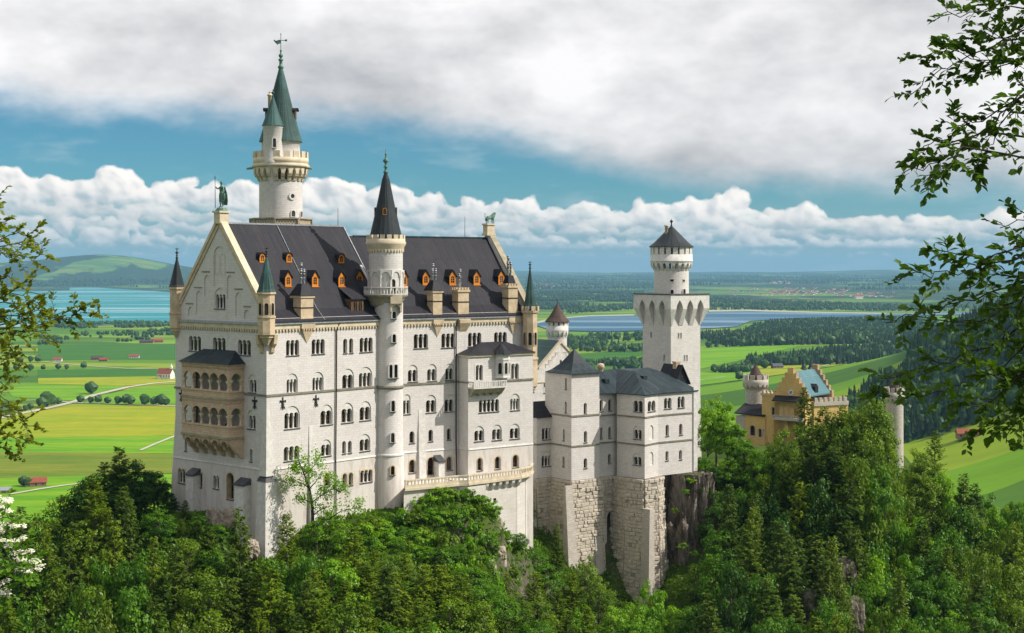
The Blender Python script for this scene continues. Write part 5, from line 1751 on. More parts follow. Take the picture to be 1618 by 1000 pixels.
# rock-faced base
def rustic(fr, s0, s1, z0, z1, batter, seed, name='stone_base'):
    r = random.Random(seed)
    mb = MB()
    d1, d0 = 0.10, 0.10 + (z1 - z0) * batter
    p = [fr.P(s0, -1.5, z0), fr.P(s0, d0, z0), fr.P(s1, d0, z0), fr.P(s1, -1.5, z0), fr.P(s0, -1.5, z1), fr.P(s0, d1, z1), fr.P(s1, d1, z1), fr.P(s1, -1.5, z1)]
    mb.box8(p, 1)
    z = z1
    while z > z0:
        h = r.uniform(0.55, 0.85)
        s = s0 - 0.02 - r.uniform(0, 0.5)
        dz = 0.10 + (z1 - z) * batter
        while s < s1:
            wd = r.uniform(0.6, 1.55)
            a, b_ = max(s, s0 - 0.06), min(s + wd, s1 + 0.06)
            if b_ - a > 0.15 and r.random() > 0.02:
                pr = r.uniform(0.06, 0.24) if r.random() < 0.8 else r.uniform(0.2, 0.42)
                j = lambda: r.uniform(-0.03, 0.03)
                g = 0.025; e = r.uniform(0.05, 0.12)
                lo = [fr.P(a + g, dz - 0.1, z - h + g), fr.P(b_ - g, dz - 0.1, z - h + g), fr.P(b_ - g, dz - 0.1, z - g), fr.P(a + g, dz - 0.1, z - g)]
                mi = [fr.P(a + g, dz + pr * 0.5, z - h + g), fr.P(b_ - g, dz + pr * 0.5, z - h + g), fr.P(b_ - g, dz + pr * 0.5, z - g), fr.P(a + g, dz + pr * 0.5, z - g)]
                hi = [fr.P(a + g + e + j(), dz + pr + j(), z - h + g + e + j()), fr.P(b_ - g - e + j(), dz + pr + j(), z - h + g + e + j()), fr.P(b_ - g - e + j(), dz + pr + j(), z - g - e + j()), fr.P(a + g + e + j(), dz + pr + j(), z - g - e + j())]
                fs = []
                for q in (0, 4):
                    for i in range(4):
                        fs.append((q + i, q + (i + 1) % 4, q + 4 + (i + 1) % 4, q + 4 + i))
                fs.append((8, 9, 10, 11))
                mb.add(lo + mi + hi, fs, 0)
            s += wd
        z -= h
    build(mb, name, ['rustic', 'joint'], bw)
rustic(L1f, 0, math.hypot(2.94, 3.9), 128, ZB - 0.25, 0.03, 1)
rustic(L2, 0, 5.4, 128, ZB - 0.25, 0.03, 2)
rustic(AL, 0, 8.0, 122, ZB - 0.25, 0.05, 3)
rustic(AF, -0.1, AFL + 0.7, 118, ZB - 0.25, 0.05, 4)
rustic(RC, 3.0, 4.6, 141, ZB - 0.25, 0.0, 5)
rustic(RC, 4.55, 7.6, 143.6, ZB - 0.25, 0.0, 6)
bb = [(19.2, 277.4), (21.6, 274.0), (24.7, 271.5), (27.1, 272.9), (28.6, 276.2)]
for i in range(4):
    f_ = Frame(*bb[i], bb[i + 1][0] - bb[i][0], bb[i + 1][1] - bb[i][1])
    rustic(f_, 0, math.dist(bb[i], bb[i + 1]), 112, ZB - 0.25, 0.045, 10 + i)
# arched recess in the base
mb = MB()
pl = [(3.6, 115), (7.6, 115), (7.6, 143.8), (3.6, 143.8)]
hole = arch(6.0, 2.3, 115.5, 143.3, 10)
holed(mb, RC, pl, [hole], 0.05)
reveal(mb, RC, hole, -2.2, 0.05)
mb.add([RC.P(a, -2.2, z) for a, z in hole], [tuple(range(len(hole)))])
build(mb, 'arched_recess', ['plinth'], bw)
butt(AF, 'f', 1183, 1226, 352, 0.7, 1.6, zb=128, cap=False, d_top=0.3, par=bw, mats=('greystone', 'slab'))
butt(AF, 'f', 1372, 1412, 672, 1.4, 1.3, zb=118, cap=False, d_top=0.9, par=bw, mats=('greystone', 'slab'))
f_ = Frame(*bb[2], bb[3][0] - bb[2][0], bb[3][1] - bb[2][1])
butt(BLf, 'h', 630, 664, 425, 1.4, 0.9, zb=114, cap=False, d_top=1.2, par=bw, mats=('greystone', 'slab'))
butt(L2, 'f', 952, 998, 558, 0.9, 0.6, zb=128, cap=False, d_top=0.6, par=bw, mats=('greystone', 'slab'))
for fr, pts in ((L2, ((882.5, 657, 0.35), (881.5, 665, 0.2), (881.5, 757, 0.25), (881, 860, 0.9))), (RC, ((975.3, 623, 0.4), (974.8, 632, 0.2), (974.5, 748, 0.3), (973, 900, 0.3)))):
    mb = MB()
    mb.tube([fr.P(fr.s(px, d), d, fr.z(px, py, d)) for px, py, d in pts], 0.11, 6)
    build(mb, 'drainpipe', ['iron'], bw)

# ------------------------------------------------------------------ terrace with its balustrade along the palace front
te = thing('terrace', 'stone terrace with pierced balustrade along the foot of the long white facade', 'terrace', (-8, 240, 143))
tp = [(-17.25, 233.65), (-8.75, 239.3), (-7.3, 239.6), (1.4, 247.3), (3.1, 250.2), (3.6, 254.0)]
mb = MB()
tb = [(-17.0, 240.5), (-8, 247), (4, 256)]
for i in range(len(tp) - 1):
    f_ = Frame(*tp[i], tp[i + 1][0] - tp[i][0], tp[i + 1][1] - tp[i][1])
    ln = math.dist(tp[i], tp[i + 1])
    cut = 5.2 if i == 0 else 0.0
    p = [f_.P(-0.02 * i + cut, -7.0, 153.9 - 0.004 * i), f_.P(-0.02 * i, -0.003 * i, 153.9 - 0.004 * i), f_.P(ln, -0.003 * i, 153.9 - 0.004 * i), f_.P(ln, -7.0, 153.9 - 0.004 * i)]
    mb.box8(p + [(x, y, z + 0.4) for x, y, z in p], 0)
build(mb, 'floor_slab', ['lime_plain'], te)
for i in range(len(tp) - 1):
    f_ = Frame(*tp[i], tp[i + 1][0] - tp[i][0], tp[i + 1][1] - tp[i][1])
    ln = math.dist(tp[i], tp[i + 1])
    mb = MB()
    f_.box(mb, 0.05 * (i > 0), ln, -0.05, 0.22, 153.85, 154.25)
    f_.box(mb, 0.05 * (i > 0), ln, -0.1, 0.18, 155.35, 155.6)
    f_.box(mb, 0.05 * (i > 0), ln, -0.03, 0.12, 154.25, 154.75)
    k = max(1, int(ln / 0.62))
    for j in range(k + 1):
        c_ = ln * j / k
        hwid = 0.17 if j % 3 == 0 else 0.09
        f_.box(mb, max(0.05, c_ - hwid), min(ln, c_ + hwid), -0.04, 0.13, 154.7, 155.4)
        if j % 3:
            f_.box(mb, max(0.05, c_ - 0.2), min(ln, c_ + 0.2), -0.02, 0.11, 155.2, 155.38)
    build(mb, 'balustrade', ['cream'], te)
for i, zb, dd, m_ in ((0, 142, -0.25, 'plinth'), (1, 142, -0.05, 'plinth'), (2, 140, -0.7, 'plinth'), (3, 140, -0.7, 'plinth'), (4, 138, -0.7, 'plinth')):
    f_ = Frame(*tp[i], tp[i + 1][0] - tp[i][0], tp[i + 1][1] - tp[i][1])
    ln = math.dist(tp[i], tp[i + 1])
    mb = MB()
    cut = 2.4 if i == 0 else 0.0
    p = [f_.P(cut, -3.0, zb), f_.P(0.0 if i == 0 else -0.05, dd - 0.004 * i, zb), f_.P(ln, dd - 0.004 * i, zb), f_.P(ln, -3.0, zb)]
    mb.box8(p + [(x, y, 153.86) for x, y, z in p], 0)
    if i == 2:
        f_.box(mb, 0.0, 3.9, -1.0, 0.02, zb, 153.6)
        for sa, za in ((6.2, 150.3), (7.0, 147.0)):
            f_.box(mb, sa, sa + 0.6, dd - 0.3, dd + 0.012, za, za + 0.7, 1)
        for j in range(6):
            c_ = 4.3 + j * 1.45
            pf = [(-0.72, 152.5), (-0.4, 152.7), (0.0, 153.3), (0.1, 153.84), (-0.72, 153.84)]
            a_ = [f_.P(c_ - 0.3, d, z) for d, z in pf]; bq = [f_.P(c_ + 0.3, d, z) for d, z in pf]
            mb.add(a_ + bq, [(4, 3, 2, 1, 0), (5, 6, 7, 8, 9)] + [(q, (q + 1) % 5, 5 + (q + 1) % 5, 5 + q) for q in range(5)])
    build(mb, 'retaining_wall', [m_, 'glass'], te)

# ------------------------------------------------------------------ white gabled hall behind, with its round turret
HF = Frame(5.74, 300.0, 0.806, 0.592)
ha = thing('gabled_hall', 'white stepped-moulding gable house with green copper roof, behind the right end of the palace', 'house', (10, 304, 149))
mb = MB()
hs = [win(ha, HF, 'g', 375, 392, 393, 441, 1), win(ha, HF, 'g', 262, 300, 532, 624, 2, hood=True), win(ha, HF, 'g', 176, 196, 560, 620, 1)]
holed(mb, HF, [(-3, 148), (11, 148), (11, 169.3), (5.5, 174.1), (0, 169.3), (-3, 169.3)], hs)
sweep(mb, HF, 0, 11, [(-0.6, 148), (-0.62, 169.0), (-12, 169.0), (-12, 148)])
build(mb, 'wall', ['lime_plain'], ha)
mb = MB()
for sg_ in (-1, 1):
    pl = [(5.5 + sg_ * 6.0, 168.75), (5.5, 174.1), (5.5, 174.45), (5.5 + sg_ * 6.0, 169.1)]
    HF.prism(mb, pl if sg_ < 0 else pl[::-1], -16, -0.4, 0)
build(mb, 'roof', ['copper'], ha)
mb = MB()
for sg_ in (-1, 1):
    pl = [(5.5 + sg_ * 5.9, 168.7), (5.5, 173.95), (5.5, 174.5), (5.5 + sg_ * 5.9, 169.2)]
    HF.prism(mb, pl if sg_ < 0 else pl[::-1], -0.5, 0.25, 0)
for i in range(4):
    for sg_ in (-1, 1):
        HF.box(mb, 5.5 + sg_ * (1.0 + 0.85 * i) - 0.4, 5.5 + sg_ * (1.0 + 0.85 * i) + 0.4, 0, 0.08, 171.9 - 0.75 * i, 172.05 - 0.75 * i, 0)
        HF.box(mb, 5.5 + sg_ * (1.42 + 0.85 * i) - 0.06, 5.5 + sg_ * (1.42 + 0.85 * i) + 0.06, 0, 0.08, 171.2 - 0.75 * i, 172.0 - 0.75 * i, 0)
HF.box(mb, -3, 11, 0, 0.14, 165.9, 166.15, 0)
build(mb, 'gable_moulding', ['cream'], ha)
mb = MB()
HF.box(mb, -3, 3.2, 0.0, 1.0, 156.2, 156.6, 0)
for i in range(14):
    HF.box(mb, -2.9 + i * 0.45, -2.7 + i * 0.45, 0.8, 0.95, 156.6, 157.5, 0)
HF.box(mb, -3, 3.2, 0.75, 1.0, 157.5, 157.7, 0)
HF.box(mb, 3.3, 8, 0.0, 2.2, 148, 160.6, 0)
HF.box(mb, 3.2, 8, 0.0, 2.35, 160.6, 161.0, 1)
build(mb, 'balcony', ['cream', 'mould'], ha)
rx, ry = (880.5 - CX) / FPX * 318, 318.0
rt = thing('round_turret', 'small round white turret with brown pointed roof behind the green-roofed gable', 'tower', (rx, ry, 149))
def zr(py): return CZ - (py - CY) / FPX * ry
mb = MB()
mb.lathe(rx, ry, [(2.15, 149), (2.1, zr(531))], 24)
build(mb, 'wall', ['lime'], rt)
mb = MB()
corbels(mb, rx, ry, 2.05, 2.45, zr(534), zr(522), 14)
mb.lathe(rx, ry, [(2.4, zr(523)), (2.5, zr(522)), (2.42, zr(521)), (2.42, zr(514)), (2.1, zr(514))], 24, 0, caps=False)
mb.lathe(rx, ry, [(2.15, zr(516)), (2.15, zr(507))], 24, 1)
crenels(mb, rx, ry, 2.42, zr(514.1), zr(507.5), 13, 0, 0.7, 0.3)
build(mb, 'battlement', ['lime_plain', 'glass'], rt)
mb = MB()
mb.lathe(rx, ry, [(2.75, zr(508.5)), (2.72, zr(507.5)), (1.9, zr(501)), (0.8, zr(489)), (0.08, zr(480)), (0.05, zr(476)), (0.16, zr(475)), (0.02, zr(472))], 16, smooth=False)
build(mb, 'cone_roof', ['brown_tile'], rt)

# ------------------------------------------------------------------ gatehouse
gh = thing('gatehouse', 'yellow brick gatehouse with stepped gables, teal roof and wall clock among trees', 'gatehouse', (72, 345, 148))
GY = 338.0
def gz(py, Y=GY): return CZ - (py - CY) / FPX * Y
GF = Frame((1227 - CX) / FPX * GY, GY + 3, 0.80, -0.60)
gl = GF.s(1271)
gap = GF.s(1249)
def stepg(fr, c_, half, zb, ze, zp, n, d0, d1, mb, mat=0):
    pl = [(c_ - half, zb), (c_ + half, zb)]
    for i in range(n):
        x = half * (1 - i / n); z = ze + (zp - ze) * i / (n - 0.6)
        pl += [(c_ + x, z + (zp - ze) / n * 0.75), (c_ + half * (1 - (i + 1) / n) if i < n - 1 else c_ + half * 0.12, z + (zp - ze) / n * 0.75)]
    right = pl[2:]
    left = [(2 * c_ - a, b_) for a, b_ in right][::-1]
    fr.prism(mb, pl + left, d0, d1, mat)
mb = MB()
hs = []
for x0_, x1_, y0_, y1_ in ((385, 405, 425, 490), (416, 438, 432, 495), (450, 475, 437, 500)):
    hs.append(win(gh, GF, 'i', x0_, x1_, y0_, y1_, 1, surround='tan', sill=None))
hs.append(win(gh, GF, 'i', 415, 440, 545, 580, 1, sill=None))
holed(mb, GF, [(0, 140), (gl, 140), (gl, gz(634)), (0, gz(634))], hs)
GS = Frame(*GF.P(gl, 0, 0)[:2], 0.60, 0.80)
GS.box(mb, 0, 16, -gl, 0.02, 140, gz(634) - 0.3)
stepg(GF, gap, gl / 2 + 0.6, gz(637), gz(627), gz(585), 6, -0.9, 0.02, mb)
build(mb, 'wall', ['yellow'], gh)
mb = MB()
mb2 = MB()
for i in range(6):
    pass
stepg(GF, gap, gl / 2 + 0.75, gz(629), gz(626.5), gz(583.5), 6, -1.05, -0.25, mb)
build(mb, 'step_gable', ['gable_stone'], gh)
mb = MB()
stepg(GF, gap, gl / 2 + 0.6, gz(637), gz(627), gz(583), 6, -14.0, -13.0, mb)
build(mb, 'step_gable', ['gable_stone'], gh)
mb = MB()
for sg_ in (-1, 1):
    pl = [(gap + sg_ * (gl / 2 + 0.3), gz(627)), (gap, gz(590)), (gap, gz(588)), (gap + sg_ * (gl / 2 + 0.3), gz(625))]
    GF.prism(mb, pl if sg_ < 0 else pl[::-1], -13.1, -0.95, 0)
rf = build(mb, 'roof', ['copper_teal'], gh)
mb = MB()
p = GF.P(gap + gl * 0.42, -6.0, 0)
f_ = Frame(p[0], p[1], 0.60, 0.80)
f_.prism(mb, [(-0.8, gz(622)), (0.8, gz(622)), (0.8, gz(613)), (0, gz(608)), (-0.8, gz(613))], -2.5, 0.6)
build(mb, 'dormer', ['slate'], rf)
mb = MB()
c_ = GF.s(zo('i', 458, 0)[0]); zc = GF.z(1250, zo('i', 0, 332)[1])
ring = [(c_ + 0.62 * math.cos(a), zc + 0.62 * math.sin(a)) for a in np.linspace(0, 2 * math.pi, 24)[:-1]]
GF.prism(mb, ring, 0.0, 0.12, 0)
ring = [(c_ + 0.36 * math.cos(a), zc + 0.36 * math.sin(a)) for a in np.linspace(0, 2 * math.pi, 24)[:-1]]
GF.prism(mb, ring, 0.0, 0.135, 1)
GF.prism(mb, [(c_ - 0.05, zc - 0.05), (c_ + 0.05, zc - 0.05), (c_ + 0.04, zc + 0.42), (c_ - 0.04, zc + 0.42)], 0.13, 0.16, 0)
GF.prism(mb, [(c_, zc - 0.06), (c_ + 0.28, zc - 0.16), (c_ + 0.28, zc - 0.06), (c_, zc + 0.05)], 0.13, 0.165, 0)
build(mb, 'clock', ['face', 'iron'], gh)
mb = MB()       # small lean-to roof below the clock
p = [GF.P(0.3, 0.0, gz(627)), GF.P(gl + 0.2, 0.0, gz(627)), GF.P(gl + 0.2, 1.9, gz(634.5)), GF.P(0.3, 1.9, gz(634.5))]
mb.box8([p[0], p[1], p[2], p[3]] + [Vector(q) + Vector((0, 0, 0.2)) for q in p])
build(mb, 'lean_to_roof', ['slate'], gh)
mb = MB()
GF.box(mb, 0.5, gl, 0.05, 1.7, gz(664), gz(660))
for i in range(12):
    GF.box(mb, 0.6 + i * (gl - 0.8) / 11 - 0.1, 0.6 + i * (gl - 0.8) / 11 + 0.1, 1.5, 1.68, gz(660), gz(657))
GF.box(mb, 0.5, gl, 1.45, 1.7, gz(657), gz(656))
build(mb, 'balcony', ['greystone'], gh)
GP = Frame((1209 - CX) / FPX * 339, 343.5, 0.80, -0.60)
gpl = GP.s(1228)
mb = MB()
hs = [win(gh, GP, 'i', 330, 348, 430, 485, 1, surround='tan', sill=None)]
holed(mb, GP, [(0, 140), (gpl, 140), (gpl, gz(628)), (0, gz(628))], hs)
GP.box(mb, 0, gpl, -4, -0.6, 140, gz(628) - 0.05)
build(mb, 'wall', ['yellow'], gh)
mb = MB()
GP.box(mb, -0.2, gpl + 0.1, -4.1, 0.2, gz(628), gz(624))
for i in range(4):
    GP.box(mb, 0.1 + i * gpl / 4, 0.1 + i * gpl / 4 + 0.45, -0.25, 0.19, gz(624), gz(619))
build(mb, 'battlement', ['tan_wall'], gh)
GA = Frame((1180 - CX) / FPX * 343, 346.0, 0.80, -0.60)
gal = GA.s(1209)
mb = MB()
hs = [win(gh, GA, 'i', 187, 220, 550, 618, 1, surround='tan', sill=None), win(gh, GA, 'i', 242, 264, 572, 628, 1, surround='tan', sill=None), win(gh, GA, 'i', 270, 285, 574, 625, 1, surround='tan', sill=None)]
holed(mb, GA, [(0, 140), (gal, 140), (gal, gz(657, 344)), (0, gz(657, 344))], hs)
GA.box(mb, 0, gal, -7, -0.6, 140, gz(659, 344))
build(mb, 'wall', ['yellow'], gh)
mb = MB()
p = [GA.P(-2.6, -5, gz(643, 344)), GA.P(gal, -5, gz(643, 344)), GA.P(gal, 0.4, gz(657.5, 344)), GA.P(-2.6, 0.4, gz(655.5, 344))]
mb.box8([p[0], p[3], p[2], p[1]] + [Vector(p[k]) + Vector((0, 0, 0.25)) for k in (0, 3, 2, 1)])
GA.box(mb, -2.4, 0.1, -6, 0.0, 140, gz(659, 344), 1)
build(mb, 'annex_roof', ['slate', 'greystone'], gh)
# crenellated wing to the right
GW = Frame(*GF.P(gl + 0.5, -4.0, 0)[:2], 0.92, 0.38)
gwl = GW.s(1340)
mb = MB()
holed(mb, GW, [(0, 138), (gwl, 138), (gwl, gz(634, 348)), (0, gz(634, 348))], [])
GW.box(mb, 0, gwl, -5, -0.5, 138, gz(635, 348))
build(mb, 'wall', ['yellow'], gh)
mb = MB()
GW.box(mb, -0.1, gwl, -0.4, 0.3, gz(636, 348), gz(630, 348))
k = int(gwl / 1.3)
for i in range(k):
    GW.box(mb, i * gwl / k + 0.1, i * gwl / k + 0.85, -0.35, 0.28, gz(630, 348), gz(623.5, 348))
build(mb, 'battlement', ['greystone'], gh)


def round_gate_tower(px_c, Y, r_px, y_top, y_body, y_base, rc_px, roof_y, label):
    x = (px_c - CX) / FPX * Y
    k = Y / FPX
    r, rc = r_px * k, rc_px * k
    z = lambda py: CZ - (py - CY) * k
    t_ = thing('round_gate_tower', label, 'tower', (x, Y, z(y_base)), 'flanking towers of the gatehouse')
    mb = MB()
    mb.lathe(x, Y, [(r * 1.04, z(y_base) - 6), (r, z(y_body) - 4), (r, z(y_body))], 24)
    body = build(mb, 'wall', ['greystone'], t_)
    mb = MB()
    corbels(mb, x, Y, r - 0.05, rc, z(y_body + 3), z(y_body - 6), 14)
    mb.lathe(x, Y, [(rc - 0.05, z(y_body - 5.8)), (rc, z(y_body - 7)), (rc, z(y_top + 7)), (rc - 0.4, z(y_top + 7)), (rc - 0.4, z(y_body - 5))], 24, 0, caps=False)
    crenels(mb, x, Y, rc, z(y_top + 7.1), z(y_top), 11, 0, 0.66, 0.4)
    build(mb, 'battlement', ['greystone'], t_)
    mb = MB()
    mb.lathe(x, Y, [(rc * 0.62, z(y_top + 9)), (rc * 0.6, z(y_top + 4)), (rc * 0.3, z((roof_y + y_top) / 2)), (0.05, z(roof_y))], 16, smooth=False)
    build(mb, 'cone_roof', ['brown_tile'], t_)
    return t_, x, r, z


t_, x, r, z = round_gate_tower(1194, 352.0, 16, 592, 612, 690, 20, 575, 'stout grey round tower with pointed brown roof left of the yellow gatehouse')
cyl_win(t_, x, 352.0, r, 1197, z(646), z(636), 0.9, 'tan')
t_, x, r, z = round_gate_tower(1413.5, 345.0, 13.5, 612, 634, 775, 16.5, 594, 'grey round tower right of the gatehouse, partly behind branches')
mb = MB()       # arched sandstone porch at the foot of the right tower
f_ = Frame((1396 - CX) / FPX * 338, 338.5, 0.97, -0.22)
pw = f_.s(1424)
pl = [(0, 132), (pw, 132), (pw, f_.z(1410, 757)), (pw / 2, f_.z(1410, 748)), (0, f_.z(1410, 757))]
ho = arch(pw / 2, 1.6, 134, f_.z(1410, 757), 8)
holed(mb, f_, pl, [ho], 0.0)
reveal(mb, f_, ho, -1.2, 0)
mb.add([f_.P(a, -1.2, b_) for a, b_ in ho], [tuple(range(len(ho)))], 1)
f_.box(mb, 0.02, pw - 0.02, -3, -1.25, 132, f_.z(1410, 757), 0)
build(mb, 'porch', ['tan_wall', 'glass'], t_)


# ------------------------------------------------------------------ statues and people (one skinned body each)
def skin_body(name, joints, edges, parent=None, mats=('bronze',), lvl=1, loc=(0, 0, 0), rotz=0.0, scale=1.0):
    me = bpy.data.meshes.new(name)
    R_ = Matrix.Rotation(rotz, 3, 'Z')
    co = [R_ @ Vector(j[:3]) * scale for j in joints]
    me.from_pydata([tuple(c_) for c_ in co], edges, [])
    o = bpy.data.objects.new(name, me)
    COL.objects.link(o)
    o.location = loc
    md = o.modifiers.new('skin', 'SKIN')
    md.use_smooth_shade = True
    sv = me.skin_vertices[0].data if me.skin_vertices else None
    if sv is None:
        bm = bmesh.new(); bm.from_mesh(me)
        bm.verts.layers.skin.verify(); bm.to_mesh(me); bm.free()
        sv = me.skin_vertices[0].data
    for v, j in zip(sv, joints):
        v.radius = (j[3] * scale, (j[4] if len(j) > 4 else j[3]) * scale)
        v.use_root = False
    sv[0].use_root = True
    o.modifiers.new('sub', 'SUBSURF').levels = lvl
    o.modifiers['sub'].render_levels = lvl
    for x in mats:
        me.materials.append(M[x] if isinstance(x, str) else x)
    if parent is not None:
        o.parent = parent
    return o


HUM = [(0, 0, 0.98, .15, .11), (0, 0, 1.12, .14, .10), (0, 0, 1.30, .17, .11), (0, 0, 1.45, .12, .09), (0, 0, 1.54, .055), (0, -.01, 1.62, .085, .095), (0, -.01, 1.73, .08, .09),
       (-.19, 0, 1.42, .065), (-.27, .02, 1.15, .05), (-.25, -.16, .98, .04), (.19, 0, 1.42, .065), (.27, .02, 1.15, .05), (.25, -.16, .98, .04),
       (-.10, 0, .88, .10), (-.11, -.02, .50, .065), (-.11, .02, .09, .05), (-.11, -.14, .05, .045), (.10, 0, .88, .10), (.12, -.02, .50, .065), (.13, .02, .09, .05), (.14, -.14, .05, .045)]
HED = [(0, 1), (1, 2), (2, 3), (3, 4), (4, 5), (5, 6), (3, 7), (7, 8), (8, 9), (3, 10), (10, 11), (11, 12), (0, 13), (13, 14), (14, 15), (15, 16), (0, 17), (17, 18), (18, 19), (19, 20)]
# knight on the west gable
kp = W.P(sg, -0.4, 198.6)
kn = thing('knight_statue', 'green bronze statue of a standing knight with lance and shield on the gable top', 'statue', kp)
mb = MB()
mb.lathe(kp[0], kp[1], [(0.95, 198.6), (0.95, 198.8), (0.75, 198.95), (0.7, 199.1)], 10)
build(mb, 'plinth', ['bronze'], kn)
KJ = [list(j) for j in HUM]
KJ[8] = [-.34, -.08, 1.30, .05]; KJ[9] = [-.42, -.20, 1.48, .045]
KJ[11] = [.30, -.04, 1.15, .055]; KJ[12] = [.34, -.12, .95, .045]
KJ[0][3:] = [.19, .15]; KJ[2][3:] = [.20, .15]
KJ[14][1] = -.06; KJ[13][3] = .13; KJ[17][3] = .13
ka = math.atan2(W.ny, W.nx) + math.pi / 2
kb = skin_body('body', KJ, HED, kn, ('bronze',), 1, (0, 0, 0.5), ka, 2.25)
R_ = Matrix.Rotation(ka, 3, 'Z')
def kpt(x, y, z): return tuple(Vector((0, 0, 0.5)) + R_ @ Vector((x, y, z)) * 2.25)
mb = MB()
mb.tube([kpt(-.42, -.22, 0.0), kpt(-.44, -.22, 2.05)], [0.06, 0.045], 6)
mb.tube([kpt(-.44, -.22, 2.0), kpt(-.44, -.22, 2.12), kpt(-.44, -.22, 2.3)], [0.05, 0.11, 0.01], 6)
build(mb, 'lance', ['bronze'], kn, local=True)
mb = MB()
sh = [(-.22, 0.95), (.22, 0.95), (.24, .62), (.13, .34), (0, .2), (-.13, .34), (-.24, .62)]
a_ = [kpt(.36 + .10 * abs(a) * 0, -.20 + abs(a) * .3, b_) for a, b_ in sh]
ctr = [kpt(.36 + a * .3, -.26 + abs(a) * .25, b_ + .05) for a, b_ in sh]
ctr2 = [kpt(.36 + a * .3, -.20 + abs(a) * .25, b_ + .05) for a, b_ in sh]
ctr = [kpt(.36 + a, -.27 + abs(a) * .3, b_ + .05) for a, b_ in sh]; ctr2 = [kpt(.36 + a, -.20 + abs(a) * .3, b_ + .05) for a, b_ in sh]
mb.add(ctr + ctr2, [tuple(range(7)), tuple(range(13, 6, -1))] + [(i, 7 + i, 7 + (i + 1) % 7, (i + 1) % 7) for i in range(7)])
build(mb, 'shield', ['bronze'], kn, local=True)
mb = MB()       # cloak hanging from the shoulders
cl = [(-.20, .13, 1.45), (.20, .13, 1.45), (.30, .22, 1.0), (.30, .28, .5), (.22, .30, .18), (-.20, .30, .2), (-.28, .28, .5), (-.28, .22, 1.0)]
f1 = [kpt(*q) for q in cl]; f2 = [kpt(q[0], q[1] + .05, q[2]) for q in cl]
mb.add(f1 + f2, [tuple(range(8)), tuple(range(15, 7, -1))] + [(i, 8 + i, 8 + (i + 1) % 8, (i + 1) % 8) for i in range(8)])
build(mb, 'cloak', ['bronze'], kn, local=True)
mb = MB()
hp = kpt(0, -.01, 1.74)
mb.lathe(hp[0], hp[1], [(.22, hp[2] - .12), (.24, hp[2] - .02), (.16, hp[2] + .16), (.04, hp[2] + .26), (0, hp[2] + .28)], 10)
build(mb, 'helmet', ['bronze'], kn, local=True)
# lion on the east gable
lp = E.P(11.5, -0.6, 197.7)
LJ = [(0, 0, .95, .30, .32), (0, -.35, 1.02, .30, .34), (0, -.72, 1.15, .32, .36), (0, -.95, 1.45, .30, .32), (0, -1.15, 1.72, .27, .28), (0, -1.42, 1.68, .14, .13), (0, .35, .90, .26, .28),
      (-.2, .42, .62, .17), (-.24, .28, .36, .09), (-.24, .42, .12, .07), (-.24, .25, .06, .08), (.2, .42, .62, .17), (.24, .28, .36, .09), (.24, .42, .12, .07), (.24, .25, .06, .08),
      (-.2, -.78, .75, .12), (-.2, -.74, .40, .085), (-.2, -.80, .10, .07), (-.2, -.95, .06, .08), (.2, -.78, .75, .12), (.2, -.74, .40, .085), (.2, -.80, .10, .07), (.2, -.95, .06, .08),
      (0, .62, .92, .06), (0, .82, 1.2, .045), (0, .72, 1.5, .045), (0, .82, 1.68, .09)]
LE = [(0, 1), (1, 2), (2, 3), (3, 4), (4, 5), (0, 6), (6, 7), (7, 8), (8, 9), (9, 10), (6, 11), (11, 12), (12, 13), (13, 14), (2, 15), (15, 16), (16, 17), (17, 18), (2, 19), (19, 20), (20, 21), (21, 22), (6, 23), (23, 24), (24, 25), (25, 26)]
ln_ = skin_body('lion_statue', LJ, LE, None, ('bronze',), 1, lp, math.atan2(E.ny, E.nx) + math.pi / 2, 1.12)
tag(ln_, 'green bronze lion statue on the far end of the palace roof ridge', 'statue')
# visitors leaning on the sill of the lower loggia
cloth = []
for nm, c_ in (('plum_cloth', (0.16, 0.05, 0.10)), ('navy_cloth', (0.03, 0.04, 0.10)), ('grey_cloth', (0.15, 0.15, 0.17)), ('rose_cloth', (0.40, 0.12, 0.16)), ('dark_cloth', (0.03, 0.03, 0.035))):
    cloth.append(noisy_mat(nm, c_, tuple(q * 0.8 for q in c_), 8.0, 0.9))
skin = noisy_mat('skin', (0.55, 0.33, 0.24), (0.50, 0.29, 0.20), 6.0, 0.6)
hair = noisy_mat('dark_hair', (0.03, 0.02, 0.015), (0.05, 0.03, 0.02), 6.0, 0.8)
PLAB = ['person in plum top at the left arch of the lower loggia', 'person in navy top at the second arch of the lower loggia', 'person in grey top at the middle arch of the lower loggia',
        'person in rose top at the fourth arch of the lower loggia', 'person in black top at the right front arch of the lower loggia']
pa = math.atan2(LF.ny, LF.nx) + math.pi / 2
for i in range(5):
    c_ = 0.45 + (LW - 0.9) / 5 * (i + 0.5) + random.uniform(-0.4, 0.4)
    q = LF.P(c_, -0.95, 163.86)
    pj = [list(j) for j in HUM]
    pj[9] = [-.22, -.36, 1.20, .04]; pj[12] = [.2, -.36, 1.20, .04]; pj[8][1] = -.10; pj[11][1] = -.10
    b_ = skin_body('person', pj, HED, None, (cloth[i],), 1, (q[0], q[1], q[2] + 0.35), pa + random.uniform(-0.4, 0.4), 1.0)
    tag(b_, PLAB[i], 'person', 'visitors looking out of the loggia')
    hm = MB()
    hm.lathe(0, -0.01, [(0.02, 1.58), (0.085, 1.62), (0.098, 1.70), (0.075, 1.79), (0.0, 1.82)], 10)
    build(hm, 'head', [skin], b_, local=True)
    hm = MB()
    hm.lathe(0, 0.012, [(0.104, 1.69), (0.107, 1.73), (0.085, 1.80), (0.0, 1.835)], 10)
    build(hm, 'hair', [hair], b_, local=True)

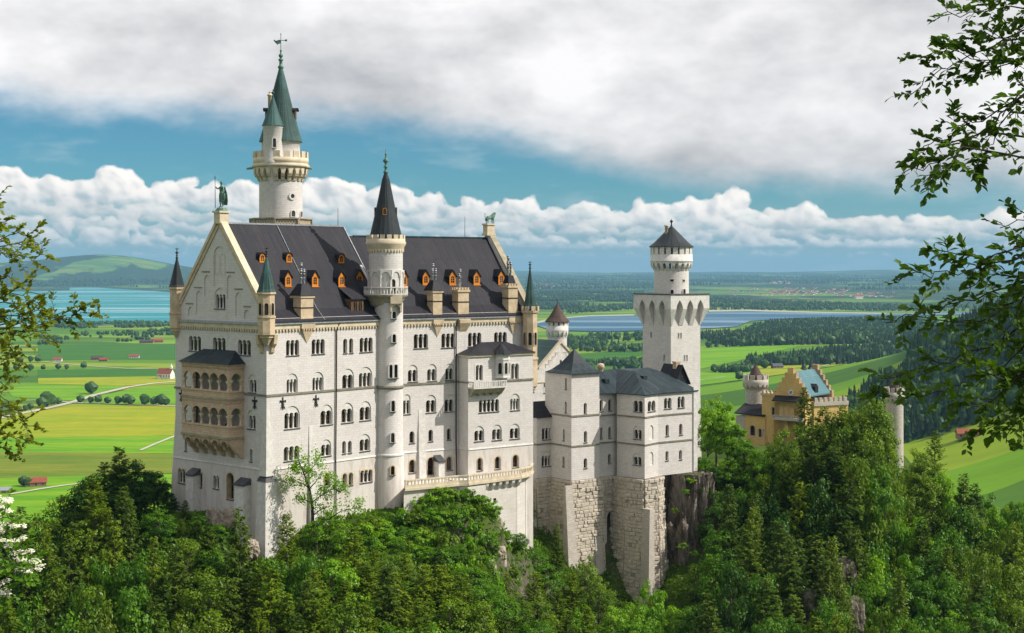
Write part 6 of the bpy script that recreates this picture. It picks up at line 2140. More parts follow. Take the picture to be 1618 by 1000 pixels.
# ------------------------------------------------------------------ terrain: castle ridge, gorge, plain, far hills
CTRL = np.array([
    # camera side of the gorge
    (0, -30, 189), (0, -8, 188), (-12, -6, 187), (12, -6, 187), (12, 14, 180), (20, 22, 177), (-12, 20, 172), (-16, 32, 166), (0, 22, 160), (25, 45, 160), (0, 60, 110), (-30, 60, 120), (40, 70, 118), (0, 100, 85), (-60, 90, 90), (70, 100, 95),
    (-90, 0, 190), (90, 0, 200), (160, 60, 180), (-160, 60, 150), (150, 130, 140),
    (0, 135, 85), (-60, 135, 90), (60, 140, 88), (100, 160, 92), (-120, 150, 85),
    # slope below the castle
    (-100, 175, 95), (-50, 172, 99), (0, 172, 100), (50, 185, 100), (100, 205, 97), (150, 225, 92),
    (-60, 203, 121), (-37, 206, 127), (-12, 206, 127), (10, 218, 120), (30, 235, 112), (60, 245, 106), (100, 255, 101), (150, 265, 92),
    (-37, 218.5, 145.8), (-46, 223, 150.2), (-50, 226, 151.5), (-56, 231, 150.5), (-64, 226, 141), (-80, 225, 131), (-100, 225, 120), (-130, 225, 100), (-180, 230, 60),
    (-30, 226, 149.4), (-24, 232, 150.2), (-19.5, 235.5, 149.6), (-12, 235.5, 152.2), (-9.5, 238.5, 153.5), (-14, 238.0, 152.8), (-6, 239, 152.6), (-3.5, 240, 149.5), (0, 246, 143.5), (-10, 226, 144.5), (-5, 229, 141), (-16, 229, 147), (-23, 224, 147),
    (2, 263, 140), (6, 269, 137.5), (11, 264, 133), (20, 264, 127), (26, 267, 125), (32, 270, 132), (10, 250, 127), (25, 252, 113), (1, 256, 141), (3, 240, 131), (8, 241, 123), (14, 246, 119), (4, 229, 124), (-3, 226, 133),
    (-45, 242, 153), (-20, 256, 153), (0, 272, 150), (20, 286, 150), (33, 298, 149.5), (45, 300, 149), (60, 312, 149), (80, 340, 149), (96, 347, 139), (114, 352, 116), (128, 352, 96), (122, 372, 86), (108, 330, 122), (50, 330, 149), (0, 320, 149), (-30, 280, 150), (42, 288, 149.4), (66, 330, 149.2), (90, 352, 147),
    (40, 280, 147), (43, 273, 132), (46, 266, 116), (56, 285, 141), (61, 274, 131), (71, 291, 142), (82, 301, 139), (95, 311, 130), (110, 312, 116), (130, 312, 103), (160, 322, 88), (200, 332, 70), (75, 272, 124), (100, 287, 122), (130, 295, 112), (62, 262, 114), (85, 264, 111), (50, 272, 128), (110, 270, 104),
    # the far side, falling to the plain
    (-60, 270, 133), (-90, 260, 110), (-120, 285, 70), (-60, 330, 90), (0, 385, 95), (60, 405, 95), (120, 405, 82), (-60, 420, 25), (0, 470, 22), (80, 480, 22), (160, 425, 45), (240, 385, 45), (-160, 330, 25), (-220, 260, 25), (280, 300, 60), (230, 250, 75), (-100, 400, 5), (200, 480, 5), (300, 420, 10)], float)


def gauss(x, y, cx, cy, sx_, sy_, h):
    return h * np.exp(-0.5 * (((x - cx) / sx_) ** 2 + ((y - cy) / sy_) ** 2))


def terrain(x, y):
    x = np.asarray(x, float); y = np.asarray(y, float)
    shp = np.broadcast(x, y).shape
    x = np.broadcast_to(x, shp).ravel().copy(); y = np.broadcast_to(y, shp).ravel().copy()
    d = np.hypot(x, y)
    z = fbm(x / 900.0, y / 900.0, 3, 0.5, 5) * 1.5
    # mountain flank and pastures to the right, rolling hills toward the horizon, the long hill beyond the left lake
    z = z + gauss(x, y, 745, 1420, 185, 330, 225) + gauss(x, y, 400, 820, 130, 150, 16) + gauss(x, y, 520, 1900, 260, 300, 40)
    z = z + gauss(x, y, 760, 3000, 420, 520, 26)
    z = z + gauss(x, y, -4350, 15500, 560, 900, 195) + gauss(x, y, -5500, 15700, 800, 950, 160) + gauss(x, y, -3400, 15700, 800, 950, 110) + gauss(x, y, -7000, 15700, 900, 950, 130)
    far = sstep(d, 13500, 26000)
    z = z + far * (45 + 75 * fbm(x / 5200.0, y / 3800.0, 4, 0.5, 15)) + sstep(d, 20000, 29000) * (28 + 60 * fbm(x / 4200.0 + 3, y / 9000.0, 3, 0.5, 23))
    m_ = d < 760
    if m_.any():
        xm, ym = x[m_], y[m_]
        num = np.zeros(len(xm)); den = np.zeros(len(xm))
        for cx_, cy_, cz_ in CTRL:
            w_ = 1.0 / (((xm - cx_) ** 2 + (ym - cy_) ** 2) ** 1.75 + 40.0)
            num += w_ * cz_; den += w_
        loc = num / den + fbm(xm / 14.0, ym / 14.0, 4, 0.5, 33) * 1.3
        q = np.hypot((xm - 20) / 1.15, (ym - 200))
        wt = 1 - sstep(q, 250, 400)
        z[m_] = loc * wt + z[m_] * (1 - wt)
    return z.reshape(shp)


# one polar sheet from under the viewpoint to the horizon
rad = [3.0]
while rad[-1] < 31000:
    r_ = rad[-1]
    rad.append(r_ + (2.2 if r_ < 400 else max(2.2, r_ * 0.0125)))
rad = np.array(rad)
an = np.unique(np.concatenate([np.arange(-0.46, 0.46, 0.0035), np.arange(-math.pi, math.pi, 0.06)]))
NR, NA = len(rad), len(an)
gx = rad[:, None] * np.sin(an)[None, :]
gy = rad[:, None] * np.cos(an)[None, :]
gz_ = terrain(gx, gy)
vs = np.stack([gx, gy, gz_], -1).reshape(-1, 3)
vs_min = vs[:, 2].min()
i0 = np.arange(NR - 1)[:, None] * NA + np.arange(NA)[None, :]
i1 = np.arange(NR - 1)[:, None] * NA + (np.arange(NA)[None, :] + 1) % NA
quads = np.stack([i0, i1, i1 + NA, i0 + NA], -1).reshape(-1, 4)[:, ::-1]


def np_mesh(name, verts, faces, mats, parent=None, smooth=False, uv=None, mat_idx=None):
    """faces: (n, k) array"""
    me = bpy.data.meshes.new(name)
    n, k = faces.shape
    me.vertices.add(len(verts)); me.vertices.foreach_set('co', np.asarray(verts, np.float32).ravel())
    me.loops.add(n * k); me.loops.foreach_set('vertex_index', faces.astype(np.int32).ravel())
    me.polygons.add(n)
    me.polygons.foreach_set('loop_start', np.arange(0, n * k, k, dtype=np.int32))
    try:
        me.polygons.foreach_set('loop_total', np.full(n, k, np.int32))
    except Exception:
        pass
    if mat_idx is not None:
        me.polygons.foreach_set('material_index', mat_idx.astype(np.int32))
    me.polygons.foreach_set('use_smooth', np.full(n, smooth))
    me.update(calc_edges=True)
    for x in (mats if isinstance(mats, (list, tuple)) else [mats]):
        me.materials.append(M[x] if isinstance(x, str) else x)
    o = bpy.data.objects.new(name, me)
    COL.objects.link(o)
    if parent is not None:
        o.parent = parent
    return o


# ground: forest floor and turf on the ridge, strips of meadow on the plain, woods in the distance
m_, t, b = new_mat('ground_cover')
geo = t.n('ShaderNodeNewGeometry')
px_, py_, pz_ = t.sep(geo.outputs['Position'])
nz = t.sep(geo.outputs['Normal'])[2]
dist = t.m('SQRT', t.m('ADD', t.m('MULTIPLY', px_, px_), t.m('MULTIPLY', py_, py_)))
fx = t.m('ADD', t.m('MULTIPLY', px_, 0.0016), t.m('MULTIPLY', py_, 0.0007))
fy = t.m('SUBTRACT', t.m('MULTIPLY', py_, 0.0075), t.m('MULTIPLY', px_, 0.0012))
wob = t.noise(t.xyz(t.m('MULTIPLY', px_, 0.0022), t.m('MULTIPLY', py_, 0.0022)), 1.0, 2, 0.5)
fvec = t.xyz(t.m('ADD', fx, t.m('MULTIPLY', wob, 0.8)), t.m('ADD', fy, t.m('MULTIPLY', wob, 0.5)))
cellc = t.sep(t.voro(fvec, 1.0, 'F1', rnd=0.95, out='Color'))[0]
field = t.ramp(cellc, [(0.0, (0.045, 0.115, 0.010)), (0.30, (0.075, 0.175, 0.010)), (0.52, (0.110, 0.235, 0.008)), (0.72, (0.165, 0.270, 0.010)), (0.90, (0.215, 0.260, 0.018)), (1.0, (0.060, 0.140, 0.012))])
fn = t.noise(t.xyz(t.m('MULTIPLY', px_, 0.010), t.m('MULTIPLY', py_, 0.035)), 1.0, 7, 0.70)
field = t.mix(0.55, field, t.ramp(fn, [(0.3, (0.36, 0.37, 0.34)), (0.7, (0.66, 0.64, 0.62))]), 'OVERLAY')
# far country: woods in long ragged bands between pale green strips
fv2 = t.xyz(t.m('MULTIPLY', px_, 0.00085), t.m('MULTIPLY', py_, 0.00062))
wn = t.noise(fv2, 1.0, 8, 0.68)
far_w = t.m('MULTIPLY', t.step(t.m('ADD', wn, t.step(dist, 9000, 15000, 0.0, 0.05)), 0.475, 0.50), t.step(dist, 5200, 8000))
field = t.mix(t.step(dist, 5000, 14000, 0.0, 0.45), field, (0.085, 0.165, 0.05))  # distance haze put into the field colour, bluer and more even
field = t.mix(far_w, field, (0.022, 0.048, 0.020))
turf_n = t.noise(geo.outputs['Position'], 0.35, 5, 0.6)
turf = t.ramp(turf_n, [(0.25, (0.020, 0.035, 0.008)), (0.5, (0.045, 0.085, 0.012)), (0.75, (0.085, 0.120, 0.020))])
rock_n = t.noise(geo.outputs['Position'], 0.8, 6, 0.65)
rockc = t.ramp(rock_n, [(0.3, (0.05, 0.042, 0.03)), (0.7, (0.15, 0.13, 0.10))])
steep = t.m('MULTIPLY', t.step(nz, 0.62, 0.45), t.step(rock_n, 0.35, 0.6))
turf = t.mix(steep, turf, rockc)
hill = t.m('MULTIPLY', t.step(dist, 520, 420), t.step(pz_, 3.0, 12.0))
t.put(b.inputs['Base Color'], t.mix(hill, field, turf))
b.inputs['Roughness'].default_value = 0.95
b.inputs['Specular IOR Level'].default_value = 0.1
gm = m_
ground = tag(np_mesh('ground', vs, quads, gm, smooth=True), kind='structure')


def gpt(px, py, dz=0.0):
    """the point of the level plain that the photo shows at px, py"""
    Y = CZ * FPX / (py - CY)
    return ((px - CX) / FPX * Y, Y, dz)


def sheet(name, pts, dz, mat, sub=6):
    """flat or draped patch following the ground"""
    n = len(pts)
    pp = []
    for i in range(n):
        a, b_ = pts[i], pts[(i + 1) % n]
        for k in range(sub):
            pp.append((a[0] + (b_[0] - a[0]) * k / sub, a[1] + (b_[1] - a[1]) * k / sub))
    mb = MB()
    v = [Vector(q) for q in pp]
    r = geometry.delaunay_2d_cdt(v, [(i, (i + 1) % len(v)) for i in range(len(v))], [], 1, 1e-3)
    zz = terrain(np.array([q.x for q in r[0]]), np.array([q.y for q in r[0]]))
    mb.add([(q.x, q.y, float(z_) + dz) for q, z_ in zip(r[0], zz)], [tuple(f) for f in r[2]])
    me_o = build(mb, name, mat)
    return tag(me_o, kind='structure')


# lakes
def water(name, deep, sheen, rough=0.25, refl=0.10):
    m_, t, b = new_mat(name)
    geo = t.n('ShaderNodeNewGeometry')
    x, y, z = t.sep(geo.outputs['Position'])
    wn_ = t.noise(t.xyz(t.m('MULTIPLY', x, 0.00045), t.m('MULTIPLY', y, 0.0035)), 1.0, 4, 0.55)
    t.put(b.inputs['Base Color'], t.mix(t.step(wn_, 0.50, 0.64), deep, sheen))  # pale bands: reflected light mixed into the water's colour
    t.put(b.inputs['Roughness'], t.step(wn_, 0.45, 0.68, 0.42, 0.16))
    b.inputs['Specular IOR Level'].default_value = refl
    b.inputs['IOR'].default_value = 1.2
    bn = t.noise(t.xyz(t.m('MULTIPLY', x, 0.05), t.m('MULTIPLY', y, 0.05)), 1.0, 3, 0.6)
    bump(t, b, bn, 0.35, 2.0)
    return m_
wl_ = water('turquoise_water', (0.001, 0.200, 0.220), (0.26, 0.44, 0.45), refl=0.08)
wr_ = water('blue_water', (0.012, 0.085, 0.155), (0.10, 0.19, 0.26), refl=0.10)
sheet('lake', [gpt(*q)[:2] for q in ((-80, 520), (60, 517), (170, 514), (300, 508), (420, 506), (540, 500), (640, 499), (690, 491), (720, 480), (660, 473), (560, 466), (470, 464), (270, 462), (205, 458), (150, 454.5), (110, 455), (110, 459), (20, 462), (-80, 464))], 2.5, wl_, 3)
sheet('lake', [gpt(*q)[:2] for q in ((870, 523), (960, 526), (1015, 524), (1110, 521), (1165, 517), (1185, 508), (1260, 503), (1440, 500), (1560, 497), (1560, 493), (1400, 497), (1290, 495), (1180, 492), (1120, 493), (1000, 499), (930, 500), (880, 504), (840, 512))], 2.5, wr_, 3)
M['lake_shore'] = noisy_mat('pale_shore', (0.42, 0.40, 0.30), (0.30, 0.32, 0.20), 0.01, 0.95)
sheet('shore', [gpt(*q)[:2] for q in ((830, 512), (882, 503), (935, 499), (1002, 497.6), (1002, 499.4), (930, 500.8), (884, 505), (850, 512))], 2.9, 'lake_shore', 2)
sheet('shore', [gpt(*q)[:2] for q in ((1120, 491), (1182, 490), (1290, 493.5), (1400, 495.5), (1400, 497), (1290, 495.3), (1180, 492.4), (1120, 493.6))], 2.9, 'lake_shore', 2)

# meadows that stand out, and the lanes between them
def meadow_mat(name, c1, c2):
    m_, t, b = new_mat(name)
    geo = t.n('ShaderNodeNewGeometry')
    x, y, z = t.sep(geo.outputs['Position'])
    n1 = t.noise(t.xyz(t.m('MULTIPLY', x, 0.006), t.m('MULTIPLY', y, 0.035)), 1.0, 6, 0.65)
    n2 = t.noise(t.xyz(t.m('MULTIPLY', x, 0.05), t.m('MULTIPLY', y, 0.12)), 1.0, 4, 0.6)
    col = t.mix(t.step(n1, 0.36, 0.64), c1, c2)
    col = t.mix(0.4, col, t.ramp(n2, [(0.3, (0.36, 0.36, 0.34)), (0.7, (0.64, 0.64, 0.62))]), 'OVERLAY')
    t.put(b.inputs['Base Color'], col)
    b.inputs['Roughness'].default_value = 0.95
    b.inputs['Specular IOR Level'].default_value = 0.1
    return m_
mg1 = meadow_mat('yellow_meadow', (0.190, 0.275, 0.004), (0.300, 0.300, 0.010))
mg2 = meadow_mat('vivid_meadow', (0.085, 0.245, 0.004), (0.170, 0.310, 0.006))
mg3 = meadow_mat('olive_meadow', (0.100, 0.165, 0.010), (0.170, 0.200, 0.016))
mg4 = meadow_mat('deep_green_meadow', (0.030, 0.115, 0.008), (0.050, 0.150, 0.010))  # grass of a darker green
for k, (pl, mt) in enumerate((
        (((-60, 668), (20, 655), (130, 641), (560, 644), (560, 684), (120, 690), (-60, 694)), mg1),
        (((-60, 694), (120, 690), (640, 684), (640, 722), (150, 715), (-60, 714)), mg2),
        (((-60, 714), (150, 715), (500, 722), (500, 742), (120, 752), (-60, 758)), mg3),
        (((-60, 758), (120, 752), (690, 742), (690, 840), (-60, 840)), mg2),
        (((150, 628), (225, 611), (600, 604), (600, 643), (132, 638)), mg2),
        (((20, 628), (110, 634), (135, 630), (200, 610), (60, 608), (10, 614)), mg2),
        (((60, 585), (560, 580), (560, 592), (60, 598)), mg4),
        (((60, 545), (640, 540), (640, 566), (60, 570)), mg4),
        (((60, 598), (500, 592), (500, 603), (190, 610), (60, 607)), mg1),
        (((1105, 565), (1180, 560), (1262, 552), (1262, 566), (1180, 582), (1105, 596)), mg2),
        (((1180, 588), (1330, 582), (1470, 553), (1480, 575), (1420, 600), (1330, 640), (1200, 640)), mg1),
        (((1105, 606), (1190, 602), (1190, 640), (1105, 640)), mg2),
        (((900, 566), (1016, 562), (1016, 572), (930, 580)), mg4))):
    sheet('meadow', [gpt(*q)[:2] for q in pl], 0.25 + 0.03 * k, mt, 3)
M['road'] = noisy_mat('pale_gravel_lane', (0.50, 0.46, 0.36), (0.42, 0.39, 0.30), 0.05, 0.95)


def lane(pts, wid, dz=0.9):
    q = [Vector(gpt(*p)[:2]) for p in pts]
    fine = []
    for i in range(len(q) - 1):
        for k in range(10):
            fine.append(q[i].lerp(q[i + 1], k / 10))
    fine.append(q[-1])
    L_, R_ = [], []
    for i, p in enumerate(fine):
        d = (fine[min(i + 1, len(fine) - 1)] - fine[max(i - 1, 0)]).normalized()
        nrm = Vector((-d.y, d.x))
        L_.append(p + nrm * wid / 2); R_.append(p - nrm * wid / 2)
    al = L_ + R_
    zz = terrain(np.array([p.x for p in al]), np.array([p.y for p in al]))
    n = len(fine)
    mb = MB()
    mb.add([(p.x, p.y, float(z_) + dz) for p, z_ in zip(al, zz)], [(i, n + i, n + i + 1, i + 1) for i in range(n - 1)])
    tag(build(mb, 'road', 'road'), kind='structure')
lane(((-30, 668), (20, 657), (75, 646), (113, 637), (150, 625), (200, 613), (240, 607), (300, 602), (420, 596), (620, 592)), 11)
lane(((113, 637.5), (160, 638.5), (210, 640.5), (300, 643.5), (460, 650), (640, 652)), 7, 1.0)
lane(((70, 572), (130, 578), (200, 583), (300, 584), (520, 580)), 6)
lane(((40, 634), (75, 633), (110, 637)), 5, 1.05)
lane(((222, 712), (245, 702), (290, 684), (360, 662), (400, 651)), 4)
lane(((15, 782), (60, 774), (100, 768), (150, 762)), 5)
lane(((1300, 598), (1340, 586), (1375, 574), (1420, 566)), 5)
lane(((1105, 628), (1180, 618), (1230, 612)), 5)


def project(x, y, z):
    return CX + x / y * FPX, CY + (CZ - z) / y * FPX


def scatter(poly, y0, y1, spacing, r, thin=None):
    """points on the ground that fall inside a region outlined in the photo"""
    xs_ = [p[0] for p in poly]
    ylo, yhi = y0, y1
    k0, k1 = (min(xs_) - CX) / FPX, (max(xs_) - CX) / FPX
    xmin = min(k0 * ylo, k0 * yhi); xmax = max(k1 * ylo, k1 * yhi)
    nx_, ny_ = int((xmax - xmin) / spacing) + 1, int((yhi - ylo) / spacing) + 1
    X, Y = np.meshgrid(xmin + np.arange(nx_) * spacing, ylo + np.arange(ny_) * spacing)
    X = X + r.uniform(-0.45, 0.45, X.shape) * spacing; Y = Y + r.uniform(-0.45, 0.45, Y.shape) * spacing
    X, Y = X.ravel(), Y.ravel()
    Z = terrain(X, Y)
    PX, PY = project(X, Y, Z)
    c_ = np.zeros(len(X), bool)
    for i in range(len(poly)):
        (x1, y1_), (x2, y2_) = poly[i], poly[i - 1]
        if y1_ == y2_:
            continue
        hit = ((y1_ > PY) != (y2_ > PY)) & (PX < (x2 - x1) * (PY - y1_) / (y2_ - y1_) + x1)
        c_ ^= hit
    if thin is not None:
        nn = fbm(X / thin[0], Y / thin[0], 3, 0.5, thin[2])
        c_ &= nn > thin[1]
    return X[c_], Y[c_], Z[c_]


# simple distant trees: a spiky conifer and a lumpy broadleaf, many joined into each wood
def proto_conifer(seed):
    r = np.random.default_rng(seed)
    v, f = [], []
    tiers = 4; n = 7
    for q in range(tiers):
        zb_ = 0.06 + q * 0.22; zt_2 = min(1.0, zb_ + 0.42 - q * 0.03); rr = 0.21 * (1 - q / (tiers + 0.6))
        k = len(v)
        for i in range(n):
            a = 2 * math.pi * i / n + q
            rv = rr * r.uniform(0.65, 1.25)
            v.append((rv * math.cos(a), rv * math.sin(a), zb_ + r.uniform(-0.04, 0.04)))
        v.append((0, 0, zt_2))
        for i in range(n):
            f.append((k + i, k + (i + 1) % n, k + n))
    return np.array(v), np.array(f)


def proto_round(seed):
    bm = bmesh.new()
    bmesh.ops.create_icosphere(bm, subdivisions=2, radius=1.0)
    r = np.random.default_rng(seed)
    v = np.array([p.co[:] for p in bm.verts]); f = np.array([[q.index for q in fc.verts] for fc in bm.faces])
    bm.free()
    v = v * (1 + r.uniform(-0.22, 0.22, (len(v), 1)))
    v = v * np.array([0.40, 0.40, 0.46]) + np.array([0, 0, 0.52])
    return v, f


PC = [proto_conifer(i) for i in range(4)]
PR = [proto_round(i + 9) for i in range(3)]


def leaf_mat(name, c1, c2, trans=0.25, rough=0.7, isl=0.35):
    m_ = bpy.data.materials.new(name)
    m_.use_nodes = True
    t = NT(m_.node_tree)
    out = t.n('ShaderNodeOutputMaterial')
    geo = t.n('ShaderNodeNewGeometry')
    oi = t.n('ShaderNodeObjectInfo')
    n = t.noise(geo.outputs['Position'], 0.25, 3, 0.6)
    f = t.m('ADD', t.m('MULTIPLY', geo.outputs['Random Per Island'], isl), t.m('MULTIPLY', t.step(n, 0.3, 0.7), 0.5))
    f = t.m('ADD', f, t.m('MULTIPLY', t.m('SUBTRACT', oi.outputs['Random'], 0.5), 0.35), clamp=True)
    col = t.mix(f, c1, c2)
    d = t.n('ShaderNodeBsdfDiffuse'); t.put(d.inputs[0], col)
    tr = t.n('ShaderNodeBsdfTranslucent'); t.put(tr.inputs[0], t.mix(0.5, col, (c2[0] * 1.1, c2[1] * 1.15, c2[2] * 0.6)))
    gl = t.n('ShaderNodeBsdfGlossy'); gl.inputs['Roughness'].default_value = 0.45; t.put(gl.inputs[0], (0.6, 0.65, 0.6))
    m1 = t.n('ShaderNodeMixShader'); m1.inputs[0].default_value = trans
    t.t.links.new(d.outputs[0], m1.inputs[1]); t.t.links.new(tr.outputs[0], m1.inputs[2])
    m2 = t.n('ShaderNodeMixShader'); m2.inputs[0].default_value = 0.025
    t.t.links.new(m1.outputs[0], m2.inputs[1]); t.t.links.new(gl.outputs[0], m2.inputs[2])
    t.t.links.new(m2.outputs[0], out.inputs[0])
    return m_
M['far_con'] = leaf_mat('distant_conifer_foliage', (0.010, 0.028, 0.010), (0.026, 0.060, 0.016), 0.0)
M['far_dec'] = leaf_mat('distant_broadleaf_foliage', (0.020, 0.052, 0.012), (0.050, 0.105, 0.018), 0.0)


def wood(name, pts, h0, h1, con=0.7, seed=1, kind='stuff', label=None):
    X, Y, Z = pts
    if not len(X):
        return
    r = np.random.default_rng(seed)
    V, F, MI = [], [], []
    base = 0
    typ = np.where(r.random(len(X)) < con, r.integers(0, len(PC), len(X)), 10 + r.integers(0, len(PR), len(X)))
    for ty in np.unique(typ):
        s_ = typ == ty
        v, f = PC[ty] if ty < 10 else PR[ty - 10]
        n = s_.sum()
        h = r.uniform(h0, h1, n) * (1.0 if ty < 10 else 0.85)
        wd = h * r.uniform(0.8, 1.25, n)
        a = r.uniform(0, 2 * math.pi, n)
        vx = v[None, :, 0] * np.cos(a)[:, None] - v[None, :, 1] * np.sin(a)[:, None]
        vy = v[None, :, 0] * np.sin(a)[:, None] + v[None, :, 1] * np.cos(a)[:, None]
        P = np.stack([vx * wd[:, None] + X[s_][:, None], vy * wd[:, None] + Y[s_][:, None], v[None, :, 2] * h[:, None] + Z[s_][:, None] - 0.5], -1)
        V.append(P.reshape(-1, 3))
        F.append((f[None] + (np.arange(n) * len(v))[:, None, None]).reshape(-1, 3) + base)
        MI.append(np.full(n * len(f), 0 if ty < 10 else 1))
        base += n * len(v)
    o = np_mesh(name, np.concatenate(V), np.concatenate(F), ['far_con', 'far_dec'], mat_idx=np.concatenate(MI))
    tag(o, kind=kind)
    if label: o['label'] = label
    return o


rw = np.random.default_rng(77)
woods = [
    ([(1190, 520), (1215, 514), (1260, 511), (1350, 509), (1480, 508), (1480, 548), (1350, 557), (1215, 561), (1162, 552), (1190, 538)], 3050, 5300, 12, 15, 26, 0.8, None),
    ([(1165, 592), (1180, 576), (1262, 568), (1370, 552), (1470, 536), (1470, 558), (1350, 583), (1240, 588)], 2500, 3700, 10, 15, 25, 0.8, None),
    ([(880, 532), (960, 534), (1018, 532), (1018, 560), (950, 564), (905, 552), (882, 540)], 3000, 4900, 16, 12, 22, 0.45, (210, 0.02, 41)),
    ([(900, 578), (1018, 572), (1018, 588), (960, 592)], 2550, 2900, 10, 11, 18, 0.3, (120, -0.12, 42)),
    ([(1105, 532), (1170, 529), (1190, 520), (1190, 550), (1160, 561), (1105, 563)], 3050, 4700, 14, 14, 24, 0.75, (190, -0.08, 43)),
    ([(1105, 590), (1185, 582), (1190, 606), (1105, 610)], 2300, 2750, 10, 10, 18, 0.3, (120, -0.05, 44)),
    ([(1425, 606), (1440, 560), (1460, 300), (1760, 300), (1760, 640), (1640, 648), (1560, 662), (1490, 690), (1425, 694)], 700, 1900, 9.0, 14, 25, 0.8, None),
    ([(1330, 640), (1380, 606), (1440, 590), (1440, 700), (1340, 700)], 1150, 2300, 10, 13, 22, 0.85, (160, -0.15, 45)),
    ([(70, 513), (300, 509), (640, 504), (640, 512), (300, 516), (70, 521)], 4200, 5100, 17, 10, 17, 0.15, (170, 0.0, 46)),
    ([(140, 529), (300, 521), (600, 518), (620, 536), (300, 541), (170, 540)], 3550, 4350, 15, 9, 15, 0.15, (120, 0.14, 47)),
    ([(60, 528), (140, 528), (150, 541), (60, 545)], 3500, 4200, 15, 9, 15, 0.15, (120, 0.16, 48)),
    ([(830, 462), (1018, 458), (1018, 488), (930, 494), (850, 500)], 5800, 10600, 30, 14, 24, 0.6, (520, -0.02, 49)),
    ([(1100, 468), (1200, 476), (1430, 484), (1560, 486), (1560, 492), (1300, 491), (1110, 490)], 6000, 9500, 26, 14, 22, 0.6, (420, -0.10, 50)),
    ([(-40, 444), (300, 440), (700, 440), (700, 455), (300, 455), (120, 452), (-40, 458)], 11500, 19500, 46, 18, 30, 0.6, (900, -0.02, 51)),
    ([(830, 436), (1500, 436), (1500, 458), (830, 458)], 11000, 25000, 75, 22, 38, 0.6, (1500, 0.08, 52)),
]
for i, (pl, ya, yb_, spc, h0, h1, con, thin) in enumerate(woods):
    wood('forest', scatter(pl, ya, yb_, spc, rw, thin), h0, h1, con, 100 + i)

# trees and hedges standing singly in the fields
def field_tree(px, py, h, rnd=True, seed=0, label='', grp='trees standing in the fields'):
    x, y, _ = gpt(px, py)
    z = float(terrain(x, y))
    v, f = (PR if rnd else PC)[seed % 3]
    r = np.random.default_rng(seed)
    o = thing('field_tree', label, 'tree', (x, y, z), grp)
    c_ = np_mesh('crown', v * h * np.array([1.15, 1.15, 1.0]) + np.array([0, 0, h * 0.06]), f, ['far_dec' if rnd else 'far_con'], o)
    mb = MB()
    mb.tube([(0, 0, -0.5), (0, 0, h * 0.35)], [h * 0.035, h * 0.02], 5)
    build(mb, 'trunk', ['wood'], o, local=True)
LANE = 'round tree in the row along the pale lane across the left meadows'
for i, (px, py) in enumerate(((127, 637), (143, 637.5), (155, 638), (170, 638.5), (186, 639), (199, 639.5), (206, 640), (228, 640.5), (243, 641), (255, 641), (262, 641))):
    field_tree(px, py, (11, 9, 12, 10, 11, 14, 13, 15, 12, 16, 11)[i], True, i, LANE, 'row of lane trees')
field_tree(144, 623, 19, True, 3, 'single tall round tree above the fork of the pale lane')
for i, (px, py, h) in enumerate(((66, 645, 15), (74, 643, 20), (82, 642, 14), (92, 640, 10), (10, 655, 16), (2, 658, 14), (48, 648, 9), (40, 650, 8), (30, 652, 8))):
    field_tree(px, py, h, True, i, 'bushy tree beside the pale lane at the left', 'clump of trees by the lane')
for i, (px, py, h) in enumerate(((10, 587, 13), (26, 586, 12), (48, 586, 12), (68, 585, 10), (92, 584, 11), (105, 584, 9), (132, 583, 13), (32, 573, 12), (48, 572, 12), (60, 573, 15))):
    field_tree(px, py, h, True, i + 2, 'small dark tree in the row across the far left meadow', 'far row of meadow trees')
for i, (px, py, h, rd) in enumerate(((1270, 640, 20, 0), (1281, 641, 18, 0), (1365, 587, 20, 1), (1352, 577, 17, 1), (1350, 580, 16, 1), (1168, 640, 13, 1), (1208, 600, 16, 1))):
    field_tree(px, py, h, bool(rd), i, 'dark tree standing in the sunny pasture behind the gatehouse', 'pasture trees')
for i, (px, py, h) in enumerate(((37, 768, 9), (44, 769, 8), (52, 768, 7))):
    field_tree(px, py, h, True, i, 'bush beside the red-roofed barn at the lower left', 'bushes by the barn')


def ray_ground(px, py, y0=500, y1=2400):
    ys = np.arange(y0, y1, 4.0)
    x_ = (px - CX) / FPX * ys
    d = CZ - (py - CY) / FPX * ys - terrain(x_, ys)
    i = np.argmax(d < 0)
    return float(ys[i])


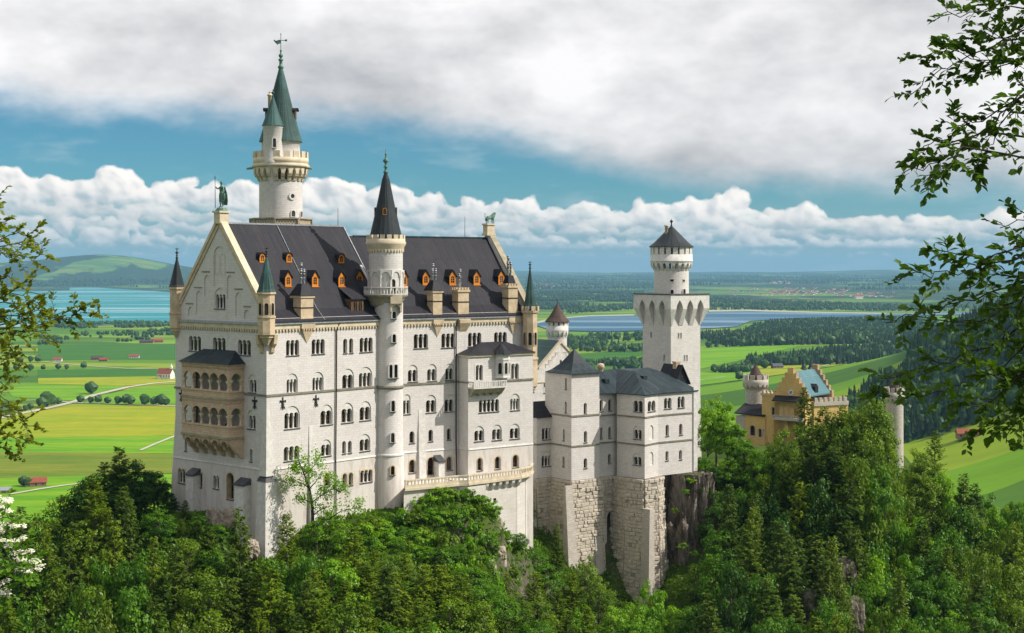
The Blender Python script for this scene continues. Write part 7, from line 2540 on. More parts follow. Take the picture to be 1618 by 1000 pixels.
# barns, farmhouses, the chapel and the villages
def house(name, px, py, w_, l_, h, rh, ang, wall, roof, label, cat, grp=None, y=None, tiny=False):
    x, y_, _ = gpt(px, py) if y is None else ((px - CX) / FPX * y, y, 0)
    z = float(terrain(x, y_))
    f_ = Frame(0, 0, math.cos(ang), math.sin(ang))
    body = MB(); rf = MB()
    f_.prism(body, [(-l_ / 2, -1), (l_ / 2, -1), (l_ / 2, h), (-l_ / 2, h)], -w_ / 2, w_ / 2)
    e = Frame(f_.P(l_ / 2, 0, 0)[0], f_.P(l_ / 2, 0, 0)[1], -f_.nx, -f_.ny)
    for ss in (-l_ / 2, l_ / 2 - 0.3):
        a_ = [f_.P(ss, -w_ / 2, h), f_.P(ss, w_ / 2, h), f_.P(ss, 0, h + rh)]
        b_ = [f_.P(ss + 0.3, -w_ / 2, h), f_.P(ss + 0.3, w_ / 2, h), f_.P(ss + 0.3, 0, h + rh)]
        body.add(a_ + b_, [(0, 1, 2), (5, 4, 3), (0, 3, 4, 1), (1, 4, 5, 2), (2, 5, 3, 0)])
    ov = 0.6
    for sg_ in (-1, 1):
        p = [f_.P(-l_ / 2 - ov, sg_ * (w_ / 2 + ov), h - 0.35), f_.P(l_ / 2 + ov, sg_ * (w_ / 2 + ov), h - 0.35), f_.P(l_ / 2 + ov, 0, h + rh + 0.05), f_.P(-l_ / 2 - ov, 0, h + rh + 0.05)]
        if sg_ > 0:
            p = [p[0], p[1], p[2], p[3]]
        rf.box8(p + [Vector(q) + Vector((0, 0, 0.35)) for q in p])
    if tiny:
        k = len(body.v)
        body.add(rf.v, rf.f, 1)
        o = build(body, name, [wall, roof])
        o.location = (x, y_, z)
        return tag(o, label, cat, grp)
    o = thing(name, label, cat, (x, y_, z), grp)
    bo = build(body, 'wall', wall, o, local=True)
    build(rf, 'roof', roof, o, local=True)
    for i in range(max(1, int(l_ / 5))):
        ss = -l_ / 2 + (i + 0.5) * l_ / max(1, int(l_ / 5))
        wm = MB()
        for sd in (-1, 1):
            f_.box(wm, ss - 0.7, ss + 0.7, sd * (w_ / 2 + 0.04) - 0.06, sd * (w_ / 2 + 0.04) + 0.06, h * 0.35, h * 0.75)
        build(wm, 'window', ['glass'], o, local=True)
    return o
M['barn'] = noisy_mat('weathered_barn_boards', (0.20, 0.12, 0.08), (0.28, 0.18, 0.12), 0.4, 0.9)
house('barn', 57, 768, 9, 17, 4, 3.5, 0.3, 'barn', 'red_tile', 'red-roofed wooden barn in the lower left meadow', 'barn')
house('shed', 2, 779, 7, 16, 3, 2, 0.1, 'barn', 'zinc', 'low grey-roofed shed at the left edge of the meadow', 'shed')
house('barn', 91, 571, 10, 17, 4, 4, 0.1, 'white', 'red_tile', 'red-roofed farmhouse alone in the far left meadow', 'farmhouse')
house('barn', 153, 569, 10, 22, 4, 4, 0.2, 'barn', 'brown_tile', 'brown-roofed long barn in the middle of the far left meadow', 'barn')
house('barn', 164, 571, 9, 17, 3.5, 3, 0.0, 'barn', 'red_tile', 'low red barn joined beside the brown-roofed long barn', 'barn')
house('barn', 212, 566, 9, 20, 4, 3.5, 0.1, 'white', 'red_tile', 'red-roofed barn with white gable left of the chapel', 'barn')
house('barn', 232, 542, 12, 34, 4.5, 4, 0.0, 'barn', 'brown_tile', 'long dark barn by the tree line below the turquoise lake', 'barn')
house('barn', 249, 541, 12, 26, 5, 4.5, 0.2, 'barn', 'red_tile', 'reddish barn right of the long dark barn', 'barn')
house('barn', 1395, 572, 12, 26, 4, 4, 0.2, 'barn', 'red_tile', 'orange-roofed barn on the sunny pasture above the gatehouse', 'barn')
house('barn', 1228, 600, 10, 18, 4, 4, 0.3, 'barn', 'slab', 'small grey hay barn right of the gatehouse round tower', 'barn')
house('farmhouse', 1531, 690, 9, 21, 4.2, 3.4, -0.05, 'barn', 'red_tile', 'red-roofed wooden house below the dark hillside forest', 'house', y=ray_ground(1531, 692))
for i, (px, py) in enumerate(((1104, 640), (1115, 532), (1118, 500), (965, 560), (970, 558))):
    pass
# chapel with a white tower
cx0, cy0, _ = gpt(264, 599)
ch = house('chapel', 262, 599, 13, 26, 9, 8, -0.35, 'white', 'red_tile', 'white chapel with red roof and small tower beside the palace edge', 'chapel')
mb = MB()
mb.lathe(9.5, -2, [(2.6, -1), (2.6, 19), (3.0, 19.2), (3.0, 20.0), (2.2, 20.6), (0.2, 26), (0, 26)], 4, 0, 0.5, smooth=False)
build(mb, 'bell_tower', ['white'], ch, local=True)
mb = MB()
f_ = Frame(-11, -6.0, math.cos(-0.35), math.sin(-0.35))
f_.prism(mb, [(-3, -1), (3, -1), (3, 4), (0, 6.5), (-3, 4)], -5, 0, 0)
for sg_ in (-1, 1):
    pl = [(sg_ * 3.6, 3.6), (0, 6.5), (0, 7.0), (sg_ * 3.6, 4.1)]
    f_.prism(mb, pl if sg_ < 0 else pl[::-1], -5.2, 0.5, 1)
build(mb, 'porch', ['white', 'red_tile'], ch, local=True)

rv = np.random.default_rng(3)
def village(n, pxr, pyr, label, grp, big=1.0):
    for i in range(n):
        u = rv.normal(0, 0.42)
        px = np.clip((pxr[0] + pxr[1]) / 2 + u * (pxr[1] - pxr[0]) / 2 * 1.3, pxr[0], pxr[1]) + rv.uniform(-6, 6)
        py = rv.uniform(*pyr)
        l_ = rv.uniform(13, 26) * big
        house('village_house', px, py, l_ * 0.62, l_, 5.5 * big, 4.5 * big, rv.uniform(-0.6, 0.6), 'white', 'red_tile' if rv.random() < 0.72 else 'brown_tile', label, 'house', grp, tiny=True)
village(130, (1160, 1335), (455, 467), 'tiny red-roofed house in the village spread beyond the blue lake', 'village houses beyond the blue lake', 0.95)
village(26, (1330, 1410), (462, 470), 'tiny house in the strung-out right end of the lake village', 'right end of the lake village')
village(20, (845, 880), (449, 457), 'tiny house in the hamlet just right of the palace spire', 'hamlet right of the palace', 1.2)
village(9, (965, 985), (447, 450), 'tiny white house in the far hamlet left of the square tower', 'hamlet left of the square tower', 1.3)
village(14, (1215, 1245), (446, 450), 'tiny house on the far slope behind the lake village', 'houses behind the lake village', 1.4)
village(14, (175, 225), (420, 427), 'tiny white house on the hill beyond the turquoise lake', 'houses on the far left hill', 1.5)
cv = house('village_church', 1357, 472, 20, 44, 14, 12, 0.3, 'white', 'red_tile', 'white village church with orange-red roof beyond the blue lake', 'church')
mb = MB()
mb.lathe(18, 6, [(4, -1), (4, 26), (4.4, 26.4), (0.2, 44), (0, 44)], 4, 0, 0.6, smooth=False)
build(mb, 'bell_tower', ['white'], cv, local=True)

# ------------------------------------------------------------------ the wooded slopes below the castle
M['bark'] = noisy_mat('grey_brown_bark', (0.085, 0.065, 0.05), (0.14, 0.11, 0.085), 3.0, 0.9, bmp=0.4)
M['bark_dark'] = noisy_mat('dark_bark', (0.03, 0.022, 0.017), (0.055, 0.042, 0.032), 3.0, 0.9, bmp=0.4)
LEAF = {
    'spruce': leaf_mat('spruce_needles', (0.022, 0.062, 0.008), (0.140, 0.205, 0.018), 0.18),
    'olive_spruce': leaf_mat('olive_spruce_needles', (0.050, 0.104, 0.006), (0.225, 0.310, 0.014), 0.24),  # lighter, yellower needles than the plain spruce
    'bright': leaf_mat('fresh_green_leaves', (0.075, 0.220, 0.005), (0.290, 0.500, 0.014), 0.40),
    'green': leaf_mat('green_leaves', (0.032, 0.115, 0.004), (0.160, 0.330, 0.010), 0.36),
    'olive': leaf_mat('olive_green_leaves', (0.054, 0.122, 0.005), (0.220, 0.335, 0.012), 0.34),
    'dark': leaf_mat('dark_green_leaves', (0.014, 0.052, 0.005), (0.070, 0.170, 0.010), 0.28),
    'pale': leaf_mat('pale_green_leaves', (0.16, 0.26, 0.04), (0.36, 0.46, 0.10), 0.35),
}


def kites(c_, dr, nr, ln, wd):
    """leaf-like kite faces: centres, direction, normal, length, width -> verts, faces"""
    dr = dr / np.maximum(np.linalg.norm(dr, axis=1, keepdims=True), 1e-6)
    sd = np.cross(dr, nr); sd = sd / np.maximum(np.linalg.norm(sd, axis=1, keepdims=True), 1e-6)
    ln = np.broadcast_to(np.asarray(ln, float), (len(c_),))[:, None]; wd = np.broadcast_to(np.asarray(wd, float), (len(c_),))[:, None]
    a = c_ - dr * ln * 0.5
    b_ = c_ + sd * wd * 0.5 - dr * ln * 0.06
    t_ = c_ + dr * ln * 0.5
    d_ = c_ - sd * wd * 0.5 - dr * ln * 0.06
    V = np.stack([a, b_, t_, d_], 1).reshape(-1, 3)
    F = np.arange(len(V)).reshape(-1, 4)
    return V, F


def rnd_dirs(r, n):
    v = r.normal(size=(n, 3))
    return v / np.linalg.norm(v, axis=1, keepdims=True)


def spruce_proto(seed, h=22.0, R=3.7, dens=1.0, ragged=0.25):
    r = np.random.default_rng(seed)
    C, D, N, L, Wd = [], [], [], [], []
    tm = MB()
    tm.tube([(0, 0, -1), (0.1, 0.05, h * 0.5), (0, 0, h * 0.97)], [0.30, 0.18, 0.03], 6)
    z = h * 0.06
    while z < h * 0.985:
        q = z / h
        nb = int(r.integers(5, 8))
        for k in range(nb):
            ln_ = (R * (1 - q) ** 0.68 + 0.30) * r.uniform(1 - ragged * 1.3, 1 + ragged)
            if q < 0.2: ln_ *= 0.55 + q * 2.2
            a = r.uniform(0, 2 * math.pi)
            dirh = np.array([math.cos(a), math.sin(a), 0])
            up = r.uniform(-0.30, 0.0) + 0.35 * q
            n_ = max(2, int(ln_ / 0.34 * dens))
            for i in range(n_):
                u = 0.22 + 0.78 * (i + r.uniform(0, 0.8)) / n_
                p = dirh * ln_ * u + np.array([0, 0, z + up * ln_ * u + 0.18 * ln_ * u * u * (0.5 + q)])
                for sgn in (-1, 0, 1):
                    ang = a + sgn * r.uniform(0.5, 1.1)
                    l2 = (0.45 + 0.55 * (1 - u)) * r.uniform(0.7, 1.2) * min(1.0, 0.4 + ln_ / 2.5)
                    dd = np.array([math.cos(ang), math.sin(ang), r.uniform(-0.55, 0.05)])
                    C.append(p + dd * l2 * 0.4 + r.normal(size=3) * 0.05); D.append(dd)
                    N.append(np.array([r.normal() * 0.35, r.normal() * 0.35, 1.0])); L.append(l2 * 1.15); Wd.append(0.26 * r.uniform(0.7, 1.3))
        z += r.uniform(0.30, 0.52) * (1.0 if q < 0.75 else 0.75)
    V, F = kites(np.array(C), np.array(D), np.array(N), np.array(L), np.array(Wd))
    return V, F, tm, h


def broad_proto(seed, h=15.0, w_=9.0, clumps=64, leaves=80, ls=0.42, bare=0.28, sparse=1.0):
    r = np.random.default_rng(seed)
    tm = MB()
    th = h * bare
    tm.tube([(0, 0, -1), (r.normal() * 0.2, r.normal() * 0.2, th), (r.normal() * 0.5, r.normal() * 0.5, h * 0.62), (r.normal() * 0.4, r.normal() * 0.4, h * 0.88)], [0.34 * h / 15, 0.26 * h / 15, 0.13 * h / 15, 0.03], 6)
    C, N = [], []
    lob = rnd_dirs(r, 7); lob[:, 2] *= 0.6
    for k in range(clumps):
        for _ in range(30):
            d = rnd_dirs(r, 1)[0]
            rr = r.uniform(0.25, 1.0) ** 0.55
            p = d * rr
            if p[2] > -0.75:
                break
        bulge = 1.0 + 0.22 * max(float((lob @ d).max()), 0) - 0.15
        wz = 1.0 - 0.25 * p[2]
        cpos = np.array([p[0] * w_ / 2 * bulge * wz, p[1] * w_ / 2 * bulge * wz, th + (h - th) * (0.46 + 0.50 * p[2] * bulge)])
        rad = r.uniform(0.65, 1.35) * w_ / 9.0
        n_ = int(leaves * r.uniform(0.6, 1.3))
        dd = rnd_dirs(r, n_)
        dist = r.uniform(0.25, 1.0, (n_, 1)) ** 0.5
        pos = cpos + dd * dist * rad * np.array([1.15, 1.15, 0.72])
        nn = dd * 0.8 + np.array([0, 0, 0.7]) + d * 0.3 + r.normal(size=(n_, 3)) * 0.45
        C.append(pos); N.append(nn)
        if r.random() < 0.45:
            st_ = np.array([0, 0, th + (h - th) * r.uniform(0.0, 0.45)])
            mid = (st_ + cpos) / 2 + np.array([0, 0, -0.3])
            tm.tube([tuple(st_), tuple(mid), tuple(cpos)], [0.10 * h / 15, 0.06 * h / 15, 0.02], 4, cap=False)
    C = np.concatenate(C); N = np.concatenate(N)
    if sparse < 1.0:
        k_ = r.random(len(C)) < sparse
        C, N = C[k_], N[k_]
    D = np.cross(N, rnd_dirs(r, len(C)))
    V, F = kites(C, D, N, ls * r.uniform(0.7, 1.35, len(C)), ls * 0.72 * r.uniform(0.7, 1.3, len(C)))
    return V, F, tm, h


class Proto:
    def __init__(self, kind, leafm, data, bark='bark'):
        V, F, tm, self.h = data
        self.crown = np_mesh('crown', V, F, [leafm])
        self.trunk = build(tm, 'trunk', [bark], None)
        self.kind = kind
        self.rad = np.percentile(np.hypot(V[:, 0], V[:, 1]), 96)
        COL.objects.unlink(self.crown); COL.objects.unlink(self.trunk)


PT = {
    'spruce': [Proto('spruce', LEAF['spruce'], spruce_proto(i, 22, 3.6 + 0.4 * (i % 2))) for i in range(3)],
    'olive_spruce': [Proto('spruce', LEAF['olive_spruce'], spruce_proto(20 + i, 20, 3.9 + 0.5 * i, 0.9, 0.4)) for i in range(3)],
    'bright': [Proto('broadleaf', LEAF['bright'], broad_proto(30 + i, 15, 9, 60, 85)) for i in range(2)],
    'green': [Proto('broadleaf', LEAF['green'], broad_proto(40 + i, 15, 9.5, 66, 85)) for i in range(3)],
    'olive': [Proto('broadleaf', LEAF['olive'], broad_proto(50 + i, 16, 9, 70, 75, 0.38)) for i in range(3)],
    'dark': [Proto('broadleaf', LEAF['dark'], broad_proto(60 + i, 17, 10, 70, 85, 0.45)) for i in range(2)],
    'tall': [Proto('broadleaf', LEAF['olive'], broad_proto(66 + i, 26, 11, 120, 75, 0.42, 0.12)) for i in range(2)],
    'pale': [Proto('broadleaf', LEAF['pale'], broad_proto(70, 11, 6, 44, 80, 0.36))],
    'bush': [Proto('bush', LEAF['bright'], broad_proto(80 + i, 3.0, 4.0, 22, 60, 0.30, 0.02)) for i in range(2)],
    'bush_g': [Proto('bush', LEAF['green'], broad_proto(84 + i, 3.2, 4.2, 24, 60, 0.30, 0.02)) for i in range(2)],
    'bush_o': [Proto('bush', LEAF['olive'], broad_proto(88 + i, 3.0, 4.0, 22, 60, 0.30, 0.02)) for i in range(2)],
}
LOOK = {'spruce': ('dark green spruce', 'spruce_tree'), 'olive_spruce': ('light olive spruce', 'spruce_tree'), 'bright': ('fresh bright green broadleaf tree', 'broadleaf_tree'),
        'green': ('mid green broadleaf tree', 'broadleaf_tree'), 'olive': ('olive green broadleaf tree', 'broadleaf_tree'), 'dark': ('dark broadleaf tree', 'broadleaf_tree'),
        'tall': ('very tall olive green broadleaf tree', 'broadleaf_tree'), 'pale': ('pale flowering tree', 'broadleaf_tree'),
        'bush': ('bright green bush', 'bush'), 'bush_g': ('mid green bush', 'bush'), 'bush_o': ('olive green bush', 'bush')}
PLANTED = []
rt_ = random.Random(21)


def plant(px, py_top, Y, kind, wid=None, hmin=2.8, hmax=44.0, sink=0.4, hfix=None):
    """stand a tree where the photo shows its top; its foot is on the ground there"""
    x = (px - CX) / FPX * Y
    zt_ = CZ - (py_top - CY) / FPX * Y
    zb = float(terrain(x, Y)) - sink
    h = min(max(zt_ - zb, hmin), hmax)
    if hfix:
        h = hfix; zb = zt_ - h
    pr = rt_.choice(PT[kind])
    sc = h / pr.h
    sw = (wid / pr.rad) if wid else min(max(sc, 0.55), 1.35) * rt_.uniform(0.85, 1.15)
    sw = min(sw, max(sc * (1.15 if 'spruce' in kind else 1.15), 0.30))
    nm = LOOK[kind][1]
    o = thing(nm, None, 'bush' if nm == 'bush' else 'tree', (x, Y, zb))
    o.rotation_euler = (rt_.uniform(-0.03, 0.03), rt_.uniform(-0.03, 0.03), rt_.uniform(0, 6.28))
    o.scale = (sw, sw, sc)
    for src in (pr.trunk, pr.crown):
        c_ = src.copy()
        COL.objects.link(c_)
        c_.parent = o
    PLANTED.append((o, kind, px, py_top, Y))
    return o


def line(px, pts):
    xs_ = [p[0] for p in pts]; ys_ = [p[1] for p in pts]
    return float(np.interp(px, xs_, ys_))
TOP_ = TOP = ((-60, 835), (60, 835), (130, 800), (190, 770), (260, 810), (330, 860), (410, 900), (470, 870), (540, 860), (620, 890), (700, 905), (770, 905), (820, 930), (900, 960), (980, 985), (1060, 985), (1110, 840), (1150, 800), (1230, 790), (1300, 800), (1400, 850), (1460, 850), (1540, 860), (1620, 860), (1680, 860))
YC_ = YC = ((-60, 216), (60, 216), (190, 217), (300, 212), (410, 203), (470, 206), (560, 208), (640, 210), (760, 214), (850, 232), (960, 240), (1060, 245), (1120, 262), (1240, 264), (1400, 262), (1500, 268), (1680, 268))
# trees that stand out in the photo
for a in ((1082, 770, 275.3, 'bush', 0.9), (1092, 752, 276.0, 'bush', 1.1), (1110, 768, 276.6, 'bush_g', 1.0), (1078, 856, 271.5, 'bush', 1.6), (1098, 868, 270.0, 'bush_g', 1.5), (1066, 800, 274.8, 'bush_o', 0.8)):
    plant(*a, hfix=1.3)
for a in ((188, 704, 229, 'spruce', 3.6), (164, 728, 227, 'spruce', 3.2), (212, 722, 231, 'dark', 4.5), (243, 738, 231, 'dark', 4.5), (135, 748, 226, 'dark', 4.5), (265, 775, 231, 'dark', 4.0), (100, 775, 225, 'olive', 4.6), (60, 800, 224, 'olive', 4.5),
          (20, 805, 222, 'olive', 5.0), (-25, 800, 222, 'green', 5.0),
          (152, 775, 221, 'olive_spruce', 3.6), (204, 790, 221, 'spruce', 3.6), (247, 800, 222, 'spruce', 3.4), (292, 790, 224, 'spruce', 3.4), (315, 815, 221, 'green', 3.8), (285, 820, 219, 'spruce', 3.4),
          (381, 797, 208, 'spruce', 3.5), (456, 810, 213, 'olive_spruce', 3.0), (520, 800, 221, 'bright', 2.6), (500, 818, 219, 'bright', 3.2), (545, 822, 220, 'bush', 2.4), (585, 812, 228, 'bush_o', 2.4), (572, 822, 225, 'bush', 2.6),
          (640, 800, 232, 'bush', 2.2), (608, 820, 229, 'bush', 2.2),
          (660, 780, 235, 'bush', 2.0), (685, 768, 236, 'bush', 2.2), (712, 766, 237, 'bush', 2.1), (740, 772, 238, 'bush_g', 2.2), (762, 782, 238.5, 'bush', 2.2), (775, 800, 238, 'bush', 2.0), (655, 800, 232, 'bush_o', 2.0), (690, 800, 232, 'bush', 2.2), (725, 800, 233, 'bush_g', 2.0), (750, 812, 233, 'bush', 2.2),
          (670, 828, 228, 'bush', 2.2), (705, 832, 228, 'bush_o', 2.2), (740, 838, 229, 'bush', 2.4), (770, 835, 233, 'bush_g', 2.0), (640, 830, 228, 'bush_g', 2.4), (615, 845, 226, 'bush', 2.6), (660, 860, 223, 'bush', 2.6), (700, 862, 223, 'bush_g', 2.6), (735, 870, 224, 'bush', 2.6), (585, 850, 222, 'bush_g', 2.4),
          (640, 872, 214, 'olive_spruce', 3.6), (700, 890, 212, 'olive_spruce', 3.8), (745, 885, 217, 'green', 3.4), (590, 868, 214, 'olive_spruce', 3.4), (550, 850, 215, 'olive_spruce', 3.6), (540, 880, 208, 'olive_spruce', 4.0),
          (800, 845, 243, 'green', 3.0), (822, 838, 245, 'green', 3.0), (845, 858, 250, 'green', 3.2), (880, 826, 257, 'spruce', 2.1), (862, 880, 250, 'green', 3.0), (800, 905, 232, 'olive_spruce', 2.6), (835, 920, 236, 'olive_spruce', 2.6), (905, 905, 252, 'olive_spruce', 2.6), (930, 870, 255, 'pale', 2.2), (945, 905, 252, 'olive', 2.8), (915, 945, 244, 'bright', 3.0), (965, 950, 245, 'bright', 3.0), (880, 930, 243, 'olive_spruce', 3.0),
          (1030, 893, 252, 'bright', 3.8), (1010, 930, 246, 'bright', 3.6), (1065, 950, 247, 'bright', 3.6), (1000, 975, 238, 'green', 4.0), (1100, 945, 252, 'green', 3.8), 
          (1132, 610, 290, 'bright', 3.8), (1148, 650, 287, 'bright', 3.4), (1120, 655, 288, 'bright', 3.0), (1163, 665, 286, 'bright', 3.2), (1180, 715, 283, 'pale', 2.6), (1205, 722, 283, 'green', 3.4), (1130, 735, 281, 'dark', 3.4), (1158, 720, 282, 'green', 3.2), (1230, 700, 282, 'olive', 3.2), (1118, 765, 278, 'dark', 3.2), (1150, 770, 276, 'dark', 4.0), (1185, 760, 276, 'green', 3.6),
          (1277, 608, 284, 'spruce', 3.1), (1258, 660, 281, 'olive', 3.8), (1300, 640, 281, 'olive_spruce', 4.4), (1330, 640, 279, 'olive_spruce', 4.6), (1374, 612, 280, 'tall', 5.0), (1352, 650, 276, 'tall', 4.6), (1390, 655, 278, 'tall', 4.0), (1288, 690, 272, 'spruce', 4.8), (1240, 745, 272, 'olive_spruce', 4.4), (1330, 720, 270, 'olive_spruce', 4.8), (1210, 770, 270, 'dark', 4.4), (1375, 740, 268, 'olive', 4.6), (1270, 760, 266, 'olive_spruce', 5.0), (1330, 800, 262, 'spruce', 4.6), (1290, 840, 258, 'spruce', 4.4),
          (1450, 700, 292, 'olive', 4.0), (1462, 712, 290, 'olive', 4.2), (1474, 678, 296, 'olive_spruce', 3.2), (1490, 740, 286, 'bright', 4.2), (1500, 745, 287, 'bright', 3.8), (1520, 745, 285, 'spruce', 3.2), (1541, 760, 283, 'spruce', 3.2), (1570, 790, 282, 'bright', 3.4), (1555, 805, 280, 'olive', 3.6), (1600, 770, 284, 'green', 3.8), (1590, 815, 276, 'olive', 4.2), (1625, 810, 276, 'olive', 4.4),
          (1420, 800, 272, 'bright', 4.4), (1455, 810, 270, 'bright', 4.6), (1490, 815, 268, 'green', 4.4), (1400, 780, 270, 'olive', 3.2), (1435, 770, 276, 'olive', 3.4), (1520, 850, 264, 'olive', 4.6), (1560, 860, 262, 'olive', 4.6), (1600, 880, 260, 'olive', 4.8), (1440, 880, 258, 'green', 4.6), (1480, 890, 256, 'green', 4.8), (1380, 870, 256, 'bright', 4.0), (1350, 900, 252, 'bright', 4.2)):
    plant(*a)
# the rest of the wood fills the slope behind and before them
MIX = (((-1e9, 'olive spruce green dark olive_spruce'), (300, 'olive spruce green olive_spruce olive'), (470, 'olive_spruce olive green olive_spruce bright'), (760, 'green olive_spruce olive spruce bright'), (980, 'bright green green olive'), (1100, 'dark green dark spruce green'), (1240, 'spruce olive_spruce dark green spruce'), (1380, 'green bright olive green'), (1520, 'olive olive green spruce')))
for j in range(6):
    px = -70 + rt_.uniform(0, 30)
    while px < 1690:
        py = line(px, TOP) + 42 * j + rt_.uniform(-18, 18)
        Y = line(px, YC) - 8.5 * j + rt_.uniform(-3, 3)
        if py < 1040:
            mx = [m_[1] for m_ in MIX if m_[0] <= px][-1].split()
            k_ = rt_.choice(mx)
            plant(px, py, Y, k_, rt_.uniform(3.2, 4.8) * (0.85 if 'spruce' in k_ else 1.0), 3.0)
        px += rt_.uniform(32, 54)

for a in ((150, 742, 229, 'dark', 4.4), (180, 735, 230, 'dark', 4.4), (205, 745, 230, 'spruce', 4.0), (225, 752, 230, 'dark', 4.4), (250, 758, 232, 'dark', 4.2), (272, 792, 231, 'dark', 3.6), (200, 765, 226, 'dark', 4.4), (235, 780, 226, 'spruce', 4.2), (170, 765, 226, 'dark', 4.4), (262, 800, 228, 'dark', 3.8), (125, 770, 226, 'dark', 4.4),
          (1246, 668, 280, 'olive', 4.2), (1262, 690, 276, 'olive', 4.4), (1300, 668, 278, 'olive_spruce', 4.6), (1318, 655, 280, 'olive', 4.6), (1340, 662, 274, 'olive', 4.8), (1362, 628, 281, 'tall', 5.2), (1390, 632, 281, 'tall', 5.0), (1380, 668, 274, 'olive', 4.8), 
          (1222, 722, 279, 'green', 4.2), (1235, 735, 276, 'dark', 4.4), (1255, 720, 272, 'olive_spruce', 4.6), (1312, 700, 270, 'spruce', 4.8), (1352, 708, 268, 'olive', 5.0), (1392, 720, 268, 'green', 4.6), (1290, 740, 266, 'dark', 4.6), (1345, 760, 264, 'spruce', 4.8), (1205, 740, 277, 'olive', 4.0), (1195, 705, 281, 'bright', 3.4), (1215, 690, 283, 'bright', 3.0), (1230, 680, 284, 'olive', 3.2),
          (1175, 690, 284, 'green', 3.2), (1108, 715, 284, 'green', 2.6), (1135, 790, 273, 'dark', 3.6), (1120, 890, 266, 'dark', 3.4),
          (1450, 740, 286, 'olive', 4.4), (1475, 745, 284, 'olive', 4.4), (1510, 775, 280, 'green', 4.4), (1535, 790, 278, 'olive', 4.2), (1575, 815, 280, 'green', 4.2), (1605, 800, 284, 'olive', 4.6), (1630, 790, 288, 'green', 4.8), (1560, 770, 292, 'green', 4.2), (1590, 790, 294, 'olive', 4.4), (1617, 775, 300, 'green', 4.6), (1645, 780, 300, 'olive', 4.6),
          (1452, 725, 290, 'olive', 4.0),
          (610, 880, 216, 'olive', 4.0), (640, 905, 213, 'green', 4.0), (670, 890, 216, 'olive_spruce', 4.0), (720, 900, 216, 'olive', 4.0), (760, 890, 220, 'olive_spruce', 3.4), (775, 915, 220, 'green', 3.4), (690, 920, 211, 'bright', 4.0), (740, 925, 213, 'olive', 4.0), (655, 940, 208, 'olive_spruce', 4.2), (710, 950, 208, 'olive', 4.2), (770, 950, 213, 'bright', 3.6), (800, 940, 222, 'green', 3.6),
          (625, 860, 222, 'green', 3.0), (680, 862, 222, 'bright', 3.0), (720, 855, 225, 'green', 3.0), (755, 858, 227, 'olive', 3.0), (775, 870, 228, 'bush', 2.4), (745, 845, 230, 'bush_g', 2.2),
          (300, 850, 216, 'olive', 3.8), (330, 862, 214, 'bright', 3.6), (355, 870, 213, 'green', 3.4), (270, 830, 219, 'olive_spruce', 3.6), (250, 845, 217, 'green', 3.8), (345, 835, 219, 'bush_g', 2.2), (312, 838, 219, 'spruce', 3.2)):
    plant(*a)
for i, px in enumerate((30, 75, 115, 150, 210, 240, 330, 425, 485, 560, 610, 660, 690, 735, 795, 850, 900, 945, 1150, 1190, 1255, 1320, 1350, 1420, 1455, 1500, 1545, 1600)):
    j = i % 3
    plant(px, line(px, TOP_) + 42 * j - 38, line(px, YC_) - 8.5 * j + 2, 'olive_spruce' if i % 2 else 'spruce', 3.0 + (i % 4) * 0.25)
for a in ((1352, 618, 281, 'tall', 6.0), (1374, 600, 282, 'tall', 6.4), (1386, 616, 283, 'tall', 5.0), (1330, 632, 282, 'olive', 5.2), (1310, 650, 281, 'olive', 4.6), (1385, 640, 278, 'olive', 5.4), (1360, 650, 277, 'olive_spruce', 5.0), (1284, 662, 280, 'olive', 4.2)):
    plant(*a)
for k in range(80):          # scrub all over the knoll
    x, y = rt_.uniform(-24, 1), rt_.uniform(221, 239.5)
    z = float(terrain(x, y))
    if (x - S2.ox) * S2.nx + (y - S2.oy) * S2.ny < 7.3 or math.hypot(x + 20.3, y - 238.9) < 3.4:
        continue
    h_ = rt_.uniform(0.8, 2.0)
    px_1, py_1 = project(x, y, z + h_)
    plant(px_1, py_1, y, rt_.choice(('bush', 'bush', 'bush_g', 'bush_o')), rt_.uniform(0.7, 1.6), hfix=h_ + 0.3)

# labels: kind of tree, where it stands, and its place among its like
ZONES = ((-1e9, 275, 'on the slope left of the palace'), (275, 440, 'below the shaded gabled end'), (440, 640, 'below the long sunlit facade'), (640, 795, 'on the knoll below the terrace'), (795, 1000, 'below the rock-faced stone base'),
         (1000, 1110, 'under the bare rock cliff'), (1110, 1235, 'between the square tower and the gatehouse'), (1235, 1430, 'before the gatehouse'), (1430, 1e9, 'right of the gatehouse towers'))
ORD = ['first', 'second', 'third', 'fourth', 'fifth', 'sixth', 'seventh', 'eighth', 'ninth', 'tenth', 'eleventh', 'twelfth', 'thirteenth', 'fourteenth', 'fifteenth', 'sixteenth', 'seventeenth', 'eighteenth', 'nineteenth', 'twentieth']
for a, b_, ph in ZONES:
    for kd in LOOK:
        q = sorted([p for p in PLANTED if a <= p[2] < b_ and p[1] == kd], key=lambda p: p[2])
        for i, p in enumerate(q):
            lab = LOOK[kd][0] + ' ' + ph
            if len(q) > 1:
                lab = ORD[min(i, 19)] + ' ' + lab + ' from the left'
            p[0]['label'] = lab
            p[0]['group'] = 'trees and bushes ' + ph


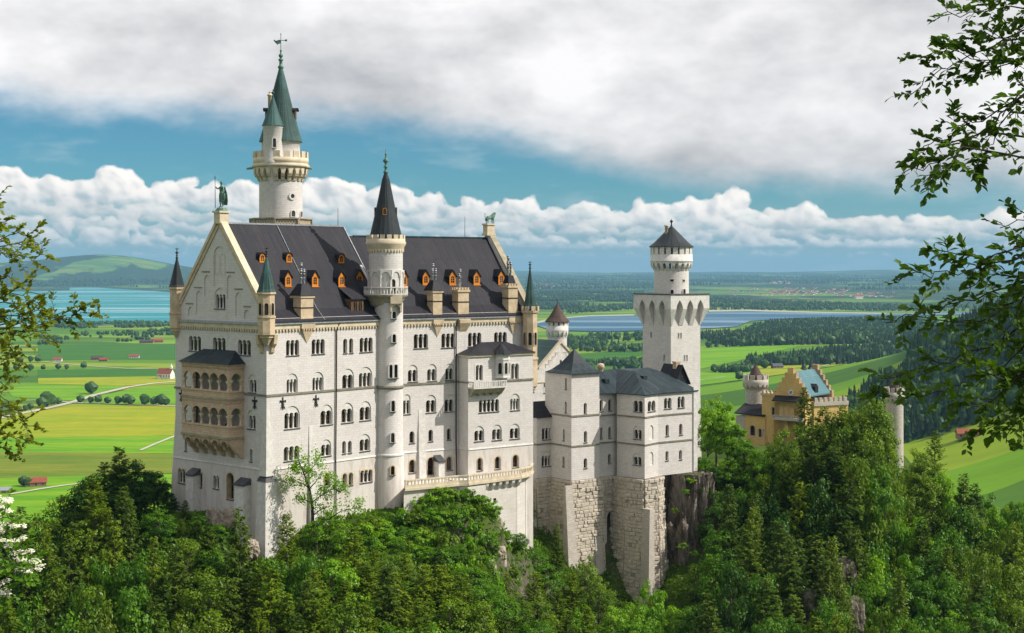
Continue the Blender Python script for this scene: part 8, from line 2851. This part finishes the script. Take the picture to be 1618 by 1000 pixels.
# the thin half-bare tree standing against the long wall
def slim_tree():
    Y = 220.5
    f_ = lambda px, py, dy=0.0: tuple(px2(px, py, Y + dy))
    base = px2(494, 835, Y)
    o = thing('slim_tree', 'thin sparse young tree with dark trunk leaning before the sunlit wall', 'tree', (base.x, base.y, float(terrain(base.x, Y))))
    mb = MB()
    mb.tube([f_(494, 850), f_(494, 815), f_(493, 795), f_(489, 772), f_(481, 750), f_(474, 733), f_(470, 722)], [0.30, 0.26, 0.23, 0.18, 0.12, 0.07, 0.03], 7)
    br = [((493, 795), (500, 788), (512, 780), (526, 772), (532, 760)), ((489, 772), (480, 765), (468, 760), (458, 753)), ((481, 750), (490, 742), (500, 732), (503, 722)), ((512, 780), (520, 768), (518, 752)), ((494, 815), (505, 806), (520, 800)),
          ((494, 825), (520, 820), (538, 808), (560, 803), (570, 800)), ((474, 733), (466, 735), (462, 742)), ((489, 772), (500, 760), (508, 745)), ((493, 795), (482, 790), (472, 786)), ((526, 772), (538, 776), (546, 774))]
    tips = []
    for i, q in enumerate(br):
        dy = rt_.uniform(-1.5, 1.5)
        pts = [f_(p[0], p[1], dy * k / (len(q) - 1)) for k, p in enumerate(q)]
        mb.tube(pts, [0.11 * (1 - 0.75 * k / (len(q) - 1)) for k in range(len(q))], 5)
        tips += pts[1:]
    build(mb, 'trunk', ['bark_dark'], o)
    tips += [f_(*q) for q in ((470, 722), (474, 733), (481, 750), (478, 726))]
    r = np.random.default_rng(8)
    C = []
    for p in tips:
        for _ in range(5):
            c_ = np.array(p) + r.normal(size=3) * 0.60
            n_ = int(r.integers(12, 30))
            C.append(c_ + r.normal(size=(n_, 3)) * 0.36)
    C = np.concatenate(C)
    N = rnd_dirs(r, len(C)) + np.array([0, 0, 0.6])
    V, F = kites(C - np.array(o.location), np.cross(N, rnd_dirs(r, len(C))), N, 0.34 * r.uniform(0.7, 1.3, len(C)), 0.24)
    np_mesh('crown', V, F, [LEAF['bright']], o)
slim_tree()

# undergrowth: low leaves, grass and ferns over the whole slope
r = np.random.default_rng(19)
n_ = 52000
X = r.uniform(-95, 125, n_); Y = r.uniform(196, 305, n_)
Z = terrain(X, Y)
k_ = (Z > 105)
for fr, a, b_, dep in ((S1, -1.5, 26, 26), (S2, -1, 30, 24), (RC, 2, 24, 16)):
    sx_ = (X - fr.ox) * fr.dx + (Y - fr.oy) * fr.dy; dx2 = (X - fr.ox) * fr.nx + (Y - fr.oy) * fr.ny
    k_ &= ~((sx_ > a) & (sx_ < b_) & (dx2 < 0.5) & (dx2 > -dep))
X, Y, Z = X[k_], Y[k_], Z[k_]
m8 = 7
C = np.repeat(np.stack([X, Y, Z], 1), m8, 0)
C = C + r.normal(size=C.shape) * np.array([0.45, 0.45, 0.12]) + np.array([0, 0, 0.28])
D = rnd_dirs(r, len(C)) * np.array([0.7, 0.7, 0.3]) + np.array([0, 0, 0.65])
N = rnd_dirs(r, len(C)) + np.array([0, -0.3, 0.6])
V, F = kites(C, D, N, r.uniform(0.35, 0.95, len(C)), r.uniform(0.18, 0.42, len(C)))
tag(np_mesh('undergrowth', V, F, [leaf_mat('low_green_growth', (0.045, 0.115, 0.006), (0.170, 0.300, 0.014), 0.3)]), kind='stuff')

# bare rock under the right end of the bower, and smaller outcrops
m_, t, b = new_mat('dark_stained_rock')
oc = objco(t)
x, y, z = t.sep(oc)
st_ = t.noise(t.xyz(t.m('MULTIPLY', x, 0.9), t.m('MULTIPLY', y, 0.9), t.m('MULTIPLY', z, 0.16)), 1.0, 6, 0.65)
n2 = t.noise(oc, 0.5, 6, 0.6)
col = t.ramp(st_, [(0.30, (0.035, 0.027, 0.022)), (0.44, (0.10, 0.078, 0.060)), (0.55, (0.24, 0.20, 0.165)), (0.72, (0.40, 0.36, 0.31))])
nzz = t.sep(t.n('ShaderNodeNewGeometry').outputs['Normal'])[2]
col = t.mix(t.m('MULTIPLY', t.step(nzz, 0.35, 0.7), t.step(n2, 0.42, 0.55)), col, (0.06, 0.10, 0.015))
t.put(b.inputs['Base Color'], col)
b.inputs['Roughness'].default_value = 0.9
bump(t, b, t.m('ADD', st_, t.noise(oc, 1.6, 7, 0.7)), 1.0, 0.6)
M['dark_rock'] = m_
m_, t, b = new_mat('pale_limestone_rock')
n2 = t.noise(objco(t), 0.9, 6, 0.65)
t.put(b.inputs['Base Color'], t.ramp(n2, [(0.3, (0.14, 0.11, 0.085)), (0.55, (0.40, 0.34, 0.27)), (0.75, (0.55, 0.49, 0.41))]))
b.inputs['Roughness'].default_value = 0.9
bump(t, b, n2, 0.8, 0.3)
M['pale_rock'] = m_


def rock(name, c_, size, seed, mat, label, top=None, sub=5, rough=0.28, sq=0.75):
    bm = bmesh.new()
    bmesh.ops.create_icosphere(bm, subdivisions=sub, radius=1.0)
    v = np.array([p.co[:] for p in bm.verts]); f = np.array([[q.index for q in fc.verts] for fc in bm.faces])
    bm.free()
    s3 = np.sign(v) * np.abs(v) ** sq
    w3 = s3 * np.array(size)
    a = fbm(w3[:, 0] * 0.30 + w3[:, 1] * 0.2 + seed, w3[:, 2] * 0.13 + seed, 6, 0.6, seed)
    a2 = fbm(w3[:, 0] * 0.9 + seed, w3[:, 1] * 0.9 + w3[:, 2] * 0.9, 6, 0.7, seed + 5)
    ridge = np.abs(a) * 1.6 - 0.25
    w3 = w3 * (1 + rough * ridge[:, None] + rough * 0.45 * a2[:, None])
    P = w3 + np.array(c_)
    if top is not None:
        P[:, 2] = np.minimum(P[:, 2], top + 0.4 * a2)
    o = np_mesh(name, P, f, [mat])
    return tag(o, label, 'rock')
rock('rock_cliff', (34.0, 280.6, 126), (6.3, 5.8, 30), 3, 'dark_rock', 'tall dark stained rock cliff under the right end of the white building', top=150.15, sub=6, rough=0.42, sq=0.86)
rock('rock_ledge', (36.5, 272.5, 118), (4.2, 3.6, 17), 9, 'dark_rock', 'lower dark rock ledge in front of the tall cliff', top=131.5)
p = px2(352, 838, 223.5)
rock('rock_outcrop', p, (2.6, 1.3, 3.0), 12, 'pale_rock', 'pinkish rubble outcrop at the foot of the shaded gabled wall', sub=6, rough=0.75)
p = px2(395, 868, 217.2)
rock('rock_outcrop', p, (1.4, 1.2, 1.6), 14, 'pale_rock', 'small pale rock beside the corner pier', sub=5, rough=0.7)
for i, (px, py, Y, s_) in enumerate(((788, 838, 240.5, 1.5), (782, 862, 237.5, 1.7), (790, 890, 235.5, 1.9), (776, 905, 232, 1.5))):
    p = px2(px, py, Y)
    rock('rock_outcrop', p, (s_ * 0.6, s_ * 0.7, s_ * 1.5), 20 + i, 'pale_rock', ['topmost', 'second', 'third', 'lowest'][i] + ' pale rock in the gully right of the knoll', sub=4, rough=0.4)
for i, (px, py, Y, s_) in enumerate(((1330, 915, 256, 2.6), (1285, 965, 248, 2.4), (1345, 975, 248, 2.4))):
    p = px2(px, py, Y)
    rock('rock_outcrop', p, (s_, s_ * 0.8, s_ * 1.5), 40 + i, 'dark_rock', ['upper', 'lower left', 'lower right'][i] + ' grey rock face among the trees below the gatehouse', sub=4, rough=0.35)


# ------------------------------------------------------------------ branches close to the viewpoint
def leafy(name, label, trunk, limbs, Y, leaf_len, mat, per, twig, bark, seed, spread, extra=None, flowers=None, cat='tree', blob=None, shape=0.62, sag=0.0):
    """tree whose trunk stands outside the picture and whose limbs reach into it"""
    r = np.random.default_rng(seed)
    base = Vector(trunk[0])
    o = thing(name, label, cat, base)
    mb = MB()
    mb.tube([trunk[0], (Vector(trunk[0]) * 0.5 + Vector(trunk[1]) * 0.5) + Vector((0.1, 0.05, 0)), trunk[1]], [trunk[2], trunk[2] * 0.8, trunk[2] * 0.35], 8)
    build(mb, 'trunk', [bark], o)
    C, Dv, Nv = [], [], []
    for li, lb in enumerate(limbs):
        dep = r.uniform(-0.06, 0.06) * Y
        pts = []
        for k, (px, py) in enumerate(lb):
            pts.append(px2(px, py, Y + dep * (0.3 + 0.7 * k / len(lb)) + r.normal() * 0.006 * Y))
        st_ = Vector(trunk[0]).lerp(Vector(trunk[1]), min(0.98, max(0.25, (pts[0].z - trunk[0][2]) / max(0.1, trunk[1][2] - trunk[0][2]) - 0.04)))
        allp = [st_, st_.lerp(pts[0], 0.5) + Vector((0, 0, 0.04 * Y * 0.1))] + pts
        fine = []
        for i in range(len(allp) - 1):
            for q in range(4):
                fine.append(allp[i].lerp(allp[i + 1], q / 4) + Vector(r.normal(size=3) * 0.0012 * Y))
        fine.append(allp[-1])
        bm_ = MB()
        nf = len(fine)
        bm_.tube(fine, [max(twig, twig * 3.4 * (1 - i / nf)) for i in range(nf)], 5)
        # twigs with leaves, alternating along the limb
        i0_ = 8
        ln_tot = sum((fine[i + 1] - fine[i]).length for i in range(i0_ - 2, nf - 1))
        cnt = max(4, int(ln_tot / (spread * 0.42)))
        for k in range(cnt):
            u = (k + r.uniform(0, 1)) / cnt
            fi = i0_ - 2 + u * (nf - 1 - i0_ + 2) * 0.999
            i = int(fi)
            p = fine[i].lerp(fine[min(i + 1, nf - 1)], fi - i)
            d = (fine[min(i + 1, nf - 1)] - fine[max(i - 1, 0)]).normalized()
            sd = 1 if k % 2 else -1
            side = d.cross(Vector((0, -1, 0))).normalized() * sd
            tl = spread * r.uniform(0.45, 1.25) * (1.05 - 0.5 * u)
            dirn = (d * r.uniform(0.5, 1.0) + side * r.uniform(0.35, 0.95) + Vector(r.normal(size=3) * 0.25) + Vector((0, 0, -sag))).normalized()
            mid = p + dirn * tl * 0.5 + Vector(r.normal(size=3) * tl * 0.06)
            end = p + dirn * tl + Vector((0, 0, -0.12 * tl))
            bm_.tube([p, mid, end], [twig * 0.8, twig * 0.55, twig * 0.25], 4, cap=False)
            nl = int(per * r.uniform(0.7, 1.3))
            for q in range(nl):
                uu = (q + 0.6) / nl
                lp_ = p.lerp(mid, uu * 2) if uu < 0.5 else mid.lerp(end, uu * 2 - 1)
                s2 = dirn.cross(Vector((0, 0, 1))).normalized() * (1 if q % 2 else -1)
                ld = (dirn * 0.6 + s2 * r.uniform(0.4, 1.0) + Vector(r.normal(size=3) * 0.3)).normalized()
                C.append(np.array(lp_ + ld * leaf_len * 0.55)); Dv.append(np.array(ld)); Nv.append(np.array([r.normal() * 0.55, -0.25 + r.normal() * 0.55, 1.0]))
        build(bm_, 'branch', [bark], o)
    if blob is not None:                     # unseen rest of the crown; the beech's is added to shade its branches
        for (bx, by, bz, br_, nl) in blob:
            dd = rnd_dirs(r, nl)
            pos = np.array([bx, by, bz]) + dd * r.uniform(0.3, 1, (nl, 1)) ** 0.4 * br_
            C += list(pos); Dv += list(rnd_dirs(r, nl)); Nv += list(rnd_dirs(r, nl) * 0.6 + np.array([0, 0, 1.0]))
    C, Dv, Nv = np.array(C), np.array(Dv), np.array(Nv)
    # each leaf: pointed oval folded along its midrib
    n = len(C)
    L_ = leaf_len * r.uniform(0.7, 1.25, (n, 1)); Wd = L_ * shape
    Dv = Dv / np.linalg.norm(Dv, axis=1, keepdims=True)
    S_ = np.cross(Dv, Nv); S_ /= np.maximum(np.linalg.norm(S_, axis=1, keepdims=True), 1e-6)
    U_ = np.cross(S_, Dv)
    def P_(a, s_, h_): return C + Dv * L_ * a + S_ * Wd * s_ + U_ * L_ * h_
    V = np.stack([P_(-.5, 0, 0), P_(-.22, .40, .06), P_(.10, .46, .07), P_(.5, 0, -.06), P_(.10, -.46, .07), P_(-.22, -.40, .06), P_(-.05, 0, 0)], 1)
    b6 = (np.arange(n) * 7)[:, None]
    F = np.concatenate([b6 + np.array([[0, 1, 6, 5]]) * 0 + np.array([[0, 1, 2, 6]]), b6 + np.array([[6, 2, 3, 3]])[:, :4], b6 + np.array([[0, 6, 4, 5]]), b6 + np.array([[6, 3, 4, 4]])], 0)
    tri = np.concatenate([b6 + np.array([[0, 1, 2]]), b6 + np.array([[0, 2, 6]]), b6 + np.array([[6, 2, 3]]), b6 + np.array([[0, 6, 4]]), b6 + np.array([[0, 4, 5]]), b6 + np.array([[6, 3, 4]])], 0)
    np_mesh('crown', V.reshape(-1, 3) - np.array(base), tri, [mat], o)
    if flowers is not None:
        fc_, fr_, fm = flowers
        P3, F3 = [], []
        k0 = 0
        for px, py, dep in fc_:
            c_ = np.array(px2(px, py, Y + dep))
            nfl = 42
            dd = rnd_dirs(r, nfl)
            pos = c_ + dd * np.array([1, 1, 0.45]) * fr_ * r.uniform(0.3, 1, (nfl, 1)) + np.array([0, 0, fr_ * 0.25])
            nrm = dd * 0.5 + np.array([0, -0.3, 1.0])
            v_, f_ = kites(pos, np.cross(nrm, rnd_dirs(r, nfl)), nrm, fr_ * 0.42, fr_ * 0.36)
            P3.append(v_); F3.append(f_ + k0); k0 += len(v_)
        np_mesh('blossom', np.concatenate(P3) - np.array(base), np.concatenate(F3), [fm], o)
    return o


beech_leaf = leaf_mat('beech_leaves', (0.016, 0.045, 0.005), (0.085, 0.170, 0.012), 0.45, isl=0.7)
RB = [((1660, 45), (1600, 62), (1545, 85), (1500, 100), (1465, 122), (1432, 158)), ((1660, 10), (1600, 14), (1545, 22), (1488, 22)), ((1660, 70), (1610, 95), (1560, 98), (1500, 78), (1450, 95)), ((1660, 30), (1590, 55), (1520, 62), (1478, 72)),
      ((1660, 90), (1600, 100), (1550, 112), (1530, 115)), ((1640, -30), (1590, -5), (1550, 18)), ((1660, 20), (1618, 40), (1580, 80)),
      ((1660, 125), (1618, 150), (1590, 175), (1555, 205), (1520, 230), (1480, 258), (1425, 274)), ((1618, 150), (1560, 185), (1520, 195), (1490, 192)), ((1590, 175), (1570, 225), (1545, 255)), ((1555, 205), (1500, 225), (1460, 230), (1440, 245)), ((1520, 230), (1500, 265), (1470, 285)),
      ((1660, 345), (1618, 350), (1580, 360)), ((1660, 370), (1600, 395), (1545, 405), (1500, 400), (1470, 395)), ((1660, 390), (1600, 410), (1540, 425), (1480, 432), (1440, 432)), ((1660, 420), (1600, 450), (1540, 470), (1480, 490), (1440, 492), (1400, 510)),
      ((1660, 450), (1600, 480), (1550, 505), (1500, 510), (1450, 500)), ((1660, 480), (1610, 520), (1560, 545), (1500, 570), (1450, 580), (1400, 600), (1375, 630)), ((1660, 500), (1620, 550), (1580, 580), (1530, 600), (1480, 620), (1430, 625)),
      ((1660, 540), (1620, 580), (1590, 620), (1550, 640), (1500, 640)), ((1660, 560), (1625, 610), (1600, 660), (1590, 700)), ((1660, 580), (1600, 600), (1560, 590), (1520, 560)), ((1660, 400), (1625, 440), (1605, 500), (1580, 540)), ((1660, 610), (1620, 640), (1570, 660), (1545, 680)),
      ((1660, 430), (1620, 430), (1570, 440), (1530, 455))]
leafy('beech_tree', 'dark beech branches with pointed leaves reaching in from the right edge', ((6.9, 12.2, float(terrain(6.9, 12.2)) - 0.3), (6.4, 12.0, 196.0), 0.24), RB, 12.0, 0.086, beech_leaf, 11, 0.0042, 'bark_dark', 4, 0.31,
      blob=[(6.5, 11.5, 189.5, 1.6, 1500), (6.8, 12.5, 191.5, 1.7, 1600), (8.3, 11.5, 190.5, 1.7, 1500), (8.4, 11.3, 192.8, 1.7, 1400), (6.0, 10.6, 187.8, 1.2, 700), (7.0, 12.4, 187.6, 1.4, 900)])
maple_leaf = leaf_mat('yellow_green_leaves', (0.060, 0.095, 0.006), (0.230, 0.280, 0.018), 0.45, isl=0.7)
LB = [((-50, 330), (-10, 330), (5, 325)), ((-50, 345), (-10, 352), (10, 350)), ((-50, 400), (0, 390), (35, 382), (70, 382)), ((-50, 410), (0, 402), (40, 405), (70, 402)), ((-50, 375), (-10, 370), (10, 362)), ((-50, 395), (0, 380), (30, 372), (50, 372)),
      ((-50, 450), (0, 440), (20, 432)), ((-50, 475), (0, 465), (35, 462), (65, 465)), ((-50, 490), (0, 478), (40, 480), (68, 475)), ((-50, 510), (0, 500), (40, 495), (70, 490)), ((-50, 520), (20, 508), (70, 502), (110, 492), (130, 478)), ((-50, 525), (30, 515), (90, 505), (130, 498), (158, 490)),
      ((-50, 540), (0, 530), (40, 522), (80, 522)), ((-50, 560), (0, 550), (30, 545)), ((-50, 575), (0, 570), (20, 560)), ((-50, 610), (0, 600), (20, 612)), ((-50, 650), (0, 655), (30, 665), (55, 672)), ((-50, 670), (0, 678), (25, 690), (50, 700)), ((-50, 640), (0, 640), (30, 650)), ((-50, 690), (-10, 700), (8, 706)), ((-50, 620), (-5, 625), (15, 635)),
      ((-50, 500), (10, 492), (50, 510)), ((-50, 530), (10, 525), (35, 535))]
leafy('maple_tree', 'yellow-green leafy branches reaching in from the left edge', ((-12.6, 27.5, float(terrain(-12.6, 27.5)) - 0.3), (-12.2, 28.0, 197.0), 0.3), LB, 28.0, 0.115, maple_leaf, 14, 0.008, 'bark_dark', 6, 0.62, shape=0.8,
      blob=[(-12.8, 28, 190, 2.0, 1200), (-13, 28.5, 187.5, 2.0, 1200), (-12.8, 27.5, 193, 2.0, 900)])
blossom = noisy_mat('cream_blossom', (0.74, 0.74, 0.56), (0.62, 0.64, 0.44), 8.0, 0.8)
rr = random.Random(5)
FB, fl = [], []
for k in range(34):
    py = rr.uniform(785, 945)
    xm = line(py, ((780, 8), (805, 20), (830, 34), (860, 42), (890, 66), (905, 60), (915, 12), (945, 14)))
    px = rr.uniform(-40, xm)
    fl.append((px, py, rr.uniform(-0.6, 0.6)))
for py in (795, 815, 835, 855, 872, 888, 900, 925, 940):
    xm = line(py, ((780, 8), (805, 20), (830, 34), (860, 42), (890, 66), (905, 60), (915, 12), (945, 14)))
    FB.append(((-60, py + 18), (-30, py + 10), (xm * 0.4, py + 4), (xm - 6, py)))
    for q in range(4):
        fl.append((xm - 3 - q * 12 + rr.uniform(-4, 4), py - 2 + rr.uniform(-6, 6), rr.uniform(-0.5, 0.5)))
leafy('blossom_tree', 'shrub with flat creamy white flower heads at the lower left edge', ((-9.6, 22.2, float(terrain(-9.6, 22.2)) - 0.3), (-9.4, 22.0, 187.0), 0.16), FB, 22.0, 0.10, LEAF['green'], 9, 0.006, 'bark', 9, 0.42,
      flowers=(fl, 0.085, blossom), cat='shrub')

# ------------------------------------------------------------------ the air between here and the horizon
m_ = bpy.data.materials.new('valley_air')
m_.use_nodes = True
t = NT(m_.node_tree)
out = t.n('ShaderNodeOutputMaterial')
pv = t.n('ShaderNodeVolumePrincipled')
pv.inputs['Color'].default_value = (0.30, 0.62, 0.88, 1)
pv.inputs['Density'].default_value = HAZE
pv.inputs['Anisotropy'].default_value = 0.0
t.t.links.new(pv.outputs[0], out.inputs['Volume'])
mb = MB()
x0, x1, y0, y1, z0, z1 = -32000, 32000, -32000, 32000, float(vs_min) - 1.0, 400.0
mb.box8([(x0, y0, z0), (x1, y0, z0), (x1, y1, z0), (x0, y1, z0), (x0, y0, z1), (x1, y0, z1), (x1, y1, z1), (x0, y1, z1)])
hz = build(mb, 'haze', m_)
tag(hz, kind='stuff')
